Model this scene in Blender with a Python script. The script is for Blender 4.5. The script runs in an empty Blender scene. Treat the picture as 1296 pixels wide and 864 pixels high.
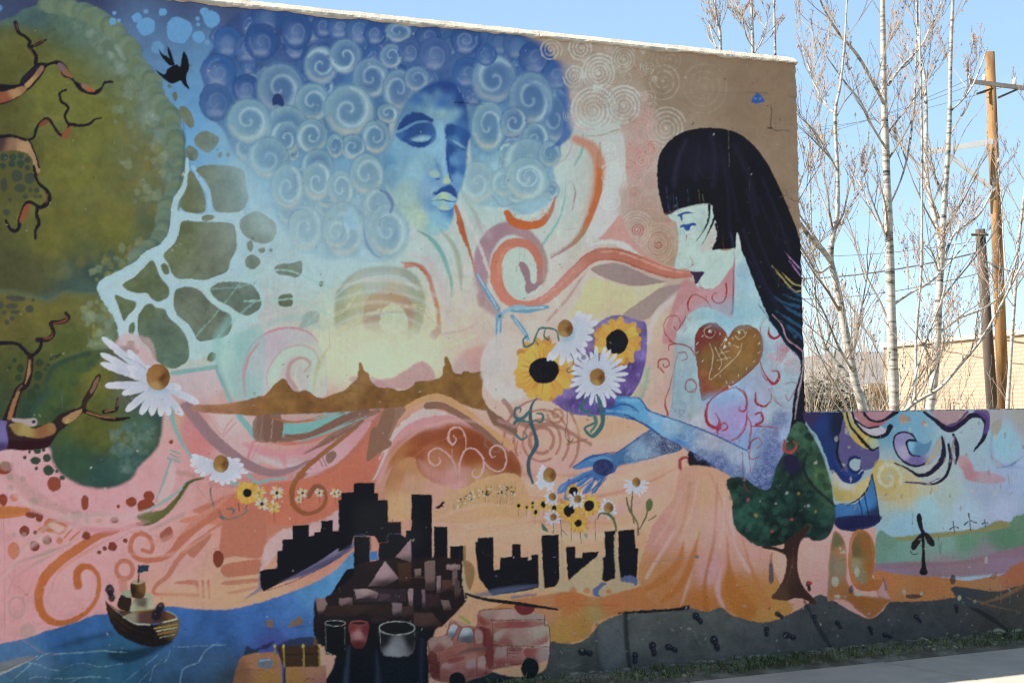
import bpy, math, random
import numpy as np
from mathutils import Matrix, Vector

scene = bpy.context.scene
# ---- camera ------------------------------------------------------------------
FPX, PCX, PCY = 2000.0, 648.0, 432.0            # focal length and centre for a 1296 x 864 frame
CAM = np.array([-6.59568, -8.84083, 1.6])
YAW, PITCH, ROLL = 0.45809525, 0.05345362, -0.01876832
def cam_axes():
    fw = np.array([math.sin(YAW) * math.cos(PITCH), math.cos(YAW) * math.cos(PITCH), math.sin(PITCH)])
    rt = np.array([math.cos(YAW), -math.sin(YAW), 0.0]); up = np.cross(rt, fw)
    return math.cos(ROLL) * rt + math.sin(ROLL) * up, -math.sin(ROLL) * rt + math.cos(ROLL) * up, fw
AX_R, AX_U, AX_F = cam_axes()
cam_data = bpy.data.cameras.new('camera'); cam = bpy.data.objects.new('camera', cam_data)
scene.collection.objects.link(cam)
cam_data.sensor_fit = 'HORIZONTAL'; cam_data.sensor_width = 36.0; cam_data.lens = FPX / 1296.0 * 36.0
cam_data.clip_start = 0.05; cam_data.clip_end = 6000.0
cam.matrix_world = Matrix(((AX_R[0], AX_U[0], -AX_F[0], CAM[0]), (AX_R[1], AX_U[1], -AX_F[1], CAM[1]), (AX_R[2], AX_U[2], -AX_F[2], CAM[2]), (0, 0, 0, 1)))
scene.camera = cam
# ---- sky and sun: low-left sun that only grazes the top of the wall ----------------
SUN_DIR = Vector((-1.0, 0.32, 1.0)).normalized()   # towards the sun
world = bpy.data.worlds.new('World'); scene.world = world; world.use_nodes = True
wn = world.node_tree; wn.nodes.clear()
sky = wn.nodes.new('ShaderNodeTexSky'); sky.sky_type = 'NISHITA'; sky.sun_disc = False
sky.sun_elevation = math.asin(SUN_DIR.z); sky.sun_rotation = math.atan2(SUN_DIR.x, SUN_DIR.y)
sky.air_density = 1.0; sky.dust_density = 0.4; sky.ozone_density = 1.0; sky.altitude = 1500
bgn = wn.nodes.new('ShaderNodeBackground'); bgn.inputs['Strength'].default_value = 0.09
won = wn.nodes.new('ShaderNodeOutputWorld')
tcn = wn.nodes.new('ShaderNodeTexCoord'); mpn = wn.nodes.new('ShaderNodeMapping'); mpn.inputs['Scale'].default_value = (1.4, 1.4, 4.0)
nzn = wn.nodes.new('ShaderNodeTexNoise'); nzn.inputs['Scale'].default_value = 3.1; nzn.inputs['Detail'].default_value = 7; nzn.inputs['Roughness'].default_value = .55
rmp = wn.nodes.new('ShaderNodeMapRange'); rmp.inputs['From Min'].default_value = .56; rmp.inputs['From Max'].default_value = .85; rmp.inputs['To Max'].default_value = .55
mxn = wn.nodes.new('ShaderNodeMix'); mxn.data_type = 'RGBA'; mxn.inputs['B'].default_value = (4.6, 4.8, 5.1, 1)
wn.links.new(tcn.outputs['Generated'], mpn.inputs['Vector']); wn.links.new(mpn.outputs['Vector'], nzn.inputs['Vector'])
wn.links.new(nzn.outputs['Fac'], rmp.inputs['Value']); wn.links.new(rmp.outputs['Result'], mxn.inputs['Factor'])
veil = wn.nodes.new('ShaderNodeMix'); veil.data_type = 'RGBA'; veil.inputs['Factor'].default_value = .55; veil.inputs['B'].default_value = (1.95, 3.05, 4.15, 1)   # thin even high haze
wn.links.new(sky.outputs['Color'], veil.inputs['A']); wn.links.new(veil.outputs['Result'], mxn.inputs['A']); wn.links.new(mxn.outputs['Result'], bgn.inputs['Color']); wn.links.new(bgn.outputs['Background'], won.inputs['Surface'])
sun_data = bpy.data.lights.new('sun', 'SUN'); sun_data.energy = 5.0; sun_data.angle = math.radians(0.53); sun_data.color = (1.0, .95, .87)
sun = bpy.data.objects.new('sun', sun_data); scene.collection.objects.link(sun)
sun.rotation_euler = SUN_DIR.to_track_quat('Z', 'Y').to_euler()
scene.view_settings.view_transform = 'Standard'; scene.view_settings.look = 'None'
scene.view_settings.gamma = 1.0; scene.view_settings.use_curve_mapping = False
scene.view_settings.exposure = 1.42
scene.render.engine = 'CYCLES'; scene.cycles.filter_width = 1.15; scene.cycles.max_bounces = 6; scene.cycles.diffuse_bounces = 4

def to_px(x, y, z):
    """where world points fall in the 1296 x 864 frame (used to place the painting on the wall)"""
    dx, dy, dz = x - CAM[0], y - CAM[1], z - CAM[2]
    d = dx * AX_F[0] + dy * AX_F[1] + dz * AX_F[2]
    return PCX + FPX * (dx * AX_R[0] + dy * AX_R[1] + dz * AX_R[2]) / d, PCY - FPX * (dx * AX_U[0] + dy * AX_U[1] + dz * AX_U[2]) / d
def at(px, py, depth):
    """point seen at a pixel at a given distance along the view axis"""
    return Vector(CAM + depth * ((px - PCX) / FPX * AX_R - (py - PCY) / FPX * AX_U + AX_F))

# ---- small helpers --------------------------------------------------------------
def link(name, me, parent=None, mats=()):
    o = bpy.data.objects.new(name, me); scene.collection.objects.link(o)
    if parent: o.parent = parent
    if me:
        for m in mats: me.materials.append(m)
    return o
def tag(o, label=None, cat=None, group=None, kind=None):
    for k, v in (('label', label), ('category', cat), ('group', group), ('kind', kind)):
        if v: o[k] = v
    return o
def empty(name, label, cat, group=None, loc=(0, 0, 0)):
    o = link(name, None); o.location = loc; return tag(o, label, cat, group)
class MB:
    """collects faces for one mesh"""
    def __init__(s): s.v = []; s.f = []
    def add(s, v, f):
        n = len(s.v); s.v += [tuple(p) for p in v]; s.f += [tuple(i + n for i in q) for q in f]
    def box(s, x0, x1, y0, y1, z0, z1):
        s.add([(x, y, z) for z in (z0, z1) for y in (y0, y1) for x in (x0, x1)], [(0, 2, 3, 1), (4, 5, 7, 6), (0, 1, 5, 4), (2, 6, 7, 3), (0, 4, 6, 2), (1, 3, 7, 5)])
    def obox(s, o, ux, uy, uz):
        """box from a corner and three edge vectors"""
        o, ux, uy, uz = (Vector(t) for t in (o, ux, uy, uz))
        s.add([o + ux * i + uy * j + uz * k for k in (0, 1) for j in (0, 1) for i in (0, 1)], [(0, 2, 3, 1), (4, 5, 7, 6), (0, 1, 5, 4), (2, 6, 7, 3), (0, 4, 6, 2), (1, 3, 7, 5)])
    def tube(s, pts_, rads, n=8, cap=True):
        P = [Vector(p) for p in pts_]; k0 = len(s.v); ref = Vector((.3, .9, .31)).normalized()
        for i, p in enumerate(P):
            t = (P[min(i + 1, len(P) - 1)] - P[max(i - 1, 0)]).normalized()
            if abs(t.dot(ref)) > .97: ref = Vector((.9, -.2, .3)).normalized()
            a = t.cross(ref).normalized(); b = t.cross(a)
            for j in range(n):
                an = 2 * math.pi * j / n; s.v.append(tuple(p + (a * math.cos(an) + b * math.sin(an)) * rads[i]))
        for i in range(len(P) - 1):
            for j in range(n):
                a0 = k0 + i * n + j; b0 = k0 + i * n + (j + 1) % n; s.f.append((a0, b0, b0 + n, a0 + n))
        if cap: s.f.append(tuple(k0 + j for j in range(n))[::-1]); s.f.append(tuple(k0 + (len(P) - 1) * n + j for j in range(n)))
    def mesh(s, name, smooth=False):
        me = bpy.data.meshes.new(name); me.from_pydata(s.v, [], s.f); me.update()
        if smooth: me.polygons.foreach_set('use_smooth', [True] * len(me.polygons))
        return me
    def build(s, name, mat, parent=None, smooth=False): return link(name, s.mesh(name, smooth), parent, [mat])
def material(name, base, rough=.85, var=.12, scale=6.0, bump=.0, bscale=40.0, second=None, stretch=None, mixr=(.45, .6)):
    """procedural: base colour broken up by noise, optional second colour in patches, optional bump"""
    m = bpy.data.materials.new(name); m.use_nodes = True; nt = m.node_tree; N = nt.nodes; L = nt.links
    b = N['Principled BSDF']; b.inputs['Roughness'].default_value = rough; b.inputs['Specular IOR Level'].default_value = .25
    tc = N.new('ShaderNodeTexCoord'); vec = tc.outputs['Object']
    if stretch:
        mp = N.new('ShaderNodeMapping'); mp.inputs['Scale'].default_value = stretch; L.new(vec, mp.inputs['Vector']); vec = mp.outputs['Vector']
    n1 = N.new('ShaderNodeTexNoise'); n1.inputs['Scale'].default_value = scale; n1.inputs['Detail'].default_value = 6; n1.inputs['Roughness'].default_value = .65; L.new(vec, n1.inputs['Vector'])
    r = N.new('ShaderNodeMapRange'); r.inputs['From Min'].default_value = .25; r.inputs['From Max'].default_value = .75; r.inputs['To Min'].default_value = 1 - var; r.inputs['To Max'].default_value = 1 + var; L.new(n1.outputs['Fac'], r.inputs['Value'])
    col = None
    if second:
        n2 = N.new('ShaderNodeTexNoise'); n2.inputs['Scale'].default_value = scale * .45; n2.inputs['Detail'].default_value = 8; L.new(vec, n2.inputs['Vector'])
        rr = N.new('ShaderNodeMapRange'); rr.inputs['From Min'].default_value = mixr[0]; rr.inputs['From Max'].default_value = mixr[1]; L.new(n2.outputs['Fac'], rr.inputs['Value'])
        mx = N.new('ShaderNodeMix'); mx.data_type = 'RGBA'; mx.inputs['A'].default_value = (*base, 1); mx.inputs['B'].default_value = (*second, 1); L.new(rr.outputs['Result'], mx.inputs['Factor']); col = mx.outputs['Result']
    hs = N.new('ShaderNodeVectorMath'); hs.operation = 'SCALE'
    if col is None: hs.inputs[0].default_value = base
    else: L.new(col, hs.inputs[0])
    L.new(r.outputs['Result'], hs.inputs['Scale']); L.new(hs.outputs['Vector'], b.inputs['Base Color'])
    if bump:
        n3 = N.new('ShaderNodeTexNoise'); n3.inputs['Scale'].default_value = bscale; n3.inputs['Detail'].default_value = 5; L.new(vec, n3.inputs['Vector'])
        bp = N.new('ShaderNodeBump'); bp.inputs['Strength'].default_value = bump; bp.inputs['Distance'].default_value = .01; L.new(n3.outputs['Fac'], bp.inputs['Height']); L.new(bp.outputs['Normal'], b.inputs['Normal'])
    return m
RND = random.Random(5)
# ---------------------------------------------------------------------------
# painter: the mural is paint on a flat wall.  It is mixed here stroke by stroke
# on a colour table that is then carried by the wall mesh's own vertices.
# ---------------------------------------------------------------------------
SC = 1.3                       # table cells per unit
X0, Y0, X1, Y1 = -130, -50, 1400, 1010
CW, CH = int((X1 - X0) * SC), int((Y1 - Y0) * SC)
COL = np.zeros((CH, CW, 3), np.float32)
PID = np.zeros((CH, CW), np.int32)
PARTS = ['']                   # id -> part record
PREC = [None]
TO = [0.0, 0.0, 0.25]
CUR = [None]
rng = np.random.default_rng(7)

def tile(c, r): TO[:] = [324.0 * c, 216.0 * r, 0.25]
def zone(x, y, k): TO[:] = [float(x), float(y), 1.0 / k]

def part(name=None, label=None, under=None):
    """following paint belongs to this painted piece (None: leave ownership as it is)"""
    if name is None:
        CUR[0] = None; return None
    PREC.append((name, label, under)); CUR[0] = len(PREC) - 1
    return CUR[0]
def again(i): CUR[0] = i

def lin(h):
    v = np.array([int(h[i:i + 2], 16) for i in (0, 2, 4)], np.float64) / 255
    return np.where(v <= .04045, v / 12.92, ((v + .055) / 1.055) ** 2.4)

def pts(s):
    if isinstance(s, str):
        s = [tuple(float(v) for v in p.split(',')) for p in s.split()]
    a = np.array(s, float)[:, :2] * TO[2] + np.array(TO[:2])
    return (a - [X0, Y0]) * SC

def spline(p, closed):
    n = len(p)
    if n < 3: return p
    q = np.vstack([p[-1], p, p[0], p[1]]) if closed else np.vstack([2 * p[0] - p[1], p, 2 * p[-1] - p[-2]])
    out = []
    for i in range(n if closed else n - 1):
        a, b, c, d = q[i], q[i + 1], q[i + 2], q[i + 3]
        m = int(min(14, max(2, np.hypot(*(c - b)) / 3)))
        t = (np.arange(m) / m)[:, None]
        out.append(.5 * (2 * b + (c - a) * t + (2 * a - 5 * b + 4 * c - d) * t * t + (3 * b - a - 3 * c + d) * t ** 3))
    if not closed: out.append(p[-1:])
    return np.vstack(out)

def box(p, m):
    x0 = max(0, int(p[:, 0].min() - m)); x1 = min(CW, int(p[:, 0].max() + m) + 2)
    y0 = max(0, int(p[:, 1].min() - m)); y1 = min(CH, int(p[:, 1].max() + m) + 2)
    return (x0, x1, y0, y1) if x1 > x0 and y1 > y0 else None

def segdist(p, b, reach, rad=None):
    """min distance (minus radius) to a polyline, only looked for within reach"""
    x0, x1, y0, y1 = b
    D = np.full((y1 - y0, x1 - x0), 1e3, np.float32)
    for i in range(len(p) - 1):
        r0 = rad[i] if rad is not None else 0.; r1 = rad[i + 1] if rad is not None else 0.
        m = reach + max(r0, r1)
        ax, ay = p[i]; bx, by = p[i + 1]
        u0 = max(x0, int(min(ax, bx) - m)); u1 = min(x1, int(max(ax, bx) + m) + 2)
        v0 = max(y0, int(min(ay, by) - m)); v1 = min(y1, int(max(ay, by) + m) + 2)
        if u1 <= u0 or v1 <= v0: continue
        gx = np.arange(u0, u1, dtype=np.float32)[None, :] - ax; gy = np.arange(v0, v1, dtype=np.float32)[:, None] - ay
        dx, dy = bx - ax, by - ay; L = dx * dx + dy * dy + 1e-9
        t = np.clip((gx * dx + gy * dy) / L, 0, 1)
        d = np.hypot(gx - t * dx, gy - t * dy) - (r0 + (r1 - r0) * t)
        s = D[v0 - y0:v1 - y0, u0 - x0:u1 - x0]
        np.minimum(s, d, out=s)
    return D

def noise(shape, cell, seed):
    r = np.random.default_rng(seed)
    h, w = shape; gh, gw = int(h / cell) + 3, int(w / cell) + 3
    g = r.random((gh, gw)).astype(np.float32)
    yy = np.arange(h, dtype=np.float32) / cell; xx = np.arange(w, dtype=np.float32) / cell
    yi = yy.astype(int); xi = xx.astype(int); fy = yy - yi; fx = xx - xi
    fy = (fy * fy * (3 - 2 * fy))[:, None]; fx = (fx * fx * (3 - 2 * fx))[None, :]
    a = g[yi][:, xi]; b = g[yi][:, xi + 1]; c = g[yi + 1][:, xi]; d = g[yi + 1][:, xi + 1]
    return (a * (1 - fx) + b * fx) * (1 - fy) + (c * (1 - fx) + d * fx) * fy
NZ = [noise((CH, CW), c * SC, 11 + c) - .5 for c in (4, 10, 26, 70)]
NZS = noise((CH, CW), 2 * SC, 5) - .5

def field(spec, b, power=3.8):
    """colour for a box: a hex colour, or 'x,y,hex ...' blended between the points"""
    x0, x1, y0, y1 = b
    if ',' not in spec: return lin(spec).astype(np.float32)
    P = [q.split(',') for q in spec.split()]
    xy = pts([(float(a), float(c)) for a, c, _ in P]); cs = [lin(h) ** (1 / 2.2) for *_, h in P]
    eps = 16 + .0004 * ((x1 - x0) ** 2 + (y1 - y0) ** 2)
    n = len(P); st = 1 if (x1 - x0) * (y1 - y0) < 9000 else (4 if (x1 - x0) < 900 else 8)
    gx = np.arange(x0, x1 + 2 * st, st, dtype=np.float32)[None, :]; gy = np.arange(y0, y1 + 2 * st, st, dtype=np.float32)[:, None]
    acc = 0; ws = 0
    for (x, y), c in zip(xy, cs):
        w = 1 / ((gx - x) ** 2 + (gy - y) ** 2 + eps) ** (power / 2)
        acc = acc + w[..., None] * c.astype(np.float32); ws = ws + w
    g = (acc / ws[..., None]) ** 2.2
    if st == 1: return g[:y1 - y0, :x1 - x0]
    v = np.arange(y1 - y0) / st; u = np.arange(x1 - x0) / st
    vi = v.astype(int); ui = u.astype(int); fv = (v - vi).astype(np.float32)[:, None, None]; fu = (u - ui).astype(np.float32)[None, :, None]
    g = g[:, ui] * (1 - fu) + g[:, ui + 1] * fu
    return g[vi] * (1 - fv) + g[vi + 1] * fv

def lay(cov, b, col, a, own=True, rough=0):
    x0, x1, y0, y1 = b
    if rough: cov = np.clip(cov + rough * (cov > .02) * (cov < .98) * (NZ[0][y0:y1, x0:x1] + NZS[y0:y1, x0:x1]) * 2, 0, 1)
    k = (cov * a)[..., None]
    COL[y0:y1, x0:x1] = COL[y0:y1, x0:x1] * (1 - k) + k * col
    if CUR[0] is not None and own:
        s = PID[y0:y1, x0:x1]; s[cov * a > .5] = CUR[0]

def F(s, col, soft=3, a=1., curve=True, own=True, rough=.25, rim=None, mott=0, inset=False):
    """filled outline; soft = width of its edge; rim=(hex,width,alpha) shades inward from the edge"""
    p = pts(s) if not isinstance(s, np.ndarray) else s
    if curve == 'c':
        for _ in (0, 1): q = np.roll(p, -1, 0); p = np.stack([p * .8 + q * .2, p * .2 + q * .8], 1).reshape(-1, 2)
    elif curve: p = spline(p, True)
    p = np.vstack([p, p[:1]])
    k = TO[2] * SC; so = max(soft * k, 1.1)
    reach = so if rim is None else max(so, rim[1] * k)
    b = box(p, so + 1)
    if b is None: return
    x0, x1, y0, y1 = b
    D = segdist(p, b, reach + 1)
    ins = np.zeros(D.shape, bool)
    gx = np.arange(x0, x1)[None, :]
    for i in range(len(p) - 1):
        (ax, ay), (bx, by) = p[i], p[i + 1]
        if ay == by: continue
        if ay > by: ax, ay, bx, by = bx, by, ax, ay
        v0 = max(y0, int(np.ceil(ay))); v1 = min(y1, int(np.ceil(by)))
        if v1 <= v0: continue
        yy = np.arange(v0, v1)[:, None]
        ins[v0 - y0:v1 - y0] ^= gx < ax + (yy - ay) * (bx - ax) / (by - ay)
    sd = np.where(ins, D, -D)
    cov = np.clip(.5 + sd / so, 0, 1) if not inset else np.clip(sd / so, 0, 1)
    cov = cov * cov * (3 - 2 * cov)
    c = field(col, b)
    if mott: c = np.clip(c * (1 + mott * (NZ[1] + NZ[2] + NZ[0] * .6)[y0:y1, x0:x1, None] * 2), 0, 1)
    if rim is not None:
        r = np.clip(1 - sd / (rim[1] * k), 0, 1)[..., None] * rim[2]
        c = c * (1 - r) + r * lin(rim[0]).astype(np.float32)
    lay(cov, b, c, a, own, rough if so < 6 else 0)

def S(s, w, col, soft=3, a=1., curve=True, own=True, rough=.3, closed=False):
    """brush stroke; w is one width or several along the stroke"""
    p = pts(s) if not isinstance(s, np.ndarray) else s
    if curve: p = spline(p, closed)
    if closed: p = np.vstack([p, p[:1]])
    k = TO[2] * SC; so = max(soft * k, 1.1)
    if isinstance(w, (int, float)): w = (w, w)
    L = np.r_[0, np.cumsum(np.hypot(*np.diff(p, axis=0).T))]; L = L / max(L[-1], 1e-6)
    rad = np.maximum(np.interp(L, np.linspace(0, 1, len(w)), w) * k / 2 - so * .25, .12)
    b = box(p, rad.max() + so + 1)
    if b is None: return
    D = segdist(p, b, so + 1, rad)
    cov = np.clip(.5 - D / so, 0, 1); cov = cov * cov * (3 - 2 * cov)
    thin = np.clip(max(w) * k / 1.1, .35, 1)
    lay(cov * thin, b, field(col, b), a, own, rough if so < 5 else 0)

def ring(cx, cy, rx, ry, rot=0, n=20, a0=0, a1=360, wob=0):
    t = np.radians(np.linspace(a0, a1, n, endpoint=(a1 - a0) % 360 != 0)); c, s = math.cos(math.radians(rot)), math.sin(math.radians(rot))
    q = 1 + wob * (rng.random(n) - .5)
    x, y = rx * np.cos(t) * q, ry * np.sin(t) * q
    return np.c_[cx + x * c - y * s, cy + x * s + y * c]
def Ell(cx, cy, rx, ry, col, soft=3, a=1., rot=0, **k): F(ring(cx, cy, rx, ry, rot).tolist(), col, soft, a, **k)
def Arc(cx, cy, rx, ry, a0, a1, w, col, soft=3, a=1., rot=0, **k):
    S(ring(cx, cy, rx, ry, rot, max(5, int(abs(a1 - a0) / 14)), a0, a1 + 1e-3).tolist(), w, col, soft, a, **k)
def spi(cx, cy, r0, r1, turns, a0=0, d=1, sq=1.):
    n = max(8, int(abs(turns) * 16)); t = np.linspace(0, 1, n)
    an = math.radians(a0) + d * 2 * math.pi * turns * t; r = r0 + (r1 - r0) * t
    return np.c_[cx + r * np.cos(an), cy + r * np.sin(an) * sq].tolist()
def Spi(cx, cy, r0, r1, turns, w, col, soft=3, a=1., a0=0, d=1, sq=1., **k):
    S(spi(cx, cy, r0, r1, turns, a0, d, sq), w, col, soft, a, **k)
def dots(s, col, soft=3, a=1., mk=None, **k):
    """'x,y,r ...' round or roundish spots; mk gives each its own painted piece"""
    for q in s.split():
        v = [float(t) for t in q.split(',')]
        if mk: part(*mk)
        rx = v[2]; ry = v[3] if len(v) > 3 else rx; rot = v[4] if len(v) > 4 else 0
        F(ring(v[0], v[1], rx, ry, rot, 11, wob=.16).tolist(), col, soft, a, **k)
def sponge(s, n, r, cols, seed, a=.5, soft=4, own=False):
    """dabs of colour scattered inside an outline"""
    q = np.random.default_rng(seed); p = np.array([[float(v) for v in t.split(',')] for t in s.split()])
    lo, hi = p.min(0), p.max(0); k = 0
    while k < n:
        x, y = lo + (hi - lo) * q.random(2)
        c = False
        for i in range(len(p)):
            (ax, ay), (bx, by) = p[i - 1], p[i]
            if (ay > y) != (by > y) and x < ax + (y - ay) * (bx - ax) / (by - ay): c = not c
        if not c: continue
        k += 1; rr = r * (.5 + q.random())
        F(ring(x, y, rr, rr * (.7 + .6 * q.random()), q.random() * 180, 7, wob=.5).tolist(), cols[int(q.random() * len(cols))], soft, a, own=own)
# ---- the mural: ground colours -------------------------------------------------
zone(0, 0, 1)
BG = """-100,-40,343c5e 100,0,3a4266 230,12,414b74 300,20,42507c 200,45,5a7ea8 250,60,5f8db8 245,110,5f95c4 240,160,639ccb
255,210,6aa2cc 300,170,77a6c8 330,230,88b2cc 320,290,9cbccb 400,340,a4c2cc 300,350,a8c4c8 260,420,a0c4c2 440,350,a9c4c8
200,330,a5c2cc 160,400,b4c2c6 170,430,c9aab0 150,450,c9a4a8 480,330,a9c3c6 560,320,b0c4c4 620,260,aec4c6 650,300,b9c4c0
700,230,b4c8c9 720,280,bccac8 770,200,b9c2c0 750,290,c2c6c4 690,330,c0c4c0 600,350,c2c0ba 640,420,c9b8b0 560,420,c6c2a0
500,430,cdcca6 460,455,d0cda2 520,455,d2cfa6 430,400,bcc8ae 590,440,cdaea6 610,470,c49a98 380,440,b8c0b8 340,420,bcb4b8
330,470,c2b0b4 300,450,a4c2bd 660,480,c9b9b0 640,500,ccb6ae 230,470,a8c0b8 270,490,c2a8a8 830,330,bca29c 740,340,c8b4ae
700,390,ccb8ae 780,380,c9bfa0 820,420,c8b49c 840,450,c69a98 800,480,a4c0a4 830,500,c79a96 690,60,92806c 750,90,92806e 850,100,8c7762
950,130,8a745e 990,250,8e7862 990,90,8a745f 1005,290,907a62 800,250,ae968a 780,290,b2988e 830,300,ac9280
700,520,cbaa98 650,560,c48c80 720,560,c99a94 800,540,cba48e 860,580,cda08c 760,590,cca294 690,640,c99e88 600,600,c89c88
560,640,c9a089 640,650,c99c86 590,680,cda48c 650,690,cca28a 840,640,d0a08a 900,640,d6a693 950,700,d8a68e 880,720,d89a72 800,740,cf8644
870,760,d4854a 960,770,d0803c 720,760,cf9060 640,740,c89468 740,700,ce9c80 450,560,b06f5c 420,600,b8705a 330,650,ba7058
460,660,c58a74 400,640,b96e56 350,590,c0887c 300,600,c78f88 300,540,cc9294 260,560,c88a88 220,600,cc98a0 160,640,cb97a0 100,640,ca959e
50,610,c49098 20,570,c8a0a8 60,700,c8949a 130,720,cc969c 30,760,c59096 100,790,c69094 230,700,c89494 280,740,c99e86 200,760,c99a86 310,740,c9a080
-90,640,c08a94 -90,760,b98890 330,560,c8a0a0 380,540,c89aa0 420,530,c68e90 520,550,c08478 480,600,b87062 560,560,b06a4e
1040,700,d89f9a 1030,740,cf9090 1000,740,d4a08e"""
F([(X0, Y0), (X1, Y0), (X1, Y1), (X0, Y1)], BG.replace('\n', ' '), 1, curve=False, mott=.025)

# ---- great tree on the left -----------------------------------------------------
part('painted_crown', 'olive green tree crown painted on the mural', 'painted_tree')
TREE1 = '-160,60 0,26 30,12 62,5 92,10 118,18 140,30 156,42 176,68 181,86 200,105 208,130 222,146 227,170 232,196 234,222 226,250 217,266 212,294 200,312 180,327 150,350 131,367 100,374 60,382 -160,392'
F(TREE1, '-60,100,5c5a2c 30,60,65632e 70,110,6f7030 120,150,727433 90,220,6f702f 60,300,64642c 150,280,6f6f30 20,340,4e5030 110,360,40544c 190,200,6b6c44 170,110,66704c 215,190,6f7f6e 160,60,60786a 100,22,5a7468 40,16,4a6468 190,280,5c6648 -60,330,4a4c2a 0,120,565628 200,130,67786a 228,210,54665c 0,200,524e24', 3, mott=.08, rim=('54706c', 14, .7))
sponge('95,20 150,40 180,90 205,120 225,170 228,215 218,250 195,190 170,130 130,70 90,40', 110, 7, ['7c9088', '6f8274', '8a9a90', '5d7468'], 1, .35, 4)
sponge('140,130 200,150 215,220 205,290 170,260 150,200', 60, 5, ['7d8a78', '8a957f', '7a7434', '6b6a38'], 2, .4, 3)
sponge('60,120 150,200 170,280 140,340 60,350 20,280 40,200', 120, 6, ['736c2e', '59582a', '7a7334'], 3, .25, 6)
sponge('110,340 170,300 195,300 170,335 130,365', 46, 4, ['7d8f74', '4d655c', '86814a', '3d5450'], 4, .5, 3)
q_ = spline(pts(TREE1), True)
for a_, k_ in zip(q_[::3], range(999)):
    x_, y_ = a_ / SC + [X0, Y0]
    if x_ > 60 and y_ < 330:
        r_ = 8 + 5 * rng.random(); x_ -= 6; Ell(x_, y_, r_, r_ * 1.1, ('5f786c', '667c70', '587066', '70826c')[k_ % 4], 2.5, .9); Ell(x_ - 2.5, y_ + 1, r_ * .75, r_ * .8, ('6d806c', '74866e', '6a7a5c')[k_ % 3], 7, .8); Arc(x_, y_, r_, r_, -70, 60, 1.2, '47605c', 2, .6)

S('0,373 60,380 100,371 130,368 165,340 200,312', 14, '35504f', 10, .6)
S('232,150 233,200 222,255 212,300', 5, '3f5660', 5, .55)
F('-160,372 0,366 24,369 44,373 62,378 80,368 100,369 128,370 139,384 147,402 151,425 146,436 150,450 120,470 100,490 80,520 70,560 40,560 0,535 -160,540', '0,400,665f2c 60,400,6e6a30 110,400,6b6a34 140,400,6d7a5c 90,430,57602e 30,470,50552a 0,510,3c4a30 50,520,2f463a -60,430,4c4a24', 6, mott=.08, rim=('4a625c', 9, .6))
sponge('105,380 140,380 148,415 145,438 112,438', 60, 4, ['84937a', '6f8474', '857f40'], 5, .5, 3)
F('40,520 56,500 60,470 72,458 95,449 130,442 152,438 170,440 176,470 205,505 206,528 202,560 192,575 176,590 168,604 152,614 132,618 118,617 98,612 76,598 66,582 62,566 40,560', '120,480,6a6a2a 110,530,5c6026 140,550,5a5f28 90,470,4c5a2c 70,520,3c5030 170,480,5a5a50 180,540,4b6450 195,520,3c5650 130,600,30504a 90,590,34503c 160,590,3c5a50 190,470,6a6070', 6, mott=.09, rim=('2c4a48', 9, .65))
sponge('140,545 165,535 195,540 190,570 165,598 145,590', 90, 4, ['5d7a76', '4a7068', '6f837a', '35565a'], 6, .35, 3)
sponge('62,480 90,455 130,448 110,470 80,500 70,530', 50, 5, ['2e4a38', '3c5638', '55602a'], 7, .4, 4)
S('60,480 66,466 84,456 112,447', 8, '2e463a', 6, .7)
tile(0, 0)
part('painted_crown_cells', None, 'painted_tree')
F('-60,775 60,765 130,770 162,810 170,870 200,980 190,1010 150,1000 -60,1040', '5b5a2e', 8, .9)
dots('20,795,20 65,795,18 105,790,16 140,810,15 15,840,16 60,830,18 105,830,20 140,850,14', '39463e', 4)
tile(0, 1)
dots('20,70,18,36 85,25,30,30 150,40,26,30 100,88,32,22 155,98,11 188,98,14 128,132,13 178,130,9 205,130,9 50,148,11 33,210,17', '45493c', 4)
dots('80,645,50,14,5 60,685,32,14 75,715,26,9 20,717,12 62,748,12 34,768,14 150,700,20 168,655,9 5,680,14,20', '4a4c40', 4)
tile(0, 2)
dots('74,95,12 48,133,11 103,137,18,24 198,108,19 193,172,22,26 95,182,18 230,140,9 244,118,9 160,270,24,30 185,230,18 280,78,36,10,-25', '33442c', 4)

BR, TN, TN2 = '231a24', '8f6446', 'a07a58'
part('painted_branch', None, 'painted_tree'); tile(0, 0)
F('-160,420 0,426 90,428 110,395 165,340 200,318 240,320 290,306 335,335 380,410 440,432 480,458 515,436 525,412 572,410 572,422 532,428 508,468 470,482 400,458 362,405 318,388 288,330 240,338 215,378 175,428 130,468 60,512 0,532 -160,570', BR, 3)
F('-160,465 0,465 60,455 105,436 135,445 122,470 60,505 0,524 -160,560', '0,490,8a5238 80,470,a8835e 120,450,96704e 30,515,8f4e36 -100,500,7a4a34', 6)
F('125,432 165,388 205,335 222,340 214,365 175,410 142,445', '205,340,8f6a56 150,430,b08a5a', 4); F('108,400 150,358 190,335 200,340 150,395 112,428', '2b2130', 4)
F('292,322 318,326 350,365 366,396 330,384 300,352', '300,330,7a6068 340,380,8a6048', 4); F('410,425 440,430 482,462 450,466 420,448', '415,430,8a6c60 470,462,a0622e', 4)
S('180,325 180,280 148,238 150,210 125,185 95,165 78,115', (20.5, 20.5, 17.9, 23.0), BR, 3); S('158,238 195,222 232,203', (17.9, 21.8, 11.5), BR, 3); S('170,232 222,207', (4, 8, 4), '8a5a3e', 3)
S('150,245 172,290', (6, 7), '6f4a3a', 3); S('82,120 92,150', 7, '6a3d34', 3)
part('painted_branch', None, 'painted_tree')
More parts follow.
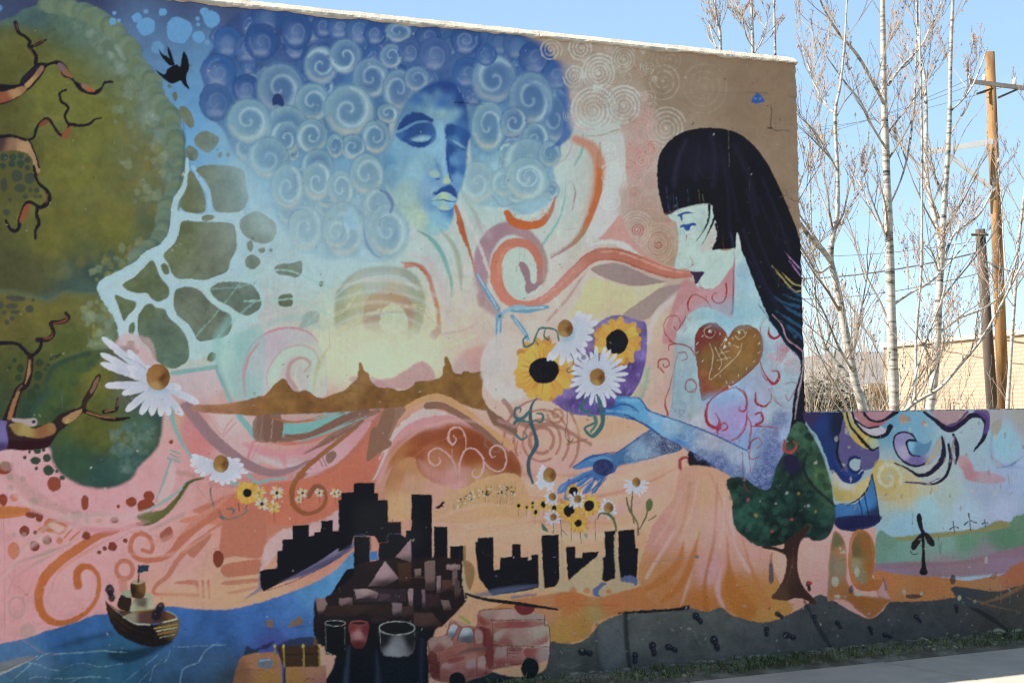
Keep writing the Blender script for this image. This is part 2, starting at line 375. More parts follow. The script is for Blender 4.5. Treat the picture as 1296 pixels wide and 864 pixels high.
F('-160,700 0,690 60,686 130,706 165,745 188,800 205,870 172,870 165,810 130,772 60,762 0,768 -160,775', '0,720,4a3838 60,735,8a6a50 120,745,ad8a66 170,790,a08060 -100,740,5a4038', 3)
S('-160,700 0,692 60,688 130,708', (25.6, 20.5, 15.4), BR, 3); S('130,708 170,698 185,650 222,606 250,606 282,655 318,688 348,640 328,590 345,545 308,510 304,470 336,455', (11.5, 17.9, 17.9, 15.4, 15.4, 15.4, 16.6, 12.8), BR, 3)
S('350,628 400,636 450,630 480,605 510,600', (17.9, 16.6, 11.5), BR, 3); F('198,638 215,612 245,608 242,625 212,642', '7d4630', 3); F('312,690 335,655 358,642 355,685 332,706', '8a5236', 3)
S('150,715 175,770 200,850', 10.2, BR, 3)
tile(0, 1)
S('172,-20 190,55 235,100 250,135 238,165 205,185 160,162 132,165 112,210 100,260 95,290 75,306 50,290 30,252', (17.9, 16.6, 23.0, 28.2, 17.9, 20.5, 23.0, 20.5, 15.4), BR, 3)
F('125,182 150,166 152,186 127,240 108,266 100,245', '8a4e34', 3); S('240,120 236,160', 9, '6a4a40', 4); S('190,185 186,220 197,270 180,300 180,346', (19.2, 21.8, 12.8), BR, 3)
part('painted_branch', None, 'painted_tree')
S('333,720 346,745 312,765 258,772 272,820 242,852 190,856', (20, 26, 24, 22, 28, 26), '2d2024', 3); S('335,735 338,752 310,766 270,772', (8, 12, 6), '7e4634', 3); S('210,850 255,845 268,820', (10, 14, 6), '74422f', 3)
tile(0, 2)
S('-160,20 0,8 80,10 120,40 155,70 200,40 212,-10', (33.3, 28.2, 20.5, 20.5, 17.9), BR, 3)
S('155,72 150,150 130,215 95,245 75,300 40,400', (30, 36, 40, 44, 62), '2a1c20', 3); S('150,95 146,160 128,212', (12, 18, 8), '9a7452', 4); S('92,255 72,310 48,385', (20, 24, 26), '946842', 5); S('110,225 90,245', 12, '6a4a3c', 4)
F('60,388 120,392 180,388 186,420 150,430 80,415', 'b4a2a6', 4, .8, own=False); dots('172,405,10', '2c3a34', 3)
part('painted_branch', None, 'painted_tree')
F('-160,402 30,398 62,402 150,432 222,420 262,405 300,370 360,345 408,328 420,290 450,240 488,172 513,175 472,270 442,308 434,345 402,374 330,432 290,470 250,530 200,546 130,551 40,548 -160,556', '0,480,5a4a6a 40,470,36201e 150,500,3a1c22 300,400,302222 450,250,3a2824', 3)
F('50,425 92,410 130,420 180,440 262,410 280,460 200,490 140,482 80,470', '70,430,8a7440 130,440,9a8a50 220,440,8a5a38 260,430,8f6e48', 8); F('35,500 120,500 240,495 270,480 240,530 140,545 40,540', '301018', 8)
F('318,388 398,345 416,352 372,400 330,415', 'a07e58', 5); Ell(342, 402, 12, 12, 'a89058', 4); F('455,258 486,186 503,188 472,255', '7e5c50', 3)
S('430,352 480,372 530,386 585,394 655,386', (26, 24, 26, 12), '261a1c', 3); S('440,358 500,376 580,388', (12, 12, 8), '8a6240', 4)
S('525,356 585,346 597,288', (22, 20, 14), '261a1c', 3); S('535,353 580,344', 10, '7c5448', 3); S('594,325 600,285', (12, 8), '6a4848', 3)
F('-160,402 20,400 30,430 26,545 -160,552', '-50,440,6a6092 10,480,7068a0 10,540,4a3c6a', 6)
part()

# ---- bubbles, bird, stepping patches --------------------------------------------
tile(0, 0)
dots('580,66,10 570,108,19 604,103,8 695,90,25 740,135,46 740,60,11 825,63,20 905,155,66 1036,62,22 1072,98,44 1000,95,11 1003,125,10 1007,187,30', '6299cb', 3, mk=('painted_bubble',))
part(); dots('800,240,32 1050,215,14 -5,40,18', '679fce', 6, .6)
part('painted_bird', 'black bird diving on the painted sky')
F('788,354 832,378 848,350 876,334 896,325 912,338 920,295 931,260 945,280 957,318 956,352 944,384 946,418 961,452 928,432 914,408 872,424 832,402', '14141a', 3)
F('804,248 826,276 852,290 884,330 862,334 838,312 816,284', '14141a', 3); F('846,234 862,255 878,300 884,328 866,312 852,276', '14141a', 3)
ST = '0,0,6a7058 900,300,66704e 1100,400,6f7560 700,600,5e6a4c 1000,700,6c7668 1200,600,6a7a70 830,900,5f7464 1300,300,606a4c 1150,100,6a7050'
MK = ('painted_patch', 'grey green stepping patch of paint on pale blue')
def patch(s, **k):
    part(*MK); F(s, ST, 4, mott=.12, curve='c', **k)
for s in ('870,472 895,464 900,495 890,517 876,497', '904,542 936,534 976,580 986,640 962,652 926,612', '976,702 1030,655 1110,690 1105,730 1056,781 1000,747', '938,748 965,732 1006,770 996,815 945,814', '1100,782 1120,764 1127,795 1108,802'): patch(s)
part(*MK); dots('858,437,10 1155,785,9', '64715c', 3)
tile(0, 1)
PALE = 'a6c3cf'
part(); F('515,585 600,530 740,430 860,340 885,230 1000,230 1230,210 1240,480 1300,560 1330,700 1180,860 960,960 720,900 600,760', '700,560,a9c2cc 1000,700,a6c2c6 1100,300,a2c0d0', 8, .9)
S('948,-60 940,60 888,160 882,250 868,330 820,390 740,430 700,470 600,530 515,585 560,680 600,760 625,870', (16, 30, 34, 40, 44, 40, 40, 44, 50, 30, 34), PALE, 5, .95)
S('520,590 640,650 760,670 860,660', 34, PALE, 6, .8); S('790,430 830,520 890,590 1000,570 1060,560 1180,490 1215,330 1200,230', 40, PALE, 6, .9); S('880,590 850,700 960,800 1000,870', 36, PALE, 6, .8)
S('905,225 1060,240 1220,220', 42, PALE, 6, .9); S('975,-20 1020,60 1060,120 1065,210', (20, 34, 26), '94bcd6', 5, .9); S('1035,590 1100,680 1200,740 1300,760', 34, 'a8c6c8', 6, .8)
for s in ('952,0 972,2 1010,60 1040,130 1044,208 1000,218 930,208 912,180 916,150 946,90', '985,0 1010,-20 1040,-30 1180,-24 1238,-2 1245,80 1260,140 1240,190 1200,214 1092,212 1076,180 1070,118 1040,48',
          '1018,236 1045,222 1086,225 1085,245 1050,258 1025,252', '914,250 1000,258 1180,262 1194,300 1201,400 1166,450 1155,512 1080,540 1030,558 960,545 900,552 868,520 856,480 820,425 880,375 906,320',
          '770,445 790,480 810,540 857,590 856,640 800,666 770,650 745,618 700,622 650,610 612,575 680,540 720,500', '810,480 835,464 856,490 857,525 830,527', '572,618 640,650 692,662 684,700 650,730 625,772 605,700',
          '884,600 950,584 1010,600 1060,660 1110,700 1172,730 1176,790 1150,840 1050,860 1000,866 960,780 900,740 874,680', '1056,600 1110,560 1270,566 1312,620 1328,690 1260,737 1215,725 1150,680 1090,650',
          '735,675 770,670 785,692 835,697 850,740 920,800 955,864 960,960 880,1008 815,980 776,950 762,900 700,850 694,740', '655,775 680,765 686,790 675,832 650,820', '1250,360 1275,350 1284,390 1268,416 1248,390', '1240,440 1275,420 1310,440 1322,470 1280,506 1240,482'): patch(s)
part(); S('900,690 960,720 1010,780', 4, '4a5040', 4, .5); S('1080,864 1200,740 1296,660', 14, '8fb4b4', 10, .5); S('1060,600 1200,590 1300,560', 16, '8cb0b4', 10, .4)
tile(1, 1)
for s in ('-80,240 0,198 50,225 95,260 107,310 85,356 40,373 -10,360 -60,330 -85,290', '5,396 45,388 46,410 20,420', '88,492 120,470 180,471 236,448 236,522 200,545 170,530 110,526', '112,637 140,625 187,621 187,685 150,690 114,682', '315,565 340,558 342,580 325,592', '-36,440 0,440 25,460 0,490 -40,480'): patch(s)
part(*MK); dots('75,403,10', '64704e', 3)
part(); F('225,775 258,715 318,718 312,768 272,782 205,826', '8c9c98', 12, .7)
S('-60,540 60,505 180,510 300,560 400,600', 12, '93c0b4', 8, .8); S('-60,660 100,655 200,650 300,690 400,750', 12, '98c2b6', 8, .8)
S('-324,860 -200,720 -60,540', 10, '9cc4bc', 10, .5)
tile(0, 2); patch('640,-4 684,-4 676,24 662,42'); patch('1043,94 1066,49 1102,66 1077,107'); part(*MK); dots('695,52,12', '68705c', 3)
part()
# ---- cloud-haired face ----------------------------------------------------------
zone(0, 0, 1)
part('painted_cloud_hair', 'blue curling cloud hair around the painted face', 'painted_cloud_face')
HAIR = '262,124 257,96 264,70 276,52 282,36 300,18 330,12 420,20 520,30 600,38 650,42 672,52 692,58 702,76 716,84 722,100 721,140 716,168 706,186 694,190 700,215 704,240 690,262 660,272 640,262 620,262 600,250 596,200 590,150 570,115 540,108 510,120 492,160 488,220 496,270 500,300 496,325 470,332 440,326 420,330 395,322 372,308 352,282 342,256 332,236 300,205 284,168 272,152'
F(HAIR, '270,80,35588f 300,40,3c5488 350,30,3a5288 450,50,3f5a92 550,60,446498 620,70,42659c 690,100,3e66a4 710,150,3f6cae 300,120,486f9f 330,110,466392 400,100,3c5c90 430,140,4876a6 350,170,5f8cb4 400,190,6a98b8 460,200,6c9aba 340,220,82aec8 400,260,8cb4c8 450,290,93b8c8 480,320,9abac8 540,110,3d5f98 480,110,4f7cae 620,170,6c98b8 640,220,8cb4c4 690,230,8cb4c8 660,140,5f8cb6 700,200,6b9ac0', 5, mott=.08)
def puff(cx, cy, r, tone, turn=1.6, a0=0, d=1, sq=1.0, glow=.5):
    """one curl of cloud: a soft ball with a darker hollow and a pale curl of spray"""
    T = {0: ('6a84b0', ('2f5490', '34609c', '3a6298', '44649a')[int(rng.random() * 4)], '6a86b0'), 1: ('7495b0', '335c98', '9cb0c4'), 2: ('80a4b4', '3f6ca0', 'b8c0c4'), 3: ('8aacb8', '5a82aa', 'bcc4c2'), 4: ('94b2bc', '6a90b0', 'c4c6c2')}[tone]
    r = r * 1.1
    if tone == 0:
        Ell(cx, cy, r, r * sq, T[1], r * .1, .95)
        Ell(cx - r * .12, cy + r * .2, r * .5, r * .5 * sq, T[0], r * .95, .35 + .5 * rng.random())
        Ell(cx - r * .05, cy + r * .62, r * .4, r * .16 * sq, 'a3adc0', r * .4, .35)
        Arc(cx, cy, r * .6, r * .6 * sq, 190, 380, (r * .1, r * .3, r * .1), '2c4e8c', r * .4, .7)
        Arc(cx, cy, r, r * sq, 170, 380, r * .1, '28457f', r * .14, .7)
        if glow > .17: Spi(cx, cy, r * .12, r * .72, turn, (r * .08, r * .14, r * .16), '8ca6c6', r * .26, glow + .15, a0, d, sq)
        return
    J = .85 + .3 * rng.random()
    Ell(cx, cy, r * 1.1, r * 1.1 * sq, T[1], r * .35, .28)
    Ell(cx, cy, r, r * sq, T[0], r * .26, .88 if tone < 3 else .75)
    Ell(cx + r * .08, cy - r * .06, r * .66, r * .66 * sq, T[1], r * .7, (.62 if tone < 3 else .42) * J)
    Arc(cx, cy + r * .06, r * .8, r * .76 * sq, 25, 160, (r * .12, r * .36, r * .12), 'c2b8a2' if tone > 1 else 'a4a8b2', r * .36, .75 * J)
    t_ = 1.0 + .35 * (turn - 1); sp_ = spi(cx, cy, r * .86, r * .1, t_, a0 + 360 * t_ * d, -d, sq)
    S(sp_, (r * .2, r * .4, r * .3, r * .2, r * .16), 'a2c0ce' if tone < 3 else 'aac6ce', r * .3, min(.85, glow + .22) * J)
    S(sp_, (r * .02, r * .12, r * .1, r * .07, r * .05), 'b6ccd2', r * .16, glow * .7)
    Arc(cx, cy, r * .99, r * .99 * sq, 175, 370, (r * .03, r * .12, r * .03), T[1], r * .16, .75)
zone(0, 0, 1)
for i in range(150):                                   # small curls that fill the gaps
    x_, y_ = 262 + 440 * rng.random(), 30 + 270 * rng.random()
    if (x_ > 470 and x_ < 600 and y_ > 105) or y_ < 18 + .104 * (x_ - 324) or y_ > 330 - abs(x_ - 450) * .15 or (x_ < 340 and y_ > 150 + (x_ - 262)) or (x_ > 590 and y_ > 262): continue
    k_ = (y_ - 20 - .1 * (x_ - 300)) / 75 - (.8 if x_ < 300 else 0)
    puff(x_, y_, 7 + 8 * rng.random(), int(min(4, max(0, k_))), 1.2 + .5 * rng.random(), 360 * rng.random(), 1 if i % 2 else -1, 1 + .2 * rng.random(), .35)
tile(0, 0)
puff(1155, 215, 66, 0, 1.1, 40, 1, 1.1, .15); puff(1105, 365, 82, 0, 1.2, 200, 1, 1., .3); puff(1092, 520, 76, 0, 1.1, 30, 1, 1.15, .2); puff(1245, 450, 66, 0, 1.3, 90, 1, 1, .2); puff(1255, 250, 60, 0, 1.2, 0, 1, 1.1, .2)
tile(1, 0)
for a in ((60, 85, 74, 0, 1.1, 200, 1, 1.1, .15), (30, 215, 78, 0, 1.3, 90, 1, 1.1, .2), (205, 160, 72, 0, 1.2, 90, 1, 1.2, .3), (345, 130, 56, 0, 1.1, 30, -1, 1.1, .3), (425, 138, 58, 0, 1.2, 60, 1, 1, .35), (520, 160, 62, 0, 1.1, 0, 1, 1.2, .3),
          (606, 170, 54, 0, 1.2, 90, -1, 1.1, .4), (720, 160, 60, 1, 1.1, 0, 1, .8, .2), (872, 185, 60, 0, 1.1, 80, 1, 1, .3), (1062, 205, 72, 0, 1.6, 200, -1, 1, .5), (1235, 215, 62, 0, 1.1, 0, 1, 1, .1), (120, 450, 108, 1, 1.3, 60, 1, 1.1, .4), (330, 330, 80, 1, 1.7, 300, -1, 1.1, .5), (452, 285, 74, 1, .9, 180, 1, 1.1, .6),
          (582, 395, 86, 1, 1.6, 20, 1, 1.1, .45), (685, 285, 52, 1, .9, 90, 1, 1.1, .3), (778, 262, 54, 0, 1, 90, 1, 1.1, .4), (905, 280, 76, 0, 1, 90, 1, 1.1, .35), (722, 455, 74, 1, 1.2, 120, -1, 1.3, .4), (815, 400, 58, 1, 1, 90, 1, 1, .15), (1070, 372, 68, 0, 1.1, 120, 1, 1.1, .35),
          (1205, 400, 104, 1, 1.5, 260, 1, 1.1, .4), (1165, 280, 50, 0, 1, 0, 1, 1, .2), (285, 520, 82, 2, 1.1, 60, 1, 1.1, .5), (470, 560, 116, 2, 1.9, 30, -1, 1.05, .7), (666, 575, 50, 2, .95, 60, 1, .9, .6), (150, 650, 106, 2, 1.2, 200, 1, 1, .4), (150, 700, 74, 2, 1.5, 180, 1, 1.1, .6), (282, 690, 74, 2, 1.7, 200, -1, 1.1, .65),
          (605, 695, 66, 2, 1.6, 200, -1, 1.2, .5), (490, 745, 58, 2, 1.4, 40, -1, 1, .5), (400, 740, 40, 2, 1, 0, 1, 1.4, .2), (60, 800, 96, 2, 1.1, 220, 1, 1, .4), (310, 840, 76, 2, 1.2, 200, 1, 1, .3), (560, 850, 66, 2, 1.3, 200, 1, 1, .4), (1175, 640, 78, 2, 1.2, 40, 1, 1.5, .5), (1290, 640, 48, 2, 1, 200, -1, 1, .5),
          (1280, 770, 44, 3, 1, 200, -1, 1, .6), (20, 600, 40, 1, 1, 0, 1, 1, .3)): puff(*a)
F('85,535 82,500 100,474 125,480 140,510 138,540 110,530', '2a3f74', 6)
tile(0, 0); puff(1258, 610, 102, 2, 1.9, 0, 1, 1., .8)
tile(1, 1)
for a in ((160, 85, 78, 3, 1.7, 20, -1, 1.4, .5), (310, 55, 70, 3, 1.6, 0, -1, 1.3, .5), (430, 90, 62, 3, 1.5, 0, 1, 1.4, .5), (560, 20, 80, 3, 1.2, 0, 1, 1.2, .4), (250, 295, 82, 4, 1.9, 60, -1, 1.3, .6), (440, 300, 100, 3, 1, 40, 1, 1.3, .3), (410, 315, 64, 4, 1.4, 330, 1, 1.1, .6), (610, 175, 66, 3, 1, 300, 1, 1.2, .4), (668, 300, 96, 3, 1.8, 340, 1, 1.3, .5), (1120, 60, 82, 4, 1.5, 160, 1, 1.2, .5), (1255, 60, 56, 3, 1.4, 200, -1, 1.2, .5)): puff(*a)
S('545,290 560,370 600,425 630,440', (10, 26, 8), '4a6aa8', 10, .75); S('630,100 670,125 690,170 680,215', (14, 30, 14), '3c5c9a', 10, .8); S('625,280 630,250 665,230', (14, 16, 6), '4a6aa8', 8, .6); S('710,280 712,310 695,340', 12, '5076b0', 8, .5)
S('165,300 175,220 240,195 275,225', (8, 12, 8), '5a7ab4', 7, .6); S('440,260 446,310 425,345', 12, '5a7ab4', 7, .55); S('195,20 200,80 165,120', 14, '5a7ab4', 8, .5); S('110,170 180,212', 8, '5a7ab4', 6, .5); S('1200,130 1240,180 1296,170', 12, '5a78b0', 7, .6); S('220,410 270,415 310,390', 12, '7fa0cc', 8, .5)
F('440,235 485,185 520,235 515,295 465,290', '8fc0dc', 10, .6)
tile(2, 0)
for a in ((30, 230, 70, 0, 1, 0, 1, 1, .1), (120, 295, 80, 0, 1.1, 60, 1, 1, .2), (228, 385, 72, 0, 1.2, 60, 1, 1, .25), (220, 590, 76, 1, 1, 300, 1, 1.7, .3), (95, 500, 104, 1, 1.6, 0, 1, 1.2, .45), (10, 620, 62, 1, 1.7, 20, -1, 1.1, .5), (120, 705, 64, 2, 1.6, 0, -1, 1.2, .5), (75, 820, 110, 3, 1.3, 200, 1, 1, .4), (190, 780, 50, 2, 1, 0, 1, 1.2, .2)): puff(*a)
S('230,470 285,530 295,600 270,690 205,748', (30, 60, 70, 50, 16), '2f5ea4', 16, .75); S('60,180 130,215 190,290', (20, 26, 20), '2a549a', 12, .6); S('200,310 280,340 300,400 270,465', (20, 34, 20), '2d59a0', 12, .6)
S('80,420 150,440 185,520 170,600', 20, '3a6aa8', 14, .5)
tile(2, 1); puff(75, 40, 100, 3, 1.6, 20, 1, 1., .6); Spi(85, 30, 6, 60, 1.6, (6, 10, 12), 'a9cadb', 6, .7); S('10,190 90,215 150,170', 10, '7fa4c4', 8, .5)

# pale haze that melts the lower curls into the sky
zone(0, 0, 1); part()
Ell(400, 290, 120, 60, 'a6c2cc', 110, .35); Ell(310, 215, 50, 60, '8eb6cc', 70, .35); Ell(640, 250, 70, 40, 'a8c4c8', 60, .3); S('300,210 340,290 400,325 470,338', 26, 'a6c4ce', 34, .5)
# the face
part('painted_face', 'calm blue face with closed eyes amid painted clouds', 'painted_cloud_face')
zone(470, 90, 8)
F('300,400 370,280 480,190 600,130 720,110 860,150 930,260 975,420 1000,620 975,760 962,950 925,1120 880,1260 850,1360 830,1460 800,1570 720,1640 600,1665 480,1610 380,1530 300,1420 210,1270 140,1100 128,920 170,780 220,650 250,520',
  '600,190,2a5090 760,160,24478a 900,300,24478a 960,480,2c5596 480,300,3a68a2 560,290,6892b4 660,250,5c88ae 790,320,4a78ac 720,320,3c6cac 600,420,7ca6bc 720,430,88aebc 850,440,7ca4bc 930,520,3f6ea8 480,390,6a98b8 380,430,5c8cb6 290,560,6a98bc 240,680,76a2be 700,600,80aecb 700,800,84b2ce 300,850,78a6c4 180,900,6496bc 200,1050,749fbc 300,1000,82aec6 450,1000,8ab4c8 560,900,86b0c8 350,1200,96b6ba 300,1320,94b4b4 420,1400,a0b8b0 500,1480,a6baa8 450,1560,a2baae 600,1200,80a6c4 600,1350,6f9cc4 640,1480,84b4cc 740,1560,7eb4d0 700,1620,90b8c0 820,1400,4a7ab2 860,1050,78a4c8 930,1000,3f72b0 900,850,4a7cb8 640,1080,7098c0', 44, mott=.05)
S('340,390 255,530 205,680 145,840 135,1000', (30, 60, 60, 50, 30), '4474aa', 70, .5); S('500,210 640,140 800,130 900,240 955,400', (40, 90, 100, 80, 40), '25478a', 80, .8)
# left socket
F('258,595 285,530 330,470 400,425 470,415 540,435 600,470 630,492 612,522 540,502 450,514 370,547 300,592', '224886', 26)
F('246,645 330,602 430,542 520,520 600,520 642,570 658,640 642,700 582,752 500,778 420,768 340,722 288,690', '300,650,3c6aa6 400,600,2a5290 500,580,2a5290 600,600,2f5c98 650,690,4a78ac 350,690,2c5494 500,750,244c8a', 30)
S('285,600 370,570 440,527 520,510 600,520', (8, 26, 22, 8), '5c92c2', 20, .9)
F('392,692 440,672 500,655 560,652 606,668 588,700 510,716 436,714', '400,700,6f9cc0 500,705,86b0c8 580,690,78a4c4', 50); Ell(500, 696, 80, 14, '90b8ca', 26, .5)
S('385,688 440,724 520,732 590,708 618,664', (8, 26, 32, 18), '224884', 14); S('600,560 640,640 610,720', (20, 40, 20), '3f6ea6', 50, .5)
# right socket and cheek
F('748,570 790,535 860,545 960,590 1008,650 985,700 962,790 900,770 850,740 800,760 762,720', '800,600,284f8e 900,620,315f9e 850,700,4a7cb0 950,680,2c5696', 26)
F('765,720 830,740 900,790 955,830 950,960 930,1100 890,1180 840,1150 815,1090 790,1000 770,880', '790,800,28508f 850,900,5c8cbc 900,880,4a7cb4 930,1000,3c6cac 870,1080,6a9ac6 800,1000,2c5494', 44)
F('822,706 872,716 940,768 950,782 890,762 842,736', '7aa6c4', 24, .85); S('818,712 880,768 962,806', (8, 22, 12), '224884', 14)
# nose
S('705,540 712,700 725,880 752,1040 766,1100', (60, 66, 60, 66, 70), '710,600,86b2ca 720,850,88b4cf 750,1020,84b2d0 766,1105,a6bea6', 36, .95)
S('762,760 775,900 792,1050 822,1115', (20, 40, 44, 16), '264e90', 24); S('640,900 676,960 700,1020', (10, 60, 16), '44729f', 50, .75); F('588,1032 640,998 690,1040 662,1080 608,1076', '98b8b0', 20, .9); S('628,1082 680,1097 702,1076', (8, 24, 8), '2f5c9c', 14); Ell(762, 1115, 40, 28, 'aac2a4', 24, .8)
# mouth
F('628,1242 700,1182 790,1152 852,1200 872,1282 842,1290 780,1236 720,1226 660,1256', '2b5292', 26)
F('608,1310 660,1262 720,1224 790,1242 862,1290 830,1320 740,1312 660,1316', '660,1280,8fb4b8 740,1262,aac2a8 820,1290,8cb4c4', 12); F('608,1318 700,1312 832,1320 838,1360 800,1402 730,1410 670,1382', '660,1340,86b2c8 740,1390,a8c0ac 800,1350,7cb2d4', 14)
S('606,1312 680,1310 730,1302 770,1314 834,1322', (6, 11, 16, 8), '284880', 6); S('640,1378 720,1420 812,1412', (8, 26, 12), '4470a8', 24, .85); S('560,1330 590,1360 600,1420', 24, '6c9cc4', 40, .5); S('880,1250 850,1380 830,1480', 14, 'a8bcc8', 12, .7)
part(); S('845,318 920,322 990,330', (12, 16, 8), '16203c', 6); S('1010,332 1140,340', 7, '2a3a5c', 6, .7)
for i in range(6): S(f'{800+i*26},{20+i*40} {870+i*18},{150+i*36} {960+i*20},{300+i*12}', 5, '86a6c8', 6, .35)
# ---- tan upper right: pale and pink spirals ----------------------------------------
tile(2, 0)
def rings(cx, cy, r, n, col, w=9, a=.6, sq=1., d=1, soft=6):
    part('painted_spiral'); CUR2 = CUR[0]
    k = CUR[0]; Spi(cx, cy, r * .08, r, n * 1.12, (w * .9, w * 1.1, w * 1.15), col, soft, a * .92, rng.random() * 360, d, sq)
    Ell(cx, cy, r * .1, r * .1 * sq, col, 5, a); part()
F('80,180 150,190 300,210 640,240 660,380 690,520 720,600 720,700 700,864 560,900 380,864 380,700 300,640 290,480 250,330 180,240', '100,210,a4948a 250,230,a39488 450,300,a8988c 600,320,a08e7c 350,450,b2a6a0 480,560,b0a29c 420,650,b4b8b4 640,640,b09890 600,760,b89a94 480,720,b6bcba', 60, .85)
for a in ((195, 255, 58, 2.6, 'b6b4ae', 9, .75), (350, 245, 66, 3, 'c0c4c2', 9, .75), (440, 370, 92, 4.2, 'bcc4c2', 11, .75), (565, 300, 68, 3.6, 'b4b4ac', 9, .7), (315, 385, 58, 2.8, 'bcc4c4', 10, .7), (410, 560, 118, 4.6, 'bcc6c6', 12, .85), (565, 535, 96, 4.2, 'bac2c2', 11, .85),
          (765, 410, 92, 2.7, 'b0a29a', 8, .55), (800, 300, 70, 2.4, 'a6968a', 7, .5), (970, 440, 130, 3.2, 'a5958a', 8, .3), (780, 650, 104, 4, 'bcb4ac', 9, .7), (640, 705, 86, 4, 'c4a29c', 9, .7), (685, 505, 34, 2.6, 'c09c98', 6, .7), (615, 785, 40, 2.6, 'bc7c78', 6, .7), (700, 835, 40, 3, 'c4a8a2', 7, .7), (590, 840, 50, 2.5, 'c2988e', 7, .7), (665, 270, 70, 2.5, 'a4968c', 7, .4), (880, 620, 70, 2, 'a4958a', 6, .25), (760, 800, 44, 2.4, 'c09a92', 6, .5)):
    rings(*a[:5], w=a[5], a=a[6], sq=1.06)
for i in range(46):
    x_, y_ = 590 + 165 * rng.random(), 560 + 560 * rng.random()
    rings(x_ - (y_ - 560) * .06, y_, 22 + 30 * rng.random(), 2.2 + rng.random(), ('bc8884', 'c4a49c', 'b4625e', 'c09890')[i % 4], 5, .75)
for i in range(54):
    x_, y_ = 290 + 440 * rng.random(), 235 + 380 * rng.random(); Spi(x_, y_, 3, 16 + 26 * rng.random(), 2.6, 6, ('b8b4ac', 'bab0a6', '8e7660')[i % 3], 6, .6)
Ell(395, 540, 60, 60, '9c7f68', 80, .25); Ell(560, 540, 40, 50, '9a7e68', 60, .25)
S('300,570 330,640 390,662', 8, 'c39a9c', 6, .8); S('640,560 700,590 725,640', 9, 'c39a9c', 6, .7); S('620,320 660,390', 8, 'c09c98', 6, .7)
F('370,690 420,655 520,622 545,640 530,665 430,700 400,715', 'b8bfbc', 10, .9); F('405,715 460,700 545,668 565,700 575,800 575,864 590,1010 570,1100 440,1200 380,1220 420,1000 450,880 415,790', '420,740,b9bfbf 540,760,bcbfbf 500,900,c2c6c6 480,1100,c2c2c4', 14, .92)
rings(480, 760, 54, 2.6, 'c8cccc', 9, .55); rings(505, 850, 40, 2, 'c6caca', 8, .5)
S('375,690 450,685 540,655', 7, '94795f', 6, .7); S('400,740 400,800', 6, '8a7060', 5, .5)
S('320,690 280,790 225,835', (5, 9, 5), 'a88a94', 6, .7); S('360,680 355,760 315,840', (8, 18, 10), '6ca6a4', 10, .8)
# broad swirls under the clouds
tile(2, 1)
part('painted_swirl', 'sweeping pastel band of the mural sky')
S('320,-160 400,-120 440,-40 436,60 410,170 360,290 300,370 200,430', (50, 70, 74, 60, 50, 40, 30, 20), '400,-80,c08066 430,0,c07a52 430,60,ba7a58 400,180,b88468 350,300,b08c80 250,400,ac9494', 26, .85)
S('445,-140 448,60 420,200', 10, 'a8805a', 8, .8); S('435,-100 430,60 410,160 360,300', 12, 'b06a40', 10, .7)
part()
if 0: S('0,190 40,250 100,270 150,255 190,210 220,130', (50, 60, 60, 50, 36, 14), '0,240,b06038 100,265,b46a40 160,240,b47a58 210,160,a88474', 14, .9)
S('0,225 60,262 130,250', 18, 'a8542a', 14, .6)
part(); S('270,60 265,150 230,260 150,380', (6, 12, 16, 18), '6fb0ac', 10, .85); S('150,380 180,470', 12, '7aa09c', 8, .6); S('300,50 320,110 305,200', (4, 12, 6), '9a7880', 7, .8); S('270,300 330,290', 8, 'b49a98', 6, .5)
S('330,150 370,100', 30, 'b9c4c2', 30, .6)
F('560,90 640,110 720,170 800,300 830,420 825,500 740,480 660,430 600,350 550,260 540,180', '600,180,b0948a 700,250,ac8e80 780,380,a88c74 650,350,b49a92', 60, .8)
rings(630, 300, 88, 5, 'c4b4ac', 7, .75, 1.1); rings(742, 372, 100, 5.5, 'c4a698', 8, .7, 1.1); rings(615, 110, 70, 4, 'c09a94', 7, .7, 1.05); rings(695, 150, 50, 3, 'c2a09a', 7, .6); rings(620, 40, 60, 3, 'c2a49e', 7, .6); rings(700, 20, 44, 3, 'c09a98', 6, .6); rings(790, 250, 38, 3, 'bc8c84', 6, .6); rings(700, 300, 46, 3, 'b49a80', 6, .6); rings(800, 430, 50, 3, 'b09a86', 6, .5)
Spi(633, 300, 4, 34, 2.2, 7, 'a8343c', 5, .8); Spi(742, 375, 4, 20, 1.6, 7, 'a03038', 5, .8); Arc(742, 372, 50, 58, 0, 360, 5, 'ac4a44', 5, .7); Spi(615, 110, 4, 24, 2, 5, 'a8484c', 5, .7); Spi(790, 245, 4, 16, 1.6, 5, 'b05048', 5, .7)
rings(500, 20, 60, 2.4, 'c8cacc', 12, .6); rings(500, 150, 56, 2.6, 'c9cdce', 11, .6)
F('460,330 540,230 560,240 600,330 680,420 760,470 830,490 830,500 720,480 600,410 520,360 440,345', '500,300,bf8e88 560,320,c0928c 700,460,c09088 800,495,c4a09a', 10, .95)
S('380,380 470,360 560,375 650,440 740,500 830,512', (14, 30, 40, 30, 18, 10), 'c6c4c4', 14, .9)
zone(560, 230, 4.8); part()
S('235,740 235,540 255,410 330,310 430,285 530,335 600,430 625,540 600,620', (50, 90, 110, 110, 100, 80, 66, 50, 30), '240,500,a47e8c 330,310,9c7484 500,320,a67e86 610,500,a8807e 240,720,ae9092', 22, .9); S('225,640 265,740 345,810', (50, 90, 60), 'a98a8c', 40, .8)
F('375,560 385,460 445,405 520,425 560,490 570,590 600,640 520,700 450,730 400,680', 'b6c5be', 8)
part('painted_breath_ribbon', 'salmon ribbon of breath curling out of the painted mouth')
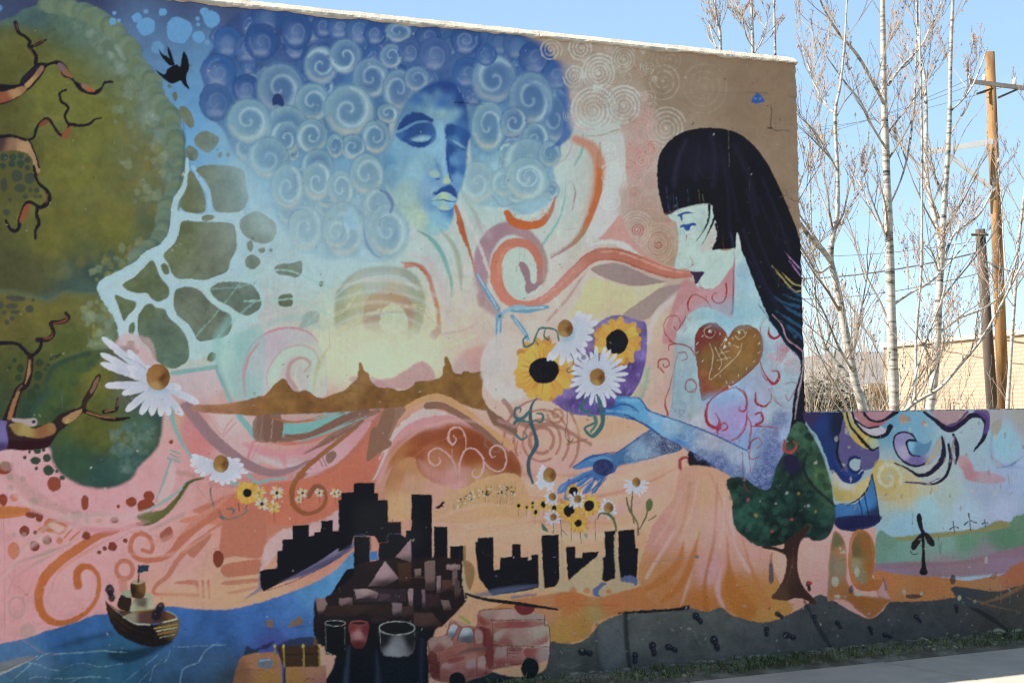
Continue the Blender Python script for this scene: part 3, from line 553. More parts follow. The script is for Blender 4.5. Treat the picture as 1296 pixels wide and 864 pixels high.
S('1530,560 1480,562 1400,555 1300,530 1200,490 1110,455 1020,438 940,445 870,485 800,550 730,620 650,695 570,740 500,752 430,738 370,690 330,610 325,500 365,410 440,370 520,385 570,440 592,520 588,600 560,650', (36, 56, 72, 80, 84, 84, 82, 80, 76, 74, 70, 64, 60, 56, 62, 70, 76, 78, 72, 66, 60, 56, 50, 40, 24), '1480,560,bc7464 1300,530,b87260 1110,455,b06a56 940,445,b47262 800,550,c08276 650,700,c28478 480,750,c47e6a 340,620,ca7e6a 330,470,c47860 440,370,c07862 570,440,bc7462 590,590,a87876', 10)
S('1500,556 1400,540 1300,512 1200,472 1110,438 1020,422 940,430', (8, 16, 20, 20, 18, 14, 8), 'cc9c8e', 14, .7); S('1500,576 1400,584 1300,560 1200,524 1110,488 1020,470 940,478 880,515 810,580', (5, 12, 16, 16, 14, 12, 12, 10), '984e40', 10, .6); S('980,412 1080,415 1180,448', (5, 10, 5), '8e5238', 8, .7); S('930,412 860,455 790,520', 8, '96604e', 8, .6)
S('345,600 345,490 385,415 450,388', (10, 30, 24, 10), 'd49078', 18, .7); S('380,680 362,600 365,520', 12, '9c5e4e', 12, .5); S('300,600 305,470 350,390', 10, 'a86a5c', 12, .5); S('600,720 720,620 800,540', 16, 'cc9a92', 14, .6)
part(); F('462,498 495,490 528,535 540,610 575,618 625,598 518,680 500,600', '957480', 8); S('448,515 448,545', 8, '6c6c78', 6, .7); S('600,392 615,440 640,470', 10, '7aa29c', 8, .7)
part('painted_swirl'); S('395,190 420,235 500,265 590,255 650,190 690,90', (44, 60, 54, 48, 32, 8), '400,210,bc642e 550,260,c0672f 660,180,b8745a', 8); part(); sponge('430,190 560,220 660,130 640,200 560,240 450,220', 40, 6, ['c87a48', 'bcc4be'], 41, .5, 4)
part('painted_swirl'); S('955,-70 948,60 905,190 845,320 760,400 660,462', (34, 44, 42, 36, 26, 10), '950,0,bf6c34 900,200,bc6c3c 830,330,a88064 720,420,a88484', 10); S('905,-40 900,60 850,200', 30, 'c4a088', 30, .5)
tile(2, 1); part()
# grey sail and cream panel
part('painted_panel', 'grey mauve and cream panel behind the painted bouquet')
F('400,500 480,470 560,475 640,510 720,545 780,565 700,580 600,580 500,555', '9a8484', 6); F('395,545 480,560 600,590 740,570 780,570 700,640 600,700 540,740 430,745 330,740 290,730 350,640', '400,640,c6bc90 600,640,c4bb94 500,730,c2b494 650,610,c4bca0', 8, .95)
F('860,575 760,590 680,640 560,730 600,755 690,750 740,690 800,650 840,610', 'a08c88', 6)
part(); S('905,565 820,640 740,720 700,790 690,864', (20, 40, 44, 40, 40), 'c8bdbd', 20, .7); S('395,480 330,600 260,720 200,790', (14, 22, 30, 20), 'ccb2ae', 16, .7); S('370,520 270,660 180,760', (14, 24, 18), 'a88480', 14, .7); S('215,640 240,700', 5, 'd0d0d0', 4, .9); S('230,650 250,695', 5, 'd0d0d0', 4, .8)
F('860,560 930,570 980,610 960,690 900,700 860,780 820,864 760,864 800,720', 'b98288', 20, .9)
# light-blue jointed sticks
part('painted_bone', 'pale blue jointed stick')
S('-180,520 -130,610 -70,700', (14, 30, 26), '6a94b4', 6); S('-175,525 -75,695', 10, '9ab8cc', 6); S('0,705 60,705 180,690', (24, 38, 20), '6a9ab4', 6); S('10,700 100,695 160,692', 12, 'a8bfca', 6)
S('0,735 60,810 80,850', (20, 26, 22), '6a9ab8', 6); S('10,745 70,830', 8, 'a0bccc', 5); S('-66,740 -70,864 -74,980', (34, 30, 24), '6f98b8', 5); S('-66,760 -70,960', 12, '9fb8c8', 5); Ell(-62, 735, 18, 20, '7ba4c0', 5); Ell(-62, 735, 8, 8, '4a6a84', 4)
S('-40,715 10,690 60,690', 22, '8ab0c4', 6); part()

# ---- swirls at the centre --------------------------------------------------------
tile(1, 1)
part('painted_arch', 'concentric sun arch painted in grey, cream and brown')
F('400,800 402,640 430,580 490,520 560,490 680,485 770,500 830,560 855,640 850,730 830,810 780,860 600,864 450,864', '420,600,8f9c90 600,500,9aa8a4 800,540,949c8c 840,700,9c9e80 420,720,9a9c7c 500,800,b8b094 600,560,a8b0a8 700,600,b0a894 500,640,b0b08c', 20, .9)
S('400,640 480,570 600,535 720,540 820,600', (10, 30, 40, 40, 20), 'b4bfc0', 16, .8); S('420,600 520,545 660,520 780,540', 10, '8a9890', 10, .6)
F('545,780 548,690 580,630 640,600 720,610 780,650 800,700 790,790 740,820 600,830', '570,660,b09a7a 700,620,b0926c 760,680,a88a78 580,760,a08478 650,640,b0987c', 14, .9)
F('632,800 635,720 665,680 705,672 745,700 765,745 765,800 700,825', 'b9bfa4', 10)
Ell(600, 900, 330, 100, 'c6c8aa', 110, .85); Ell(430, 860, 60, 70, 'c0c4ac', 60, .6)
S('410,810 500,770 640,710 780,690 860,700', (10, 14, 14, 8), 'c4c09a', 10, .6); S('560,740 700,715 830,720', 14, '9a8078', 12, .5)
part(); S('760,480 820,480 870,530 900,620 920,700 925,800 900,830', (30, 30, 30, 26, 26, 24, 50), '780,480,bc7a64 840,500,b8684e 900,620,b87468 920,700,b87a50 915,810,b48a80', 12, .85); S('740,465 800,470 860,520', 16, 'a8604c', 10, .6)
part('painted_swirl'); S('820,305 880,340 930,400 965,480 990,570 990,640', (12, 26, 28, 26, 20, 10), '830,310,6f9a9c 920,400,6ca4a4 980,520,7aa8a4', 10, .9); S('780,420 860,450 920,540 960,660 970,760', (20, 60, 60, 60, 60), 'c0b0b8', 40, .7); S('780,320 860,370 920,460 950,560', 24, 'b8c0c0', 20, .6)
S('935,300 1000,380 1030,480 1040,600', (20, 34, 36, 16), '9a9c8c', 18, .75); S('1060,150 1110,220 1140,310', (10, 36, 10), '9aa89c', 16, .7)
part('painted_swirl'); S('1012,180 1030,250 1050,320 1085,420 1110,530', (20, 38, 26, 16, 6), '1020,200,b86a42 1040,300,b06038 1090,450,b07050', 8)
part(); S('1045,200 1090,290 1140,400 1180,520', 22, 'c4c4c4', 12, .8); S('970,270 1020,340 1090,480 1120,620', 12, 'bcbcbc', 12, .6); S('1100,250 1180,330', 50, 'b2a0a8', 40, .5)
S('1110,600 1000,760 960,830', 50, 'c2b6b8', 40, .6); S('1170,760 1210,810', 10, '9ab0a8', 8, .7); S('1140,780 1180,830', 10, '9ab0a8', 8, .6); S('900,830 1040,810 1120,770', 22, 'b8989c', 20, .6)
# big pink-white swirl at left of centre, yellow glow behind the mesas
part(); zone(280, 310, 3.6)
Ell(700, 520, 330, 150, 'c9cab2', 170, .75); Ell(760, 560, 200, 90, 'd2d0b4', 90, .7)
for k_, (rx_, ry_) in enumerate(((250, 200), (300, 250), (350, 300), (400, 350), (455, 400))): Arc(720, 560, rx_, ry_, 190, 345, (6, 26, 10), ('c4c8b8', 'bccac4', 'c8c0b4', 'b8c8c8', 'c6c4bc')[k_], 22, .55)
for s in ('470,420 600,345 760,285 930,270', '500,330 560,300 640,200', '520,440 640,420 900,430', '900,440 1060,450 1180,400'): S(s, (6, 14, 8), 'c9c69c', 12, .6)
S('40,330 -10,420 -10,540 30,650 90,720', (40, 60, 70, 60, 40), '86b6b6', 60, .8); S('20,420 20,560 50,660', (20, 40, 20), 'b4ccc8', 30, .7); S('150,400 240,350 360,330 450,380', (20, 40, 40, 20), '8fb8b4', 40, .6)
part('painted_swirl', 'pale lilac dome with a mint curl behind the mesas')
F('112,700 98,580 130,470 200,405 300,376 390,395 450,460 480,540 450,700', '130,600,bab0ba 250,450,b8acb8 350,420,b8b4b8 200,600,bcb8be 420,500,bcc0b4 300,620,b8b4b4', 14, .95)
S('112,690 98,580 130,470 200,405 300,376 390,395 440,440', (8, 14, 14, 14, 14, 8), 'bc7f88', 8, .8)
S('255,690 235,600 290,500 365,480 425,530 425,610 400,690', (30, 60, 60, 56, 50, 40), 'b4c4ba', 20, .95); S('215,660 210,580 265,490 350,455 420,480 450,540', (6, 12, 12, 8), 'b88c94', 10, .7)
S('345,660 305,600 315,540 365,512 405,540 380,575', (24, 26, 22, 18, 12), 'b58c92', 10, .85); S('360,660 335,600 345,560', 16, 'bcc2b0', 10, .8); S('500,450 440,550 415,690', (10, 30, 14), 'b4ab6c', 22, .7); S('540,450 470,560 440,680', (10, 34, 20), 'c0c8a0', 30, .6)
tile(1, 2)
part(); F('470,190 540,170 620,190 700,240 760,250 680,270 560,250', 'b4909a', 20, .7); F('780,130 820,105 860,105 900,150 900,200 800,240 620,230 600,200 700,180', 'b88890', 16, .8); F('990,170 1040,60 1160,20 1240,40 1230,120 1150,170', '1000,150,b8a0a0 1150,60,bf928c 1200,120,bc8a84', 40, .8)

# ---- mesas -------------------------------------------------------------------------
part('painted_mesa', 'ochre brown mesa ridge with rock spires on the mural')
F('-324,320 -200,318 -60,300 0,285 50,270 90,220 125,192 135,186 150,190 165,215 190,250 215,255 245,242 275,255 300,280 340,288 400,262 450,250 490,205 512,190 514,150 524,148 518,108 534,106 548,150 572,158 574,190 600,220 625,235 680,232 720,250 760,245 800,220 806,200 880,198 946,180 946,125 956,118 955,76 968,74 985,110 1000,160 1040,165 1050,150 1075,150 1085,162 1140,150 1170,140 1150,200 1142,260 1160,310 1190,350 1150,350 1080,330 960,290 880,272 800,310 740,335 640,345 480,360 300,365 130,372 0,372 -160,372 -330,342',
  '-200,330,96664a 0,330,8a6034 100,260,8a6434 300,320,855c30 500,220,8e6a3c 600,300,80582e 750,290,86602f 900,230,8c662f 1100,220,84602e 1000,300,805a30', 5, mott=.14, curve='c')
for s in ('150,250 190,255 230,285', '440,262 480,250 520,258', '540,215 570,225 590,245', '640,300 700,300 720,310', '400,320 440,335 400,345', '830,205 900,212', '1060,290 1090,320', '260,300 300,320 280,340'): S(s, 5, '5e3c20', 4, .6)
S('690,150 760,180 810,190', 3, 'a88478', 4, .8)
part()

# pink and peach folds of ground between the ridge and the city
zone(0, 0, 1)
for s, w, c in (('620,560 690,590 760,585 830,560 880,552', (6, 20, 22, 18, 6), 'cc9a98'), ('600,585 680,615 760,612 850,585', (5, 14, 16, 6), 'd2ac96'), ('640,545 720,560 800,545 850,530', (5, 14, 14, 5), 'd0a690'), ('560,655 640,640 720,650 800,640 860,600', (5, 18, 20, 18, 6), 'cc9c96'), ('580,690 660,672 740,680 820,660', (5, 16, 18, 6), 'd4ae94'), ('600,715 680,700 760,705 830,690', (5, 14, 14, 5), 'cc9a90'), ('700,545 760,532 830,520', (4, 12, 5), 'd6b49c'), ('640,625 720,632 800,618 860,590', (3, 7, 7, 3), 'b8806c'), ('660,600 740,600 820,580', (3, 5, 3), 'b47c6c'), ('590,672 680,660 780,662', (3, 6, 3), 'bc8870')): S(s, w, c, max(w) * .7, .7)
part()
# ---- bouquet pieces ------------------------------------------------------------------
def petal(cx, cy, ang, r0, r1, w, col, soft=3, sq=1., a=1.):
    c, s = math.cos(math.radians(ang)), math.sin(math.radians(ang)) * 1
    def q(r, t): return (cx + r * c - t * s, cy + (r * s + t * c) * sq)
    F([q(r0, -w * .3), q((r0 + r1) * .5, -w * .5), q(r1 * .9, -w * .42), q(r1, 0), q(r1 * .9, w * .42), q((r0 + r1) * .5, w * .5), q(r0, w * .3)], col, soft, a)
def sunflower(cx, cy, rx, ry, R, rot=0, n=20, label=None, seed=1, sq=1., name='painted_sunflower'):
    q = np.random.default_rng(seed); k = part(name, label)
    for L, cs in ((0, ('c08a3c', 'c4963e', 'b8813c')), (1, ('c9a040', 'ccaa48', 'c8953c'))):
        for i in range(n):
            an = 360 * (i + .5 * L + .4 * q.random()) / n
            petal(cx, cy, an, rx * .7, R * (.82 + .3 * q.random()) * (1 - .08 * L), R * .3, cs[int(q.random() * 3)], 4, sq)
    for i in range(n * 2): 
        an = math.radians(360 * q.random()); S([(cx + rx * .9 * math.cos(an), cy + ry * .9 * math.sin(an) * sq), (cx + R * .74 * math.cos(an), cy + R * .74 * math.sin(an) * sq)], (R * .07, R * .02), ('b8702c', 'd0b050')[i % 2], 4, .6)
    part('seed_head', None, k); F(ring(cx, cy, rx, ry, rot, 14, wob=.08).tolist(), '17141c', 4)
    for i in range(5): Arc(cx, cy, rx * (.2 + .15 * i), ry * (.2 + .15 * i), 30 * i, 30 * i + 220, rx * .05, '302c34', 4, .5, rot)
    part()
def daisy(cx, cy, petals, hx, hy, hr, label=None, w=1., hrot=0, name='painted_daisy'):
    """petals: 'angle,length ...' around (cx,cy); the seed head sits at (hx,hy)"""
    k = part(name, label)
    for i, t in enumerate(petals.split()):
        an, L = (float(v) for v in t.split(','))
        ex, ey = cx + L * math.cos(math.radians(an)), cy + L * math.sin(math.radians(an))
        petal(cx, cy, an, hr * .4, L, hr * .62 * w, f'{cx},{cy},96aec4 {ex},{ey},c6c6d2 {(cx+ex)/2},{(cy+ey)/2},b8bccc', 3)
        S([(cx + (ex - cx) * .3, cy + (ey - cy) * .3), (cx + (ex - cx) * .8, cy + (ey - cy) * .8)], hr * .07, '9cb0c8', 4, .5)
    part('seed_head', None, k); Ell(hx, hy, hr, hr * 1.12, f'{hx-hr*.5},{hy},9a7038 {hx+hr*.1},{hy-hr*.2},a0743a {hx+hr*.35},{hy},5a3418 {hx-hr*.2},{hy+hr*.7},a88a54 {hx+hr*.8},{hy+hr*.3},7c5628', 4, rot=hrot)
    part()
def burst(a0, a1, n, L0, L1, seed):
    q = np.random.default_rng(seed)
    return ' '.join(f'{a0 + (a1 - a0) * (i + .3 * q.random()) / n:.0f},{L0 + (L1 - L0) * q.random():.0f}' for i in range(n))

# dark outline plants and white wheel behind the bouquet
tile(2, 2); part('painted_disc', 'pale cream disc behind the sunflowers')
Ell(-20, 130, 140, 180, '-100,100,c2bcbc 0,200,c4b8b4 -60,260,c8c0bc 60,60,c8b8b0', 20, .9); part()
tile(2, 2)
S('-40,300 60,420 200,420 330,480 400,520', (30, 34, 30, 26, 20), '8a5c4c', 10, .7)
for r in (60, 96, 140, 190): Arc(150, 500, r, r * 1.1, 150 if r > 100 else 60, 400, 16 if r > 70 else 22, '9a6254', 8, .75)
S('280,520 380,495', 14, '9a6254', 6, .7); S('340,450 330,540', 12, '9a6254', 6, .7); Spi(225, 370, 6, 46, 1.5, 16, '9c6a50', 8, .75)
for x in (0, 20, 40): S(f'{x-10},500 {x-20},560', 7, '8a584c', 5, .7)
F('340,395 500,380 690,420 640,450 520,480 420,500 330,470', 'c49c7c', 30, .6)
part('painted_cloth', 'purple cloth wrapping the painted bouquet')
zone(640, 380, 8)
F('640,480 760,380 900,260 1030,170 1160,150 1330,200 1420,240 1430,500 1400,700 1340,860 1240,1000 1100,1140 940,1160 760,1160 620,1130 520,1060 460,1000 560,900 640,800 680,640', '800,400,8a7aa4 780,560,7a689c 1000,240,8478a8 1300,700,5c4688 1360,500,7464a0 1250,950,64508c 700,1050,5a4684 560,1040,7460a0 900,1120,64509c 650,900,7a6aa0', 14, mott=.25)
for i in range(60):
    q = rng.random(2); x, y = (1200 + 200 * q[0], 650 + 400 * q[1]) if i % 2 else (520 + 400 * q[0], 980 + 150 * q[1])
    S(f'{x},{y} {x+40*(q[1]-.2)},{y-60*q[0]-20}', 9, ('4a3478', 'a090bc', '6c5898')[i % 3], 8, .5)
part(); S('1440,700 1420,860 1360,1000', (60, 60, 40), '6aa88a', 60, .7)
sunflower(390, 710, 150, 135, 330, 0, 20, 'sunflower with tilted black head left of the painted daisies', 3, .98)
sunflower(1130, 420, 112, 126, 250, 25, 22, 'sunflower highest in the painted bouquet', 4, .96)
S('540,420 520,320 480,290 400,280 340,290 300,380 270,440 200,470 180,400 220,360', (20, 22, 24, 24, 20, 26, 22, 14), '3f6a6c', 6); S('400,300 390,360 430,400 440,360', (14, 22, 12), '3f6a6c', 6); S('300,400 330,450', 14, '3f6a6c', 6)
daisy(640, 330, '-62,250 -50,260 -38,300 -22,320 -5,260 15,250 35,230 52,270 75,280 88,330 104,340 122,330 128,360', 605, 285, 80, 'drooping daisy between the two painted sunflowers', 1.25)
daisy(925, 770, burst(-175, 185, 26, 250, 330, 9), 930, 775, 78, 'open daisy facing out at the front of the bouquet', .9)
S('660,540 690,620 650,680 620,700 640,730 690,715', 14, '3f6a6c', 6); Ell(660, 650, 24, 34, 'c0963c', 8, .8); Ell(790, 575, 26, 26, '5c5478', 10, .7)
# hanging tendrils
part('painted_tendril', 'dark teal curling tendril hanging below the bouquet'); tile(2, 2)
S('125,285 98,330 95,400 110,450 125,520 90,590 85,650 105,715', (8, 16, 22, 20, 26, 18, 24, 14), '3a5a66', 4); S('92,350 50,390 15,380 20,335 45,340 40,360', (16, 20, 16, 12, 8), '3f6a70', 4); S('95,410 25,400 8,450 45,495 75,480 60,455', (10, 18, 20, 18, 12, 8), '3f6a70', 4); S('105,400 150,405 155,370 125,362', (10, 16, 12), '3f6a6c', 4)
part('painted_tendril'); S('430,270 450,330 460,400 440,450 405,480 370,440 400,420 420,410 415,380', (12, 22, 28, 24, 26, 20, 14, 14, 10), '3a6a68', 4); S('380,280 350,330 370,355 400,350', (8, 20, 14), '3a6a68', 4); S('385,375 420,378 425,420 400,455', (12, 18, 16), '4a7a74', 4)
part('painted_tendril'); S('275,290 280,400 270,470 295,510 312,490', 6, '45504c', 4); S('285,350 310,370 310,340', 8, '6a7c60', 4); part()

# ---- woman ----------------------------------------------------------------------------
W = part('painted_woman', 'dark-haired woman in profile with spiral-covered skin painted on the mural')
zone(820, 240, 8)
SK = 'b2c6c2'
F('200,250 420,160 640,120 720,330 720,600 900,600 930,560 1000,700 1080,900 1200,1150 1300,1350 1400,1500 1480,1620 1500,2100 1440,2600 1300,2950 1180,3040 1040,2860 760,2830 640,2600 420,2520 240,2320 230,2200 262,1900 285,1530 300,1400 380,1250 480,1190 560,1180 600,1150 570,1050 500,980 470,930 430,830 390,798 310,808 272,792 270,740 300,620 306,520 300,430 285,340',
  '400,300,b2c6c2 500,700,b4c8c4 750,720,b2c6c0 350,600,b4c6c2 900,900,9cbccc 800,1300,94bacd 500,1300,a8c4c8 350,1600,a8bcc4 400,2000,98b4c4 700,1200,b0c2c4 1000,1300,a4c4cc 1300,1700,9cb0c0 1200,2000,a4a8c4 800,2200,8aa4cc 700,2500,a48cc0 950,2300,a494c8 1000,2600,7c9cc8 1350,2200,9cacbc 1200,2700,7484b4 500,2350,b4b8c4 850,2100,8cb4d4 620,1900,a8c0c8', 6, mott=.06)
F('530,960 640,860 760,800 860,740 885,640 880,1000 870,1250 840,1300 700,1220 560,1190 440,1240 360,1320 300,1420 240,1400 280,1250 380,1120 480,1050', '700,1000,bc8e96 500,1150,bc8c92 850,900,b88890 400,1250,bc9498', 8)
F('470,830 440,820 560,830 620,800 840,600 880,640 870,740 800,850 720,960 640,1010 580,1020 560,990 520,950', SK, 8)
S('545,990 600,1015 640,1000', 10, 'a84854', 6); S('875,620 868,900 860,1180 845,1255', (6, 8, 14, 24), '3a4468', 6, .9)
S('235,250 285,340 300,430 305,520 300,620 272,740 276,790 312,806 400,795', 5, '7c5c6c', 5, .7)
part('painted_lips', None, W); F('425,825 480,832 570,833 535,890 500,950 470,945 465,890', '412a4a', 5)
part('painted_eye', None, W)
S('308,262 350,245 400,232 468,238', (22, 26, 22, 6), '2a5090', 5); F('305,258 348,246 352,312 338,318 326,284', '2f5898', 5, curve='c'); F('318,386 345,350 395,352 440,332 496,346 484,364 432,366 424,408 392,420 370,402 362,378', '2c549a', 5, curve='c'); S('340,310 370,345', 8, 'b08890', 6, .7); S('355,400 375,460', 12, '7aa4c8', 8, .7); S('495,355 470,390 430,410', 6, '5c84b4', 5, .7); F('430,375 475,372 430,400', 'c4d0d0', 4); S('390,465 388,520', (14, 4), '8a4a5c', 5); S('395,460 440,455', 10, 'c09098', 8, .7)
again(W); S('420,675 450,715 440,770 410,792', (6, 10, 8), 'a85a6c', 6, .9); F('540,570 620,430 690,330 695,480 650,600 560,620', 'c0b0b0', 40, .6)
for i in range(14): Arc(590 + 90 * rng.random(), 430 + 160 * rng.random(), 16, 16, 0, 260, 3, 'b07c80', 3, .6)
# skin ornament: fine concentric swirls
def whorl(cx, cy, r, n, col, w, a, sq=1.):
    for i in range(n): Arc(cx, cy, r * (i + 1) / n, r * (i + 1) / n * sq, 40 * i, 40 * i + 330, w, col, 3, a * .6)
zone(860, 340, 8)
whorl(655, 20, 74, 4, '4a7cb8', 9, .8); whorl(700, 150, 90, 5, '7ca4c8', 6, .55); whorl(720, 250, 110, 6, '7c9cc0', 5, .4); whorl(100, 490, 80, 4, 'a86474', 7, .7); whorl(20, 580, 60, 4, 'a05464', 7, .7); whorl(445, 405, 42, 3, 'a03c48', 8, .8); whorl(1035, 800, 80, 5, 'b8545c', 9, .75); whorl(1110, 840, 60, 4, 'b8484c', 9, .75); whorl(40, 660, 90, 5, 'b0a0a8', 5, .6); whorl(870, 560, 60, 3, 'b8a8a8', 6, .5)
RED = '9c2c38'
S('320,400 280,330 200,275 140,265 95,310 80,370 95,430', (8, 14, 12, 14, 24, 12), RED, 5); S('265,270 290,350 330,410', 8, RED, 4); S('470,155 478,230 455,320 400,350 350,330 330,280 370,240 385,265', (24, 22, 18, 26, 22, 16, 10, 6), RED, 5); S('350,440 400,500 420,580', 5, '6c4058', 4, .8)
S('-110,830 -100,770 20,760 100,800 150,864', (8, 18, 20, 14, 8), RED, 5); S('0,600 60,490 30,560', 14, RED, 6, .8); S('820,640 815,560 850,490 890,470', 6, 'a05060', 4, .8); S('910,590 900,650 940,705 1000,690 1040,640 1060,600', (10, 16, 30, 22, 8), RED, 5)
# heart
H = part('painted_heart', 'ochre stitched heart on the painted chest', W); tile(2, 2)
F('925,20 930,-40 960,-80 1000,-95 1040,-90 1085,-45 1095,-20 1130,-70 1180,-85 1230,-70 1265,-30 1272,40 1255,100 1210,150 1150,200 1080,245 1010,280 965,298 950,240 940,150 930,80', '950,0,7c3834 1000,-60,70302e 1000,60,805c2c 1150,0,8a6430 1200,80,8a642e 1050,200,865c2c 970,250,8a4a34 1120,120,8c6834', 5, rim=('7a2a2a', 14, .7), mott=.1)
for i in range(26):
    t = i / 26 * 6.283; x = 1100 + 160 * math.sin(t) ** 3; y = 60 - (130 * math.cos(t) - 50 * math.cos(2 * t) - 20 * math.cos(3 * t) - 10 * math.cos(4 * t)) * .98 + 6
    S([(x, y), (x + 9 * math.cos(t * 2), y + 9)], 5, 'ccc4bc', 3, .9)
for s in ('1000,-60 1030,-50 1010,-20 980,-30 975,-60 1010,-80', '1140,-50 1170,-60 1180,-30 1150,-10 1130,-30', '1000,10 1020,80 1000,190 1080,130 1150,60 1165,10', '1030,30 1060,100 1050,140', '1050,30 1090,90', '1040,95 1110,80', '1060,20 1080,-10 1070,40', '1120,20 1150,30', '1050,60 1100,50'): S(s, 5, 'c8b89c', 3, .8)
dots('1078,26,7 1085,-10,6 1000,-52,7 1150,-45,7', 'ccc8c4', 3); again(W)
# red vines over torso
for s, w in (('800,0 850,15 900,30 925,70', 9), ('850,60 880,55 885,90 860,95', 8), ('740,130 745,95 785,90 795,120 770,130 765,115', 9), ('745,130 770,158', 8), ('835,70 800,230 775,300 790,370', (6, 5, 8, 14)), ('880,240 885,200 915,190 935,220 925,255 900,255', 10), ('1130,230 1060,250 1000,300 985,350 985,400 1010,430 1050,440 1050,400 1030,365', (5, 8, 10, 14, 20, 22, 18, 10)), ('1130,230 1180,260 1188,320 1175,350 1150,345 1155,325', (6, 10, 12, 16, 8)),
             ('1040,470 1045,430 1080,410 1090,440 1065,450', 10), ('1190,380 1180,440 1140,490 1110,500', 9), ('1195,390 1210,430 1195,560 1205,650', 8), ('1255,90 1265,160 1290,200', 7), ('1235,260 1240,310 1280,330 1300,310', (8, 14, 12)), ('1230,370 1260,360 1270,400 1235,425 1296,430', (12, 16, 10)), ('1250,550 1265,510 1235,490 1205,520 1200,570 1230,595', 10), ('910,662 860,655 850,600 885,585 890,610', (8, 18, 20, 10))): S(s, w, RED, 4, .9)
whorl(845, 340, 40, 5, '5c6c94', 4, .7); whorl(880, 375, 34, 4, '5c6c94', 4, .7); whorl(825, 380, 30, 4, '6c7ca0', 4, .7); whorl(1150, 320, 120, 5, 'b8a0d0', 6, .35); whorl(860, 160, 60, 5, '98a8b8', 4, .4); whorl(850, 250, 50, 5, '98a8b8', 4, .4); S('835,10 820,200 812,330', 5, '5c6080', 4, .7)
S('905,250 910,320 900,400', 26, '8c8c70', 24, .5)
F('895,560 960,540 1100,640 1060,680 1000,655 920,670 895,630', '1c1c2c', 6)
S('800,390 850,410', 14, '485878', 10, .5)
zone(840, 380, 3.6)
F('50,190 130,200 150,330 170,450 130,525 40,525', '8aa0ac', 40, .45, own=False); Ell(300, 60, 160, 60, '84b2c8', 70, .5, own=False); Ell(290, 500, 90, 70, 'a48cc0', 70, .5, own=False); Ell(250, 450, 80, 30, '7ca8cc', 40, .5, own=False); S('450,120 460,240 430,380 400,520 390,640', (30, 40, 44, 40, 30), '8aa2b4', 40, .5); S('560,480 520,560 500,680', (30, 70, 60), '52609a', 50, .6)
for i in range(220):
    q_ = rng.random(2); x_, y_ = 45 + 90 * q_[0], 200 + 320 * q_[1]; Arc(x_, y_, 4, 4, 0, 250, 1.6, ('7c90a0', 'b0c0c4')[i % 2], 2, .5)
VINE = '962230'
for s, w in (('5,150 0,110 20,75 60,72 75,105 60,135 45,120', 5), ('5,150 40,190 85,203 120,215 142,245', 5), ('62,262 65,240 95,235 105,262 85,275', 4), ('150,385 130,360 105,370 100,400 120,418 140,405', 5), ('330,395 260,420 210,460 190,510 200,560 235,578 252,548 238,520', (4, 5, 6, 7, 10, 11, 8, 4)), ('330,395 368,430 378,480 362,508 340,496', (4, 5, 7, 7, 4)), ('245,612 252,572 275,558 292,578 272,592', 5), ('380,500 372,560 340,615 300,638', 4), ('378,520 402,580 386,680', 4), ('442,150 446,110 470,76 492,68', 3), ('440,280 462,340 500,375 528,360 526,330 505,318', (4, 6, 8, 8, 6, 4)), ('482,122 482,150 508,172 534,160', (4, 8, 8, 4)), ('418,420 420,466 455,482 486,460 488,428', (5, 9, 9, 7, 4)), ('414,520 440,510 452,540 432,566 418,560', 5), ('400,572 470,575 540,582', 4), ('392,704 398,645 430,624 448,652 426,672', 5), ('385,690 396,722 432,714', 6), ('386,690 396,780', 4), ('556,442 560,384 600,368 622,384', 5), ('490,400 522,470 562,490', 3), ('556,462 592,474', 4), ('345,620 342,660', 3)): S(s, w, VINE, 3, .92)
for x_, y_, r_ in ((575, 238, 42), (540, 222, 30), (590, 290, 34), (520, 300, 36), (548, 270, 26), (500, 260, 24)): 
    for i in range(4): Arc(x_, y_, r_ * (i + 1) / 4, r_ * (i + 1) / 4, 50 * i, 50 * i + 300, 3.4, ('b4505c', 'c08890')[i % 2], 3, .75)
for x_, y_, r_ in ((70, 485, 32), (52, 515, 26), (95, 522, 24), (130, 70, 30), (95, 100, 28), (75, 130, 24)):
    for i in range(4): Arc(x_, y_, r_ * (i + 1) / 4, r_ * (i + 1) / 4, 50 * i, 50 * i + 300, 2.4, '46527c' if y_ > 300 else 'a04c5c', 3, .75)
tile(2, 2)
# far arm and hand
A2 = part('painted_arm', 'far arm reaching down to the meadow flowers', W)
F('860,545 800,490 720,440 680,455 600,510 520,565 400,575 310,635 330,648 390,635 420,640 350,670 290,700 240,730 228,765 240,770 275,750 320,710 330,720 280,760 268,800 282,805 310,770 350,730 400,690 415,700 380,730 355,765 370,770 400,745 420,705 435,715 400,765 418,768 450,720 480,680 520,660 545,628 640,610 740,580', '800,520,40486c 700,480,5c6c94 640,550,7c98b4 560,590,44709c 450,600,4a7cb0 350,620,4a80b4 480,650,3c5890 300,720,4a6ea8 400,720,406aa4 250,760,5a80b4', 4)
S('530,560 420,578 330,620 310,638', (8, 10, 8), '2a4c84', 4, .9); S('520,570 700,450', 8, '2a4878', 4, .8); S('540,610 700,590 850,545', 8, '2c4a80', 6, .7)
for s in ('345,672 280,712 236,762', '370,690 310,740 275,795', '405,690 375,735 362,765', '445,700 420,745 410,765'): S(s, (14, 12, 8), '6c98c4', 8, .7)
for s in ('400,672 320,712 245,768', '425,690 350,740 288,800', '455,705 405,750 375,768', '480,690 440,735 420,765'): S(s, (6, 7, 5), '2a4680', 4, .9)
S('400,600 460,590 500,600', 22, '6a9cc8', 16, .6); Ell(462, 635, 52, 42, '28305c', 6)
for i in range(5): Arc(462, 635, 10 + 9 * i, 8 + 7 * i, 0, 360, 3, '5a64a0', 3, .7)
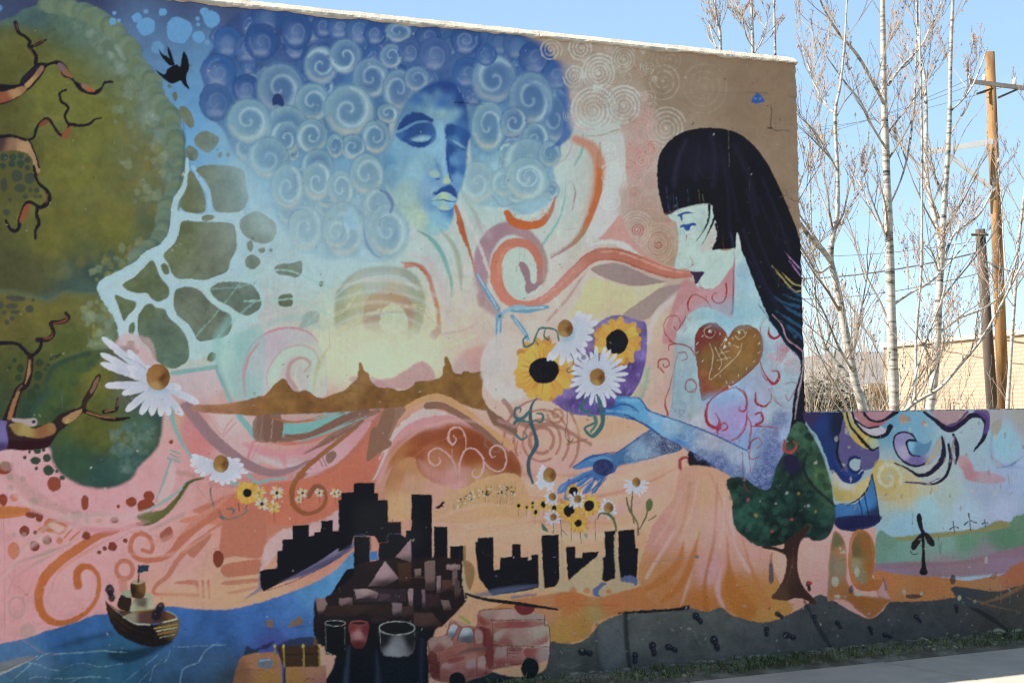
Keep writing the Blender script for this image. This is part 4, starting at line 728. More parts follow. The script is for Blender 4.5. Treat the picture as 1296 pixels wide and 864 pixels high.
for x, y, r in ((650, 565, 44), (690, 500, 50), (760, 520, 70), (600, 590, 34), (820, 520, 50), (720, 570, 40), (780, 470, 40)): whorl(x, y, r, 6, 'a8b8cc', 4, .75, .9)
# near arm and hand
A1 = part('painted_arm', 'near arm holding the bouquet', W)
F('460,360 520,320 530,280 640,284 660,300 700,350 830,395 1000,460 1190,550 1260,440 1300,300 1345,150 1420,20 1455,-10 1480,100 1460,300 1400,500 1380,700 1340,900 1290,800 1240,770 1080,665 900,550 760,480 690,440 660,405 560,385', '500,350,3c74b0 600,310,5a9ac4 650,360,5e9ec8 720,400,6aa4cc 800,440,88b0cc 900,500,6c94bc 1000,500,a4a8bc 1100,560,98a6bf 1050,620,6478ac 1200,620,9cb0c8 1250,700,4c5c94 1300,400,a0b0be 1400,200,9cb0be 1340,700,4a5488 1380,450,8c9cc0 1420,60,acbcc8 1330,560,6c7cac 850,520,4c7cb4', 5, mott=.05)
S('640,284 662,305 700,352 830,397 1000,462 1190,552', (8, 12, 10, 12, 12, 8), '2a5894', 4); S('560,385 620,395 680,425 760,480', (6, 12, 14, 8), '2a5490', 4); S('760,480 900,555 1080,668 1290,790', 8, '2c4880', 5, .8); S('530,285 640,284', 6, '3a6ca4', 4)
S('455,358 500,335 560,318 610,330 640,355', (8, 16, 10, 12, 8), '2a5694', 4, .9); S('530,310 590,320 620,350', 8, '2c5c98', 4, .8); S('480,350 560,355 620,360', 16, '6ca8d0', 10, .7); S('560,295 640,300', 22, '74b0d4', 14, .7); S('570,372 620,388', 10, '24508c', 5)
for x, y, r in ((720, 380, 34), (800, 420, 44), (880, 450, 56), (980, 490, 66), (1090, 550, 70), (1040, 610, 40), (1150, 640, 46), (930, 530, 34), (1170, 590, 40)): whorl(x, y, r, 6, ('c8bcc0', 'a8a8c4')[y > 560], 4, .7, .9)
for x, y, r in ((1275, 640, 60), (1320, 560, 56), (1290, 740, 50), (1340, 460, 60), (1380, 360, 60), (1240, 690, 40), (1340, 660, 50), (1390, 260, 50), (1330, 790, 40), (1300, 480, 40), (1390, 480, 40)): whorl(x, y, r, 7, 'a8b8e0' if y > 420 else 'b0b8d0', 4, .75)
zone(840, 380, 3.6)
for x_, y_, r_ in ((470, 745, 62), (485, 600, 46), (505, 665, 38), (530, 540, 40), (430, 790, 34), (480, 820, 30), (250, 735, 44), (340, 780, 40), (170, 700, 30)):
    Ell(x_, y_, r_, r_, '47568c', r_ * .8, .6)
    for i in range(6): Arc(x_, y_, r_ * (i + 1) / 6, r_ * (i + 1) / 6, 50 * i, 50 * i + 320, 2.6, 'b8c4e0', 2.5, .6)
for y_ in range(12): S(f'{70+y_*22},{565+y_*9} {60+y_*23},{610+y_*10}', 2, 'b8b4bc', 3, .5)
for s, w in (('418,420 420,466 455,482 486,460 488,428', (5, 9, 9, 7, 4)), ('414,520 440,510 452,540 432,566 418,560', 5), ('400,572 470,575 540,582', 4), ('392,704 398,645 430,624 448,652 426,672', 5), ('385,690 396,722 432,714', 6), ('386,690 396,780', 4), ('490,400 522,470 562,490', 3), ('440,280 462,340 500,375 528,360 526,330 505,318', (4, 6, 8, 8, 6, 4))): S(s, w, VINE, 3, .92)
tile(2, 2); S('1195,548 1245,430 1270,330', 5, '5c6490', 4, .7)
whorl(1400, 60, 56, 5, 'b85c68', 6, .7); whorl(1420, 130, 40, 4, 'b8505c', 6, .7); S('1290,190 1320,215 1350,190 1345,150 1315,150', (6, 14, 18, 12, 6), RED, 4); S('1380,215 1420,205 1445,220 1430,250 1400,300 1385,270', 8, 'a05060', 4, .7); S('1300,240 1330,300 1370,330', 6, RED, 4, .8); S('1296,430 1340,440', 6, RED, 4, .8)
# hair
part('painted_hair', 'long straight black hair with coloured tips', W); zone(0, 0, 1)
HA = '841,271 836,254 832,232 832,208 838,190 850,176 868,166 890,162 915,163 936,170 956,186 972,208 986,236 998,264 1008,288 1013,303 1020,320 1030,560 1000,560 1002,530 1005,500 1013,470 1010,450 996,438 985,421 972,400 957,364 948,340 938,316 932,312 930,314 905,316 902,315 908,298 907,284 904,276 898,258 862,264 850,270'
F(HA, '860,180,1a1822 900,170,181620 850,240,191824 900,250,16151c 950,250,15131c 990,300,17151f 1000,380,141a26 990,350,16141c 880,200,201e30 920,300,15131a 1005,420,141c28', 1.2, rough=.2)
for s, c, w in (('843,236 846,262 850,271', '4c4a80', 1.6), ('856,250 858,268', '3a6a88', 1.4), ('870,240 872,262', '2a5a64', 1.6), ('852,245 853,265', '4a4c88', 1.2), ('884,240 886,258', '8a7c4a', 1), ('889,246 891,256', '9a8c58', 1), ('860,190 850,230', '2c2a48', 4), ('885,185 880,230', '2a2840', 5), ('910,180 925,230 935,280', '221f34', 6), ('945,240 960,300 985,360', '2c2440', 4), ('960,250 985,310', '261f38', 4), ('950,330 975,380', '2c2440', 2), ('868,178 858,205 853,236', '34324e', 7), ('900,172 905,200 903,235', '2e2c48', 8), ('930,185 948,225 958,270', '2a2742', 8), ('965,225 985,275 1000,320', '2b2644', 5), ('940,290 962,345 985,390', '2a2846', 5), ('915,200 922,250 924,300', '272440', 5), ('925,295 928,312', '3a4a70', 3), ('914,300 916,314', '6a2c34', 2)): S(s, w, c, w * 1.5, .8)
for s, c in (('993,318 1003,330 1014,341', 'a880b4'), ('999,330 1008,342 1014,350', '9a72a8'), ('977,336 993,355 1005,368 1015,368', 'b0a25c'), ('990,345 1003,358 1014,362', 'a89a58'), ('981,343 1000,362', '8a8050')): S(s, (1, 2.6, 2), c, 1.5)
for s in ('975,370 990,382 1012,388', '985,380 1000,392 1015,400', '980,392 1000,405 1016,415', '990,372 1016,382', '988,405 1005,418 1016,428', '990,360 1014,374', '994,412 1008,426'): S(s, (1.5, 5, 5), '2a5478', 3, .85)
S('978,398 990,412 996,428 1008,438 1016,444', (1, 2.4, 2, 3), 'b08a9c', 1.5); S('1017,445 1016,470 1010,500 1006,530', (2, 3, 3, 2), 'b4a4b0', 1.6, .8); S('960,385 1000,440 1012,452', 2, '2c3c74', 2, .8)
for s in ('898,258 896,280 885,300 881,305', '903,262 904,276 896,295 888,311', '906,284 908,300 902,315'): S(s, (4, 3, .8), '17151c', 1.3)
F('932,295 935,298 938,316 932,315', 'c0c8cc', 1.2, own=False); S('841,271 862,264 898,258', 1.2, 'b07c8c', 1.4, .6, own=False)
part()
# ---- left: daisies, teal bands, pink ground -------------------------------------------
tile(0, 2)
part(); F('590,0 640,-40 760,-10 790,80 780,130 700,110 600,60', 'c4a2a6', 16, .6)
dots('190,555,20,14 150,560,8 222,548,10 125,587,10 180,602,27,20 238,590,20,22 185,642,9 246,652,28,27 287,658,9 315,690,16,12', '33463a', 3, mk=('painted_pebble',))
part(); F('20,610 60,640 140,720 260,800 380,864 200,864 80,740 0,660 -60,640 -60,600', 'b08a88', 30, .6); F('-60,840 60,832 160,845 230,864 -60,900', 'b8703c', 6)
dots('275,720,34,38 430,815,20,38 865,508,11 600,833,9 665,812,28,26 755,785,28,30 738,835,46,36 15,800,24,30 20,640,40,34', '8a4028', 3, mk=('painted_spot', 'rust red spot painted on pink')); dots('72,787,22', 'bc7660', 3); dots('50,685,18 116,695,14 52,742,18 170,812,24 35,630,36,24', '9a8480', 10, .6)
part('painted_panel', 'pink panels with teal edges beside the big daisy')
F('880,150 980,145 1090,128 1110,160 1180,290 1296,330 1296,640 1180,700 1060,640 950,560 880,450 850,330', '950,200,bcaab2 1080,200,c0aeb4 950,420,c08088 1000,500,c47c7c 1150,400,c4b0b2 1200,560,c4a4a8 1150,300,c09a9a 900,400,c49a88', 10, .95)
S('935,330 1040,450 1120,530 1220,600 1300,640', (50, 60, 64, 54, 46), '96767e', 8, .95); S('870,160 980,145 1095,128', 26, '7ca8a8', 8); S('1090,128 1140,240 1200,360 1296,480', (20, 22, 30, 40), '78a8a8', 8); S('860,320 880,420 930,530 980,600', (30, 26, 20, 16), '7ca6a8', 8)
S('1060,380 1120,470 1150,420 1180,390', 7, 'be8488', 5, .8); S('1130,480 1185,415', 7, 'be8488', 5, .8); S('1250,590 1290,500', 14, 'bc8084', 5, .7); S('1270,600 1310,520', 10, 'bc8084', 5, .7)
F('1100,30 1250,-60 1330,-60 1330,260 1240,300 1180,260 1140,160', '1150,60,9cc4c0 1230,50,7cb4b4 1220,220,86b8b8 1300,100,a0b4b8', 40, .7); S('1240,280 1235,180 1260,80 1310,10', (10, 20, 14), 'c07c84', 10, .7)
part(); S('850,590 910,610', 12, '6f9c9c', 5); S('860,570 905,590', 10, '6f9c9c', 5); S('865,550 910,568', 10, '6f9c9c', 5); S('865,600 830,700 790,810', (14, 14, 8), '7ca0a4', 6); F('870,600 890,650 870,760 800,800 840,700', 'c4a8ac', 10, .8)
S('720,870 860,790 960,700', (16, 18, 10), '7ca4a4', 7, .9); S('1090,712 1200,716 1330,712', 12, '7ca4a8', 6, .9); S('900,660 980,680', 40, 'a07c74', 30, .5); F('980,864 1100,800 1200,760 1330,730 1330,880', 'b46a50', 14, .8)
part('painted_stem', 'olive painted stem trailing from a daisy'); S('1030,690 960,710 910,780 850,850 760,910 700,925', (14, 20, 26, 34, 44, 20), '5c6030', 8); S('1000,690 930,740 900,800', 8, '3a4428', 5, .8); S('960,720 920,800 860,860', 6, '8a9048', 5, .7)
part(); S('1070,720 1065,780 1100,850', 5, '4a4c48', 4, .8)
tile(1, 2)
# ---- lower centre bands -----------------------------------------------------------------
part('painted_swirl', 'brown and salmon bands curling under the mesas')
F('0,380 130,372 360,362 560,350 560,372 420,430 300,480 160,500 0,500', '0,420,8c6a60 100,450,7c6254 250,410,84aaa8 450,380,84a4a4 150,490,7ca4a0', 6, .95)
F('100,372 300,366 350,362 260,400 180,408 110,392', 'b89896', 5); S('110,385 180,408 260,398 340,370', (6, 12, 6), 'a86844', 5, .8)
F('560,350 660,345 620,400 560,450 480,530 400,600 300,680 200,720 -200,740 -200,690 100,640 240,560 400,460', '500,450,bc8c94 400,560,c098a0 280,640,bc949a 450,400,9c7468 100,690,bc8080', 8, .9)
S('0,480 130,496 250,470 380,410 440,370', (24, 26, 40, 44, 30), '8a6c62', 6); S('240,560 320,520 420,450 520,390 620,350', (14, 20, 26, 30, 26), '8c6a5c', 6); S('0,505 150,512 260,500 400,450', 10, 'a8685c', 8, .8)
S('-60,520 0,540 80,570 200,560 320,520', (30, 50, 50, 40, 20), 'c48a94', 16, .8); S('0,600 60,600 130,610 200,590', 50, 'b8a8b0', 30, .7); S('-60,600 0,640 80,665 160,655 240,620', (30, 36, 34, 24, 12), '96768a', 8, .9); S('-200,640 -60,660 0,712 60,700 160,690', (10, 14, 20, 14, 8), '7aa4a4', 6, .9)
for x, w in ((20, 10), (42, 10), (66, 26), (104, 50)): S(f'{x},380 {x-10},490', w, '7c6256', 5, .9)
S('134,580 150,640', 30, 'c08088', 8, .7)
F('640,345 760,335 720,400 690,470 690,530 640,550 600,600 560,605 580,500 585,400 620,420', '90705f', 5)
part('painted_swirl'); S('440,500 380,560 300,620 220,690 180,760 190,820 240,850 310,840 350,790 340,740 290,730 260,790', (30, 30, 26, 28, 34, 34, 30, 26, 22, 20, 24, 30), '420,520,8c5c40 220,690,98603c 190,800,96562e 320,830,96583c 300,740,8a5644', 8)
S('540,400 440,480 330,570 200,700', (20, 20, 16, 12), '8c5c44', 6, .9)
for a in ('325,595 345,632', '342,588 358,622'): S(a, 9, '96786c', 4)
F('355,580 400,552 405,585 380,615 358,622', '96786c', 5)
F('590,400 640,350 620,420 600,540 640,560 620,640 580,710 500,718 490,790 420,864 200,900 -60,900 -60,780 60,720 220,700 330,660 420,600 520,500', '550,500,b06a58 500,600,b46c56 400,680,b4684e 250,780,b4644a 100,760,b46850 -30,820,b46a50 560,680,b87060', 10, .75, own=False)
S('590,420 520,510 420,610 320,670 200,705', 6, 'bc8480', 6, .7)
# nested arcs
part('painted_swirl', 'nested pink, rust and peach arches')
F('600,760 620,660 640,560 680,490 760,420 860,385 1000,380 1140,430 1250,510 1330,600 1330,700 1200,690 1100,740 1000,800 900,864 640,864', '650,640,c08c84 760,450,c08890 900,400,c48e92 800,560,94502a 1000,480,a05a30 1100,560,90481f 1200,600,94502e 900,640,b07454 1000,700,c49490 1150,680,b48a60 720,620,b07a4c', 8)
S('620,700 660,560 760,450 900,390 1040,400 1160,450 1280,540', (30, 44, 56, 60, 56, 50, 40), 'c28c90', 24, .85)
S('660,660 720,560 820,500 950,480 1080,500 1200,570 1310,640', (20, 70, 100, 110, 110, 90, 80), '700,580,a8683c 900,490,904a24 1100,520,8a4420 1250,610,8c4828', 40, .9)
F('655,864 655,740 680,660 730,600 800,585 820,640 860,690 960,735 1040,745 1150,690 1330,680 1330,900 650,900', '700,680,ae7a50 800,620,b48258 780,720,bc8e74 900,760,c49484 1100,740,c49c70 1000,800,c29a78 1250,740,c29870 750,820,c49c74', 8)
F('820,600 900,640 980,660 1080,640 1060,700 960,725 880,690', 'bc8480', 30, .7); S('655,740 690,650 740,595 800,586', 6, '96603c', 6, .7)
F('690,470 750,400 850,340 960,360 1080,420 1000,375 880,380 780,415 700,490 640,620 600,700 585,680 640,560', 'c2b2b2', 8, .9)
S('770,330 860,290 940,285 1030,330 1120,400 1210,470 1290,530', (30, 36, 40, 36, 34, 34, 40), 'c09468', 6); S('870,325 940,325 1030,370 1130,440 1250,540', (40, 36, 34, 36, 26), '8a6454', 5); S('1170,340 1220,400 1300,450', (20, 60, 50), '80604f', 6); S('1160,400 1172,420', 5, 'c0a8a0', 3); S('1170,480 1160,520 1220,560 1250,510', 10, '8c6450', 5); S('1230,400 1310,430', 22, 'a87c78', 8, .8)
zone(220, 460, 4.32); part('painted_swirl', 'salmon field and hooked brown stroke under the mesas')
F('1088,322 1112,522 1150,482 1140,520 1080,640 1000,662 900,762 842,870 60,870 200,800 350,705 620,642 760,622 900,572 1010,462', '1050,500,bc6e58 800,650,bf7058 400,800,bf7058 1000,600,bb6c55 150,850,c07a62', 8, .92)
F('720,592 860,562 980,462 1082,322 1000,352 880,452', '800,560,c898a2 1000,400,c48e96 900,500,c89aa2', 8); S('500,470 620,500 760,480 900,400', (40, 50, 44, 20), 'c88a94', 30, .7); S('470,510 600,560 700,540', (30, 44, 20), 'c0b2b8', 24, .8); S('400,530 432,430', 22, 'c48088', 8, .7); S('590,505 612,575', 26, 'c48a90', 8, .7)
S('80,220 180,370 300,480 420,560 540,598 640,580 740,530', (40, 60, 60, 56, 50, 36, 16), '94747c', 8); S('300,655 430,655 520,635 620,628', (16, 20, 16, 10), '78a6a6', 7)
part('painted_bars', 'brown bars and teal wedge under the mesas'); F('598,330 760,322 930,272 880,302 740,372 600,382', '76aaa8', 5); S('610,392 720,398 850,342 1000,272 1060,262', (18, 34, 42, 44, 30), '825f52', 6); S('690,425 850,372 1052,290', (8, 14, 8), '76a4a2', 5); S('495,414 640,416', 13, '825f52', 5); F('490,290 535,290 522,420 495,416', '7c5b4f', 5); F('549,305 597,312 586,410 540,410', '7c5b4f', 5); S('462,292 450,370', 9, '7c5b4f', 4); S('480,292 467,385', 7, '7c5b4f', 4); S('541,305 532,405', 4, 'b8a8a0', 3); S('500,430 620,442 760,422 900,362', (8, 14, 14, 6), 'bc7058', 8, .9); S('520,290 640,318 760,310 860,280', (6, 12, 10, 4), 'b46a40', 6)
S('710,492 850,422 1010,332', (8, 28, 22), '8a6256', 6); S('860,428 940,380', 4, 'b09890', 3); F('1080,342 1110,352 1130,300 1160,240 1212,238 1200,332 1166,410 1192,424 1190,452 1130,482 1060,537 1050,520', '896552', 5, curve='c'); S('795,522 815,562', 8, '8f7064', 4); S('813,512 833,558', 8, '8f7064', 4); F('830,502 875,475 890,500 870,532 842,546', '8a6a5e', 5)
part('painted_swirl'); S('1010,345 900,425 790,510 710,580 665,640 645,700 652,765 700,812 770,812 826,762 822,692 778,668 735,722', (10, 18, 26, 28, 30, 32, 34, 32, 28, 26, 26, 28, 34), '900,425,96663c 700,590,985f38 650,740,93562f 800,780,935838 760,690,8a5440', 8)
part(); S('215,290 265,362 322,300', 5, 'c07e86', 4, .8); S('270,396 342,320', 6, 'c07e86', 4, .8); S('205,672 205,742 240,822 300,852 370,832 402,770', (5, 9, 16, 22, 18, 9), '62666c', 5); S('290,792 330,800 312,832', 12, '62666c', 5)
part('painted_mesa', 'tapering ochre tail of the mesa ridge'); tile(0, 2)
F('960,345 1000,322 1120,318 1240,298 1330,280 1330,372 1200,368 1060,362', '980,345,a87c68 1100,340,9a6a48 1296,330,8c6236', 8, mott=.1)
tile(0, 2)
daisy(800, 215, '-140,370 -152,330 -160,310 -122,110 178,270 165,190 140,215 120,180 102,165 84,165 70,170 52,205 25,230 10,120 200,150 -150,180 -132,230', 800, 180, 60, 'big white daisy overlapping the tree crown', 1.)
S('640,80 700,110 740,140', 4, '4c5058', 4, .7)
daisy(1110, 625, '-160,150 180,150 165,130 150,110 120,90 100,90 80,105 62,110 45,120 30,130 15,150 0,125 -15,110 -30,70 200,80 190,150', 1118, 618, 40, 'smaller daisy under the teal edged panel', 1.1)
# row of small flowers in front of the mesas
k = 0
sunflower(1250, 765, 24, 22, 66, 0, 14, 'small sunflower with grey stem above the orange block', 8)
tile(1, 2)
S('-90,820 -74,920', 7, '4c5048', 4); S('-140,850 -125,840 -110,870', 8, '5c6a68', 4)
for x, y, r, t in ((15, 765, 34, 1), (105, 765, 36, 0), (30, 820, 40, 0), (90, 835, 36, 1), (235, 765, 28, 0), (320, 765, 24, 0), (400, 770, 26, 0), (418, 765, 18, 0), (215, 800, 20, 0)):
    kk = part('painted_flower', None); 
    for i in range(11): petal(x, y, i * 33 + 8 * (i % 2), 4, r * (.8 + .3 * rng.random()), r * .3, ('bcb6ac', 'c4a24a')[t if i % 4 else 1 - t], 3)
    Ell(x, y, r * .24, r * .24, ('1c1a1c', 'b08a3c')[t], 3); part(); S([(x, y + r * .6), (x + 4, y + r * 2.2)], 4, '4a4a40', 3, .8); S([(x + 6, y - r), (x + 2, y + r * .4)], 3, '5a5848', 3, .7)

tile(1, 2)
part('painted_scroll', 'pale pink scroll lines over the rust arch')
for s, w in (('1015,670 1000,610 970,570 920,540 880,560 875,600 905,628 935,610 925,585', (6, 9, 10, 10, 10, 10, 12, 10, 6)), ('1028,680 1035,600 1065,545 1110,545 1150,590 1150,650 1120,690 1095,670 1105,645', (6, 10, 12, 10, 10, 12, 14, 10, 6)), ('1062,545 1060,480 1030,435 985,445 975,490 995,522 1015,495 1000,475', (5, 8, 10, 10, 12, 16, 10, 6)), ('1150,600 1190,645 1240,655 1268,610 1255,545 1215,525 1185,550 1195,585 1215,580', (6, 10, 10, 10, 10, 10, 12, 10, 6)), ('990,580 994,545', 5)): S(s, w, 'c49a9a', 4)
part('painted_bird'); F('908,840 930,825 945,808 958,812 945,825 950,840 938,836 925,845', '24181c', 3)
# wildflower meadow
part('painted_meadow', 'meadow of tiny wildflowers'); 
for i in range(150):
    q = rng.random(3); x = 1000 + 320 * q[0]; y = 850 - 110 * math.sin(min(1, (x - 1000) / 200) * 1.57) * (.2 + .8 * q[1]) + 20 * q[2]
    S(f'{x},{y} {x+6-12*q[1]},{y-20-50*q[2]}', 2.5, ('3c3c30', '6a6650', '847a5c')[i % 3], 3, .6)
for i in range(90):
    q = rng.random(3); x = 1020 + 290 * q[0]; y = 840 - 85 * math.sin(min(1, (x - 1000) / 200) * 1.57) + 45 * (q[1] - .5)
    Ell(x, y, 5, 5, ('b89c3c', 'c4bcb0', '221c1c')[i % 3], 3, .9)
part()
# ---- lower left scrolls ---------------------------------------------------------------------
tile(0, 3)
part('painted_scroll', 'orange scroll looping above the boat')
S('600,95 500,120 400,180 290,260 220,340 195,430 215,510 270,555 340,555 430,510 490,430 500,340 470,285 420,275 390,310 395,370', (20, 40, 46, 50, 50, 54, 50, 46, 40, 32, 28, 28, 26, 26, 44, 46), '600,95,b06848 300,250,b4683c 200,430,b0622c 300,560,ac6028 480,400,b46a3c 400,330,ac6030', 8)
part(); S('560,130 420,210 300,300 245,420', (10, 24, 20, 8), 'c08478', 12, .7); S('0,310 100,250 220,210 360,160', (6, 10, 30, 8), '9a8a84', 12, .7); S('40,420 70,340 180,260 320,190', (8, 18, 20, 8), '9c8c88', 12, .65)
F('60,330 130,270 200,280 170,400 90,420', 'c88c90', 30, .6); Arc(85, 480, 40, 52, 0, 360, 14, '9a8a88', 10, .6); Ell(140, 600, 42, 40, '9a8c80', 20, .5); S('18,-20 22,300 26,650', 4, '80686c', 4, .5)
dots('125,95,27 180,102,11 238,138,24 175,170,27 437,117,22 570,172,24 530,182,12 502,202,11 635,143,12 160,10,30,20 200,25,18,24 580,38,22,16', '7c3a26', 3, mk=('painted_spot', 'rust red spot painted on pink')); part(); dots('212,88,22,16 302,143,17 70,192,32,44 500,42,20,12', 'b8745c', 3); dots('70,115,12 120,112,14 240,150,18 385,20,30 440,40,18', '9c8884', 8, .6)
F('-60,0 40,8 160,-4 160,-20 -60,-20', 'b06a38', 5); S('160,-10 270,20 400,75 560,90 700,60 820,0', (20, 30, 34, 36, 30, 16), 'be8088', 12, .7); F('225,85 245,30 345,70 300,112', 'b46c44', 4); F('250,75 258,50 325,75 298,98', 'c89c98', 4); S('325,130 365,85', 10, 'b46c44', 4); S('355,140 405,95', 10, 'b46c44', 4); S('760,90 840,50 930,10', 26, 'a08a84', 16, .6)
F('810,110 860,70 875,120 825,150', '985848', 4); part('painted_stem'); F('690,20 740,0 860,-10 800,35 730,50', '5c6430', 6, .9)
part('painted_scroll', 'salmon scroll bands right of the boat flag')
S('1100,0 1000,60 920,140 860,210 780,240 700,235 660,185 680,120 730,110 770,150 765,200 720,190', (50, 60, 60, 50, 36, 34, 30, 28, 28, 26, 24, 22), 'b46c54', 7); S('1130,60 1040,120 960,180 900,240 850,320 790,370 780,410 850,415 1000,418', (40, 30, 34, 30, 30, 24, 20, 18, 24), 'b67460', 6)
Arc(630, 290, 42, 46, 0, 360, 26, 'b4705c', 6); S('620,350 625,390', 50, 'b87c6c', 10, .8); F('880,360 920,345 1000,348 1000,410 985,370', 'b67460', 5); S('1025,345 1030,430', 14, 'b67460', 5); S('1055,345 1060,435', 14, 'b67460', 5); F('950,200 1010,130 1070,120 1010,200 980,230', 'b0705c', 5); F('1070,100 1130,70 1140,100 1090,125', 'c49088', 5)
F('1115,225 1120,100 1150,20 1330,-10 1330,215 1200,222', 'b4705a', 6); F('1125,270 1200,250 1330,240 1330,300 1200,325 1130,320', 'b4705a', 5); F('1130,350 1330,332 1330,352 1150,368', 'b67460', 5); F('1150,405 1270,378 1330,370 1200,412', 'b67460', 5); dots('1105,235,28,44', '7c3c28', 3); S('1110,0 1150,35 1230,10 1250,-10', 12, '6c6c6c', 7, .8)
F('780,430 900,380 1100,370 1330,360 1330,500 1000,490 800,475', 'c49a78', 40, .5)
part()

zone(0, 0, 1); part()
for s, w, c in (('0,610 40,640 90,655 150,655 210,640', (4, 10, 12, 10, 4), 'c8a4a8'), ('20,700 70,660 130,650 190,660', (3, 8, 8, 3), 'b09a98'), ('0,735 40,690 100,665 170,668', (3, 9, 8, 3), 'c4a6a6'), ('160,690 215,680 260,650 300,620', (3, 9, 10, 4), 'c68c80'), ('150,700 220,700 280,665', (3, 7, 3), 'cc9c94'), ('480,610 500,570 540,540 590,532 640,545 670,570', (3, 5, 6, 6, 5, 3), 'c8a098'), ('500,640 515,590 550,560 590,552', (2, 4, 4, 2), 'b46a4c'), ('560,680 620,660 680,665 740,690', (4, 12, 12, 4), 'cca484'), ('540,660 600,640 650,640', (3, 8, 3), 'd0a890')): S(s, w, c, 5, .55)
for k in range(7): S(f'{196+k*5},{690+k*2} {206+k*5},{672+k*2}', 1.4, 'b07060', 1.5, .5)
for k in range(5): S(f'{40+k*7},{760-k*3} {52+k*7},{742-k*3}', 1.4, 'b08a88', 1.5, .4)
# ---- river and boat -------------------------------------------------------------------------
tile(0, 3)
part('painted_river', 'blue painted river with white ripples')
F('-520,760 -200,720 0,665 120,640 250,595 380,555 470,520 545,512 700,490 860,475 1000,490 1160,490 1296,462 1330,452 1480,400 1600,350 1700,290 1790,200 1800,300 1740,400 1640,470 1600,600 1560,760 1480,864 1300,980 900,1200 -520,1200',
  '0,720,4a74a0 100,680,48709c 300,640,2c5c94 450,580,3464a0 400,700,2a5a84 600,720,265878 900,550,3a68a8 1100,600,34609c 1250,560,3c68a8 200,800,4a6c8c 100,850,40647c 500,820,34647c 900,780,385c80 1100,760,3c5c80 1300,500,3e6cac 1450,520,4470ac 1600,400,5088b8 1740,280,5a90bc 1380,680,4a5498 900,860,34506c 1150,850,3a4650 300,860,30586c', 10, mott=.08)
S('250,690 400,650 560,610', (10, 60, 40), '16344e', 40, .6); F('560,700 700,690 880,650 760,720 640,760 560,740', '102c40', 24, .8)
for s, w in (('130,760 180,765 240,790 300,800', 8), ('150,840 200,830 300,840 500,830', 6), ('300,715 420,708 520,700 640,710', 8), ('60,850 120,800 220,720 290,715', 7), ('1100,660 1040,700 1000,760 930,790 910,864', 9), ('860,700 840,750 780,780 760,850', 6), ('620,864 700,800 800,720', 4), ('330,780 420,760 500,780 620,765', 5), ('700,864 790,770 850,720', 4), ('350,860 440,830 560,840', 5), ('880,680 1000,676 1150,668', 6)): S(s, w, '8cb0c0', 7, .55)
part(); S('-200,880 0,815 80,780 190,725', (14, 16, 12, 6), 'b8bcc0', 5, .8); F('-200,820 0,760 120,730 180,735 60,790 -60,840', '807a74', 20, .7); S('120,650 200,700 250,722 290,715', 7, '8a7a80', 5, .7); S('-200,860 0,800 100,765 180,730', 4, '2a2c34', 4, .7)
zone(120, 700, 6.64); B = part('painted_boat', 'wooden tugboat painted on the river')
F('90,398 130,440 240,530 340,590 470,602 560,582 690,545 712,570 702,660 640,742 540,778 440,778 320,742 200,672 138,590 108,500', '120,450,3a2618 200,600,241812 350,680,1a1214 470,640,171012 600,640,5c4c34 660,620,6c5c40 560,740,1a1416', 6)
S('130,480 240,585 360,650 470,668', 6, '54402c', 6, .7); S('150,560 260,650 400,716', 6, '48341f', 6, .7); S('200,660 340,725 470,750', 5, '3a2a1c', 6, .6)
F('92,405 150,450 250,525 340,522 310,492 200,472 130,430', '54361f', 6); F('240,532 340,490 480,470 600,482 690,545 560,580 460,590 360,582', '300,530,8a8470 420,540,5a3c36 560,540,4c3024 640,530,6c4630', 8)
S('238,532 340,586 462,598', (8, 16, 12), 'aca994', 6); S('572,578 692,550', (12, 14), 'b8b89c', 6); S('600,482 660,508 692,545', 10, '9c9c84', 6); S('505,628 692,594', 18, '9a7c3c', 8); S('512,604 690,574', 8, '3c3428', 6, .8); S('520,652 692,620', 12, 'b0ac90', 7); S('530,678 682,648', 16, '94692c', 8); S('548,706 668,680', 10, '9c987c', 7); S('478,600 484,772', 14, '140e10', 8)
F('188,442 226,342 300,345 302,470 250,482', '30201a', 6); F('220,326 280,308 335,325 305,372 240,350', '949c86', 6); F('292,472 325,390 400,370 480,380 497,462 420,476 340,492', '310,460,a4a48c 400,420,5e544c 470,430,a8aa92 390,470,9a987c', 10); S('330,492 400,482 505,466', 16, '8a6a28', 7); F('420,328 470,345 482,382 430,372', '9aa08a', 5)
F('306,240 416,236 422,345 380,378 310,360', '320,320,2a1c12 400,300,74562a 360,350,4c3418', 6); Ell(360, 240, 54, 17, 'a3967a', 5); S('368,238 368,100', 15, '15171d', 5); part('flag', None, B); F('366,97 462,94 446,128 452,152 402,152 398,166 372,160', '233a52', 5, curve='c'); S('366,100 460,96', 5, '0f1318', 4)
tile(0, 3)
def ant(x, y, s, r, label=None, legs=True):
    """painted ant: three dark beads in a row with a glint"""
    part('painted_ant', label); c, n = math.cos(math.radians(r)), math.sin(math.radians(r))
    for t, k in ((-.72, .74), (0, .5), (.66, .6)):
        Ell(x + c * s * t, y + n * s * t, s * k * 1.2, s * k * 1.0, '1c1926', 5, .92, rot=r); Ell(x + c * s * t + n * s * .1, y + n * s * t - s * .22, s * k * .22, s * k * .14, '74748c', 4, .6)
    if legs:
        for t in (-.4, .1, .5):
            for d in (-1, 1): S([(x + c * s * t, y + n * s * t), (x + c * s * (t + .25) - n * d * s * .9, y + n * s * (t + .25) + c * d * s * .9)], s * .09, '2a2630', 3, .8)
    part()
ant(560, 412, 30, 78, 'ant crewing the stern of the painted boat'); ant(802, 498, 34, -62, 'ant crewing the bow of the painted boat')
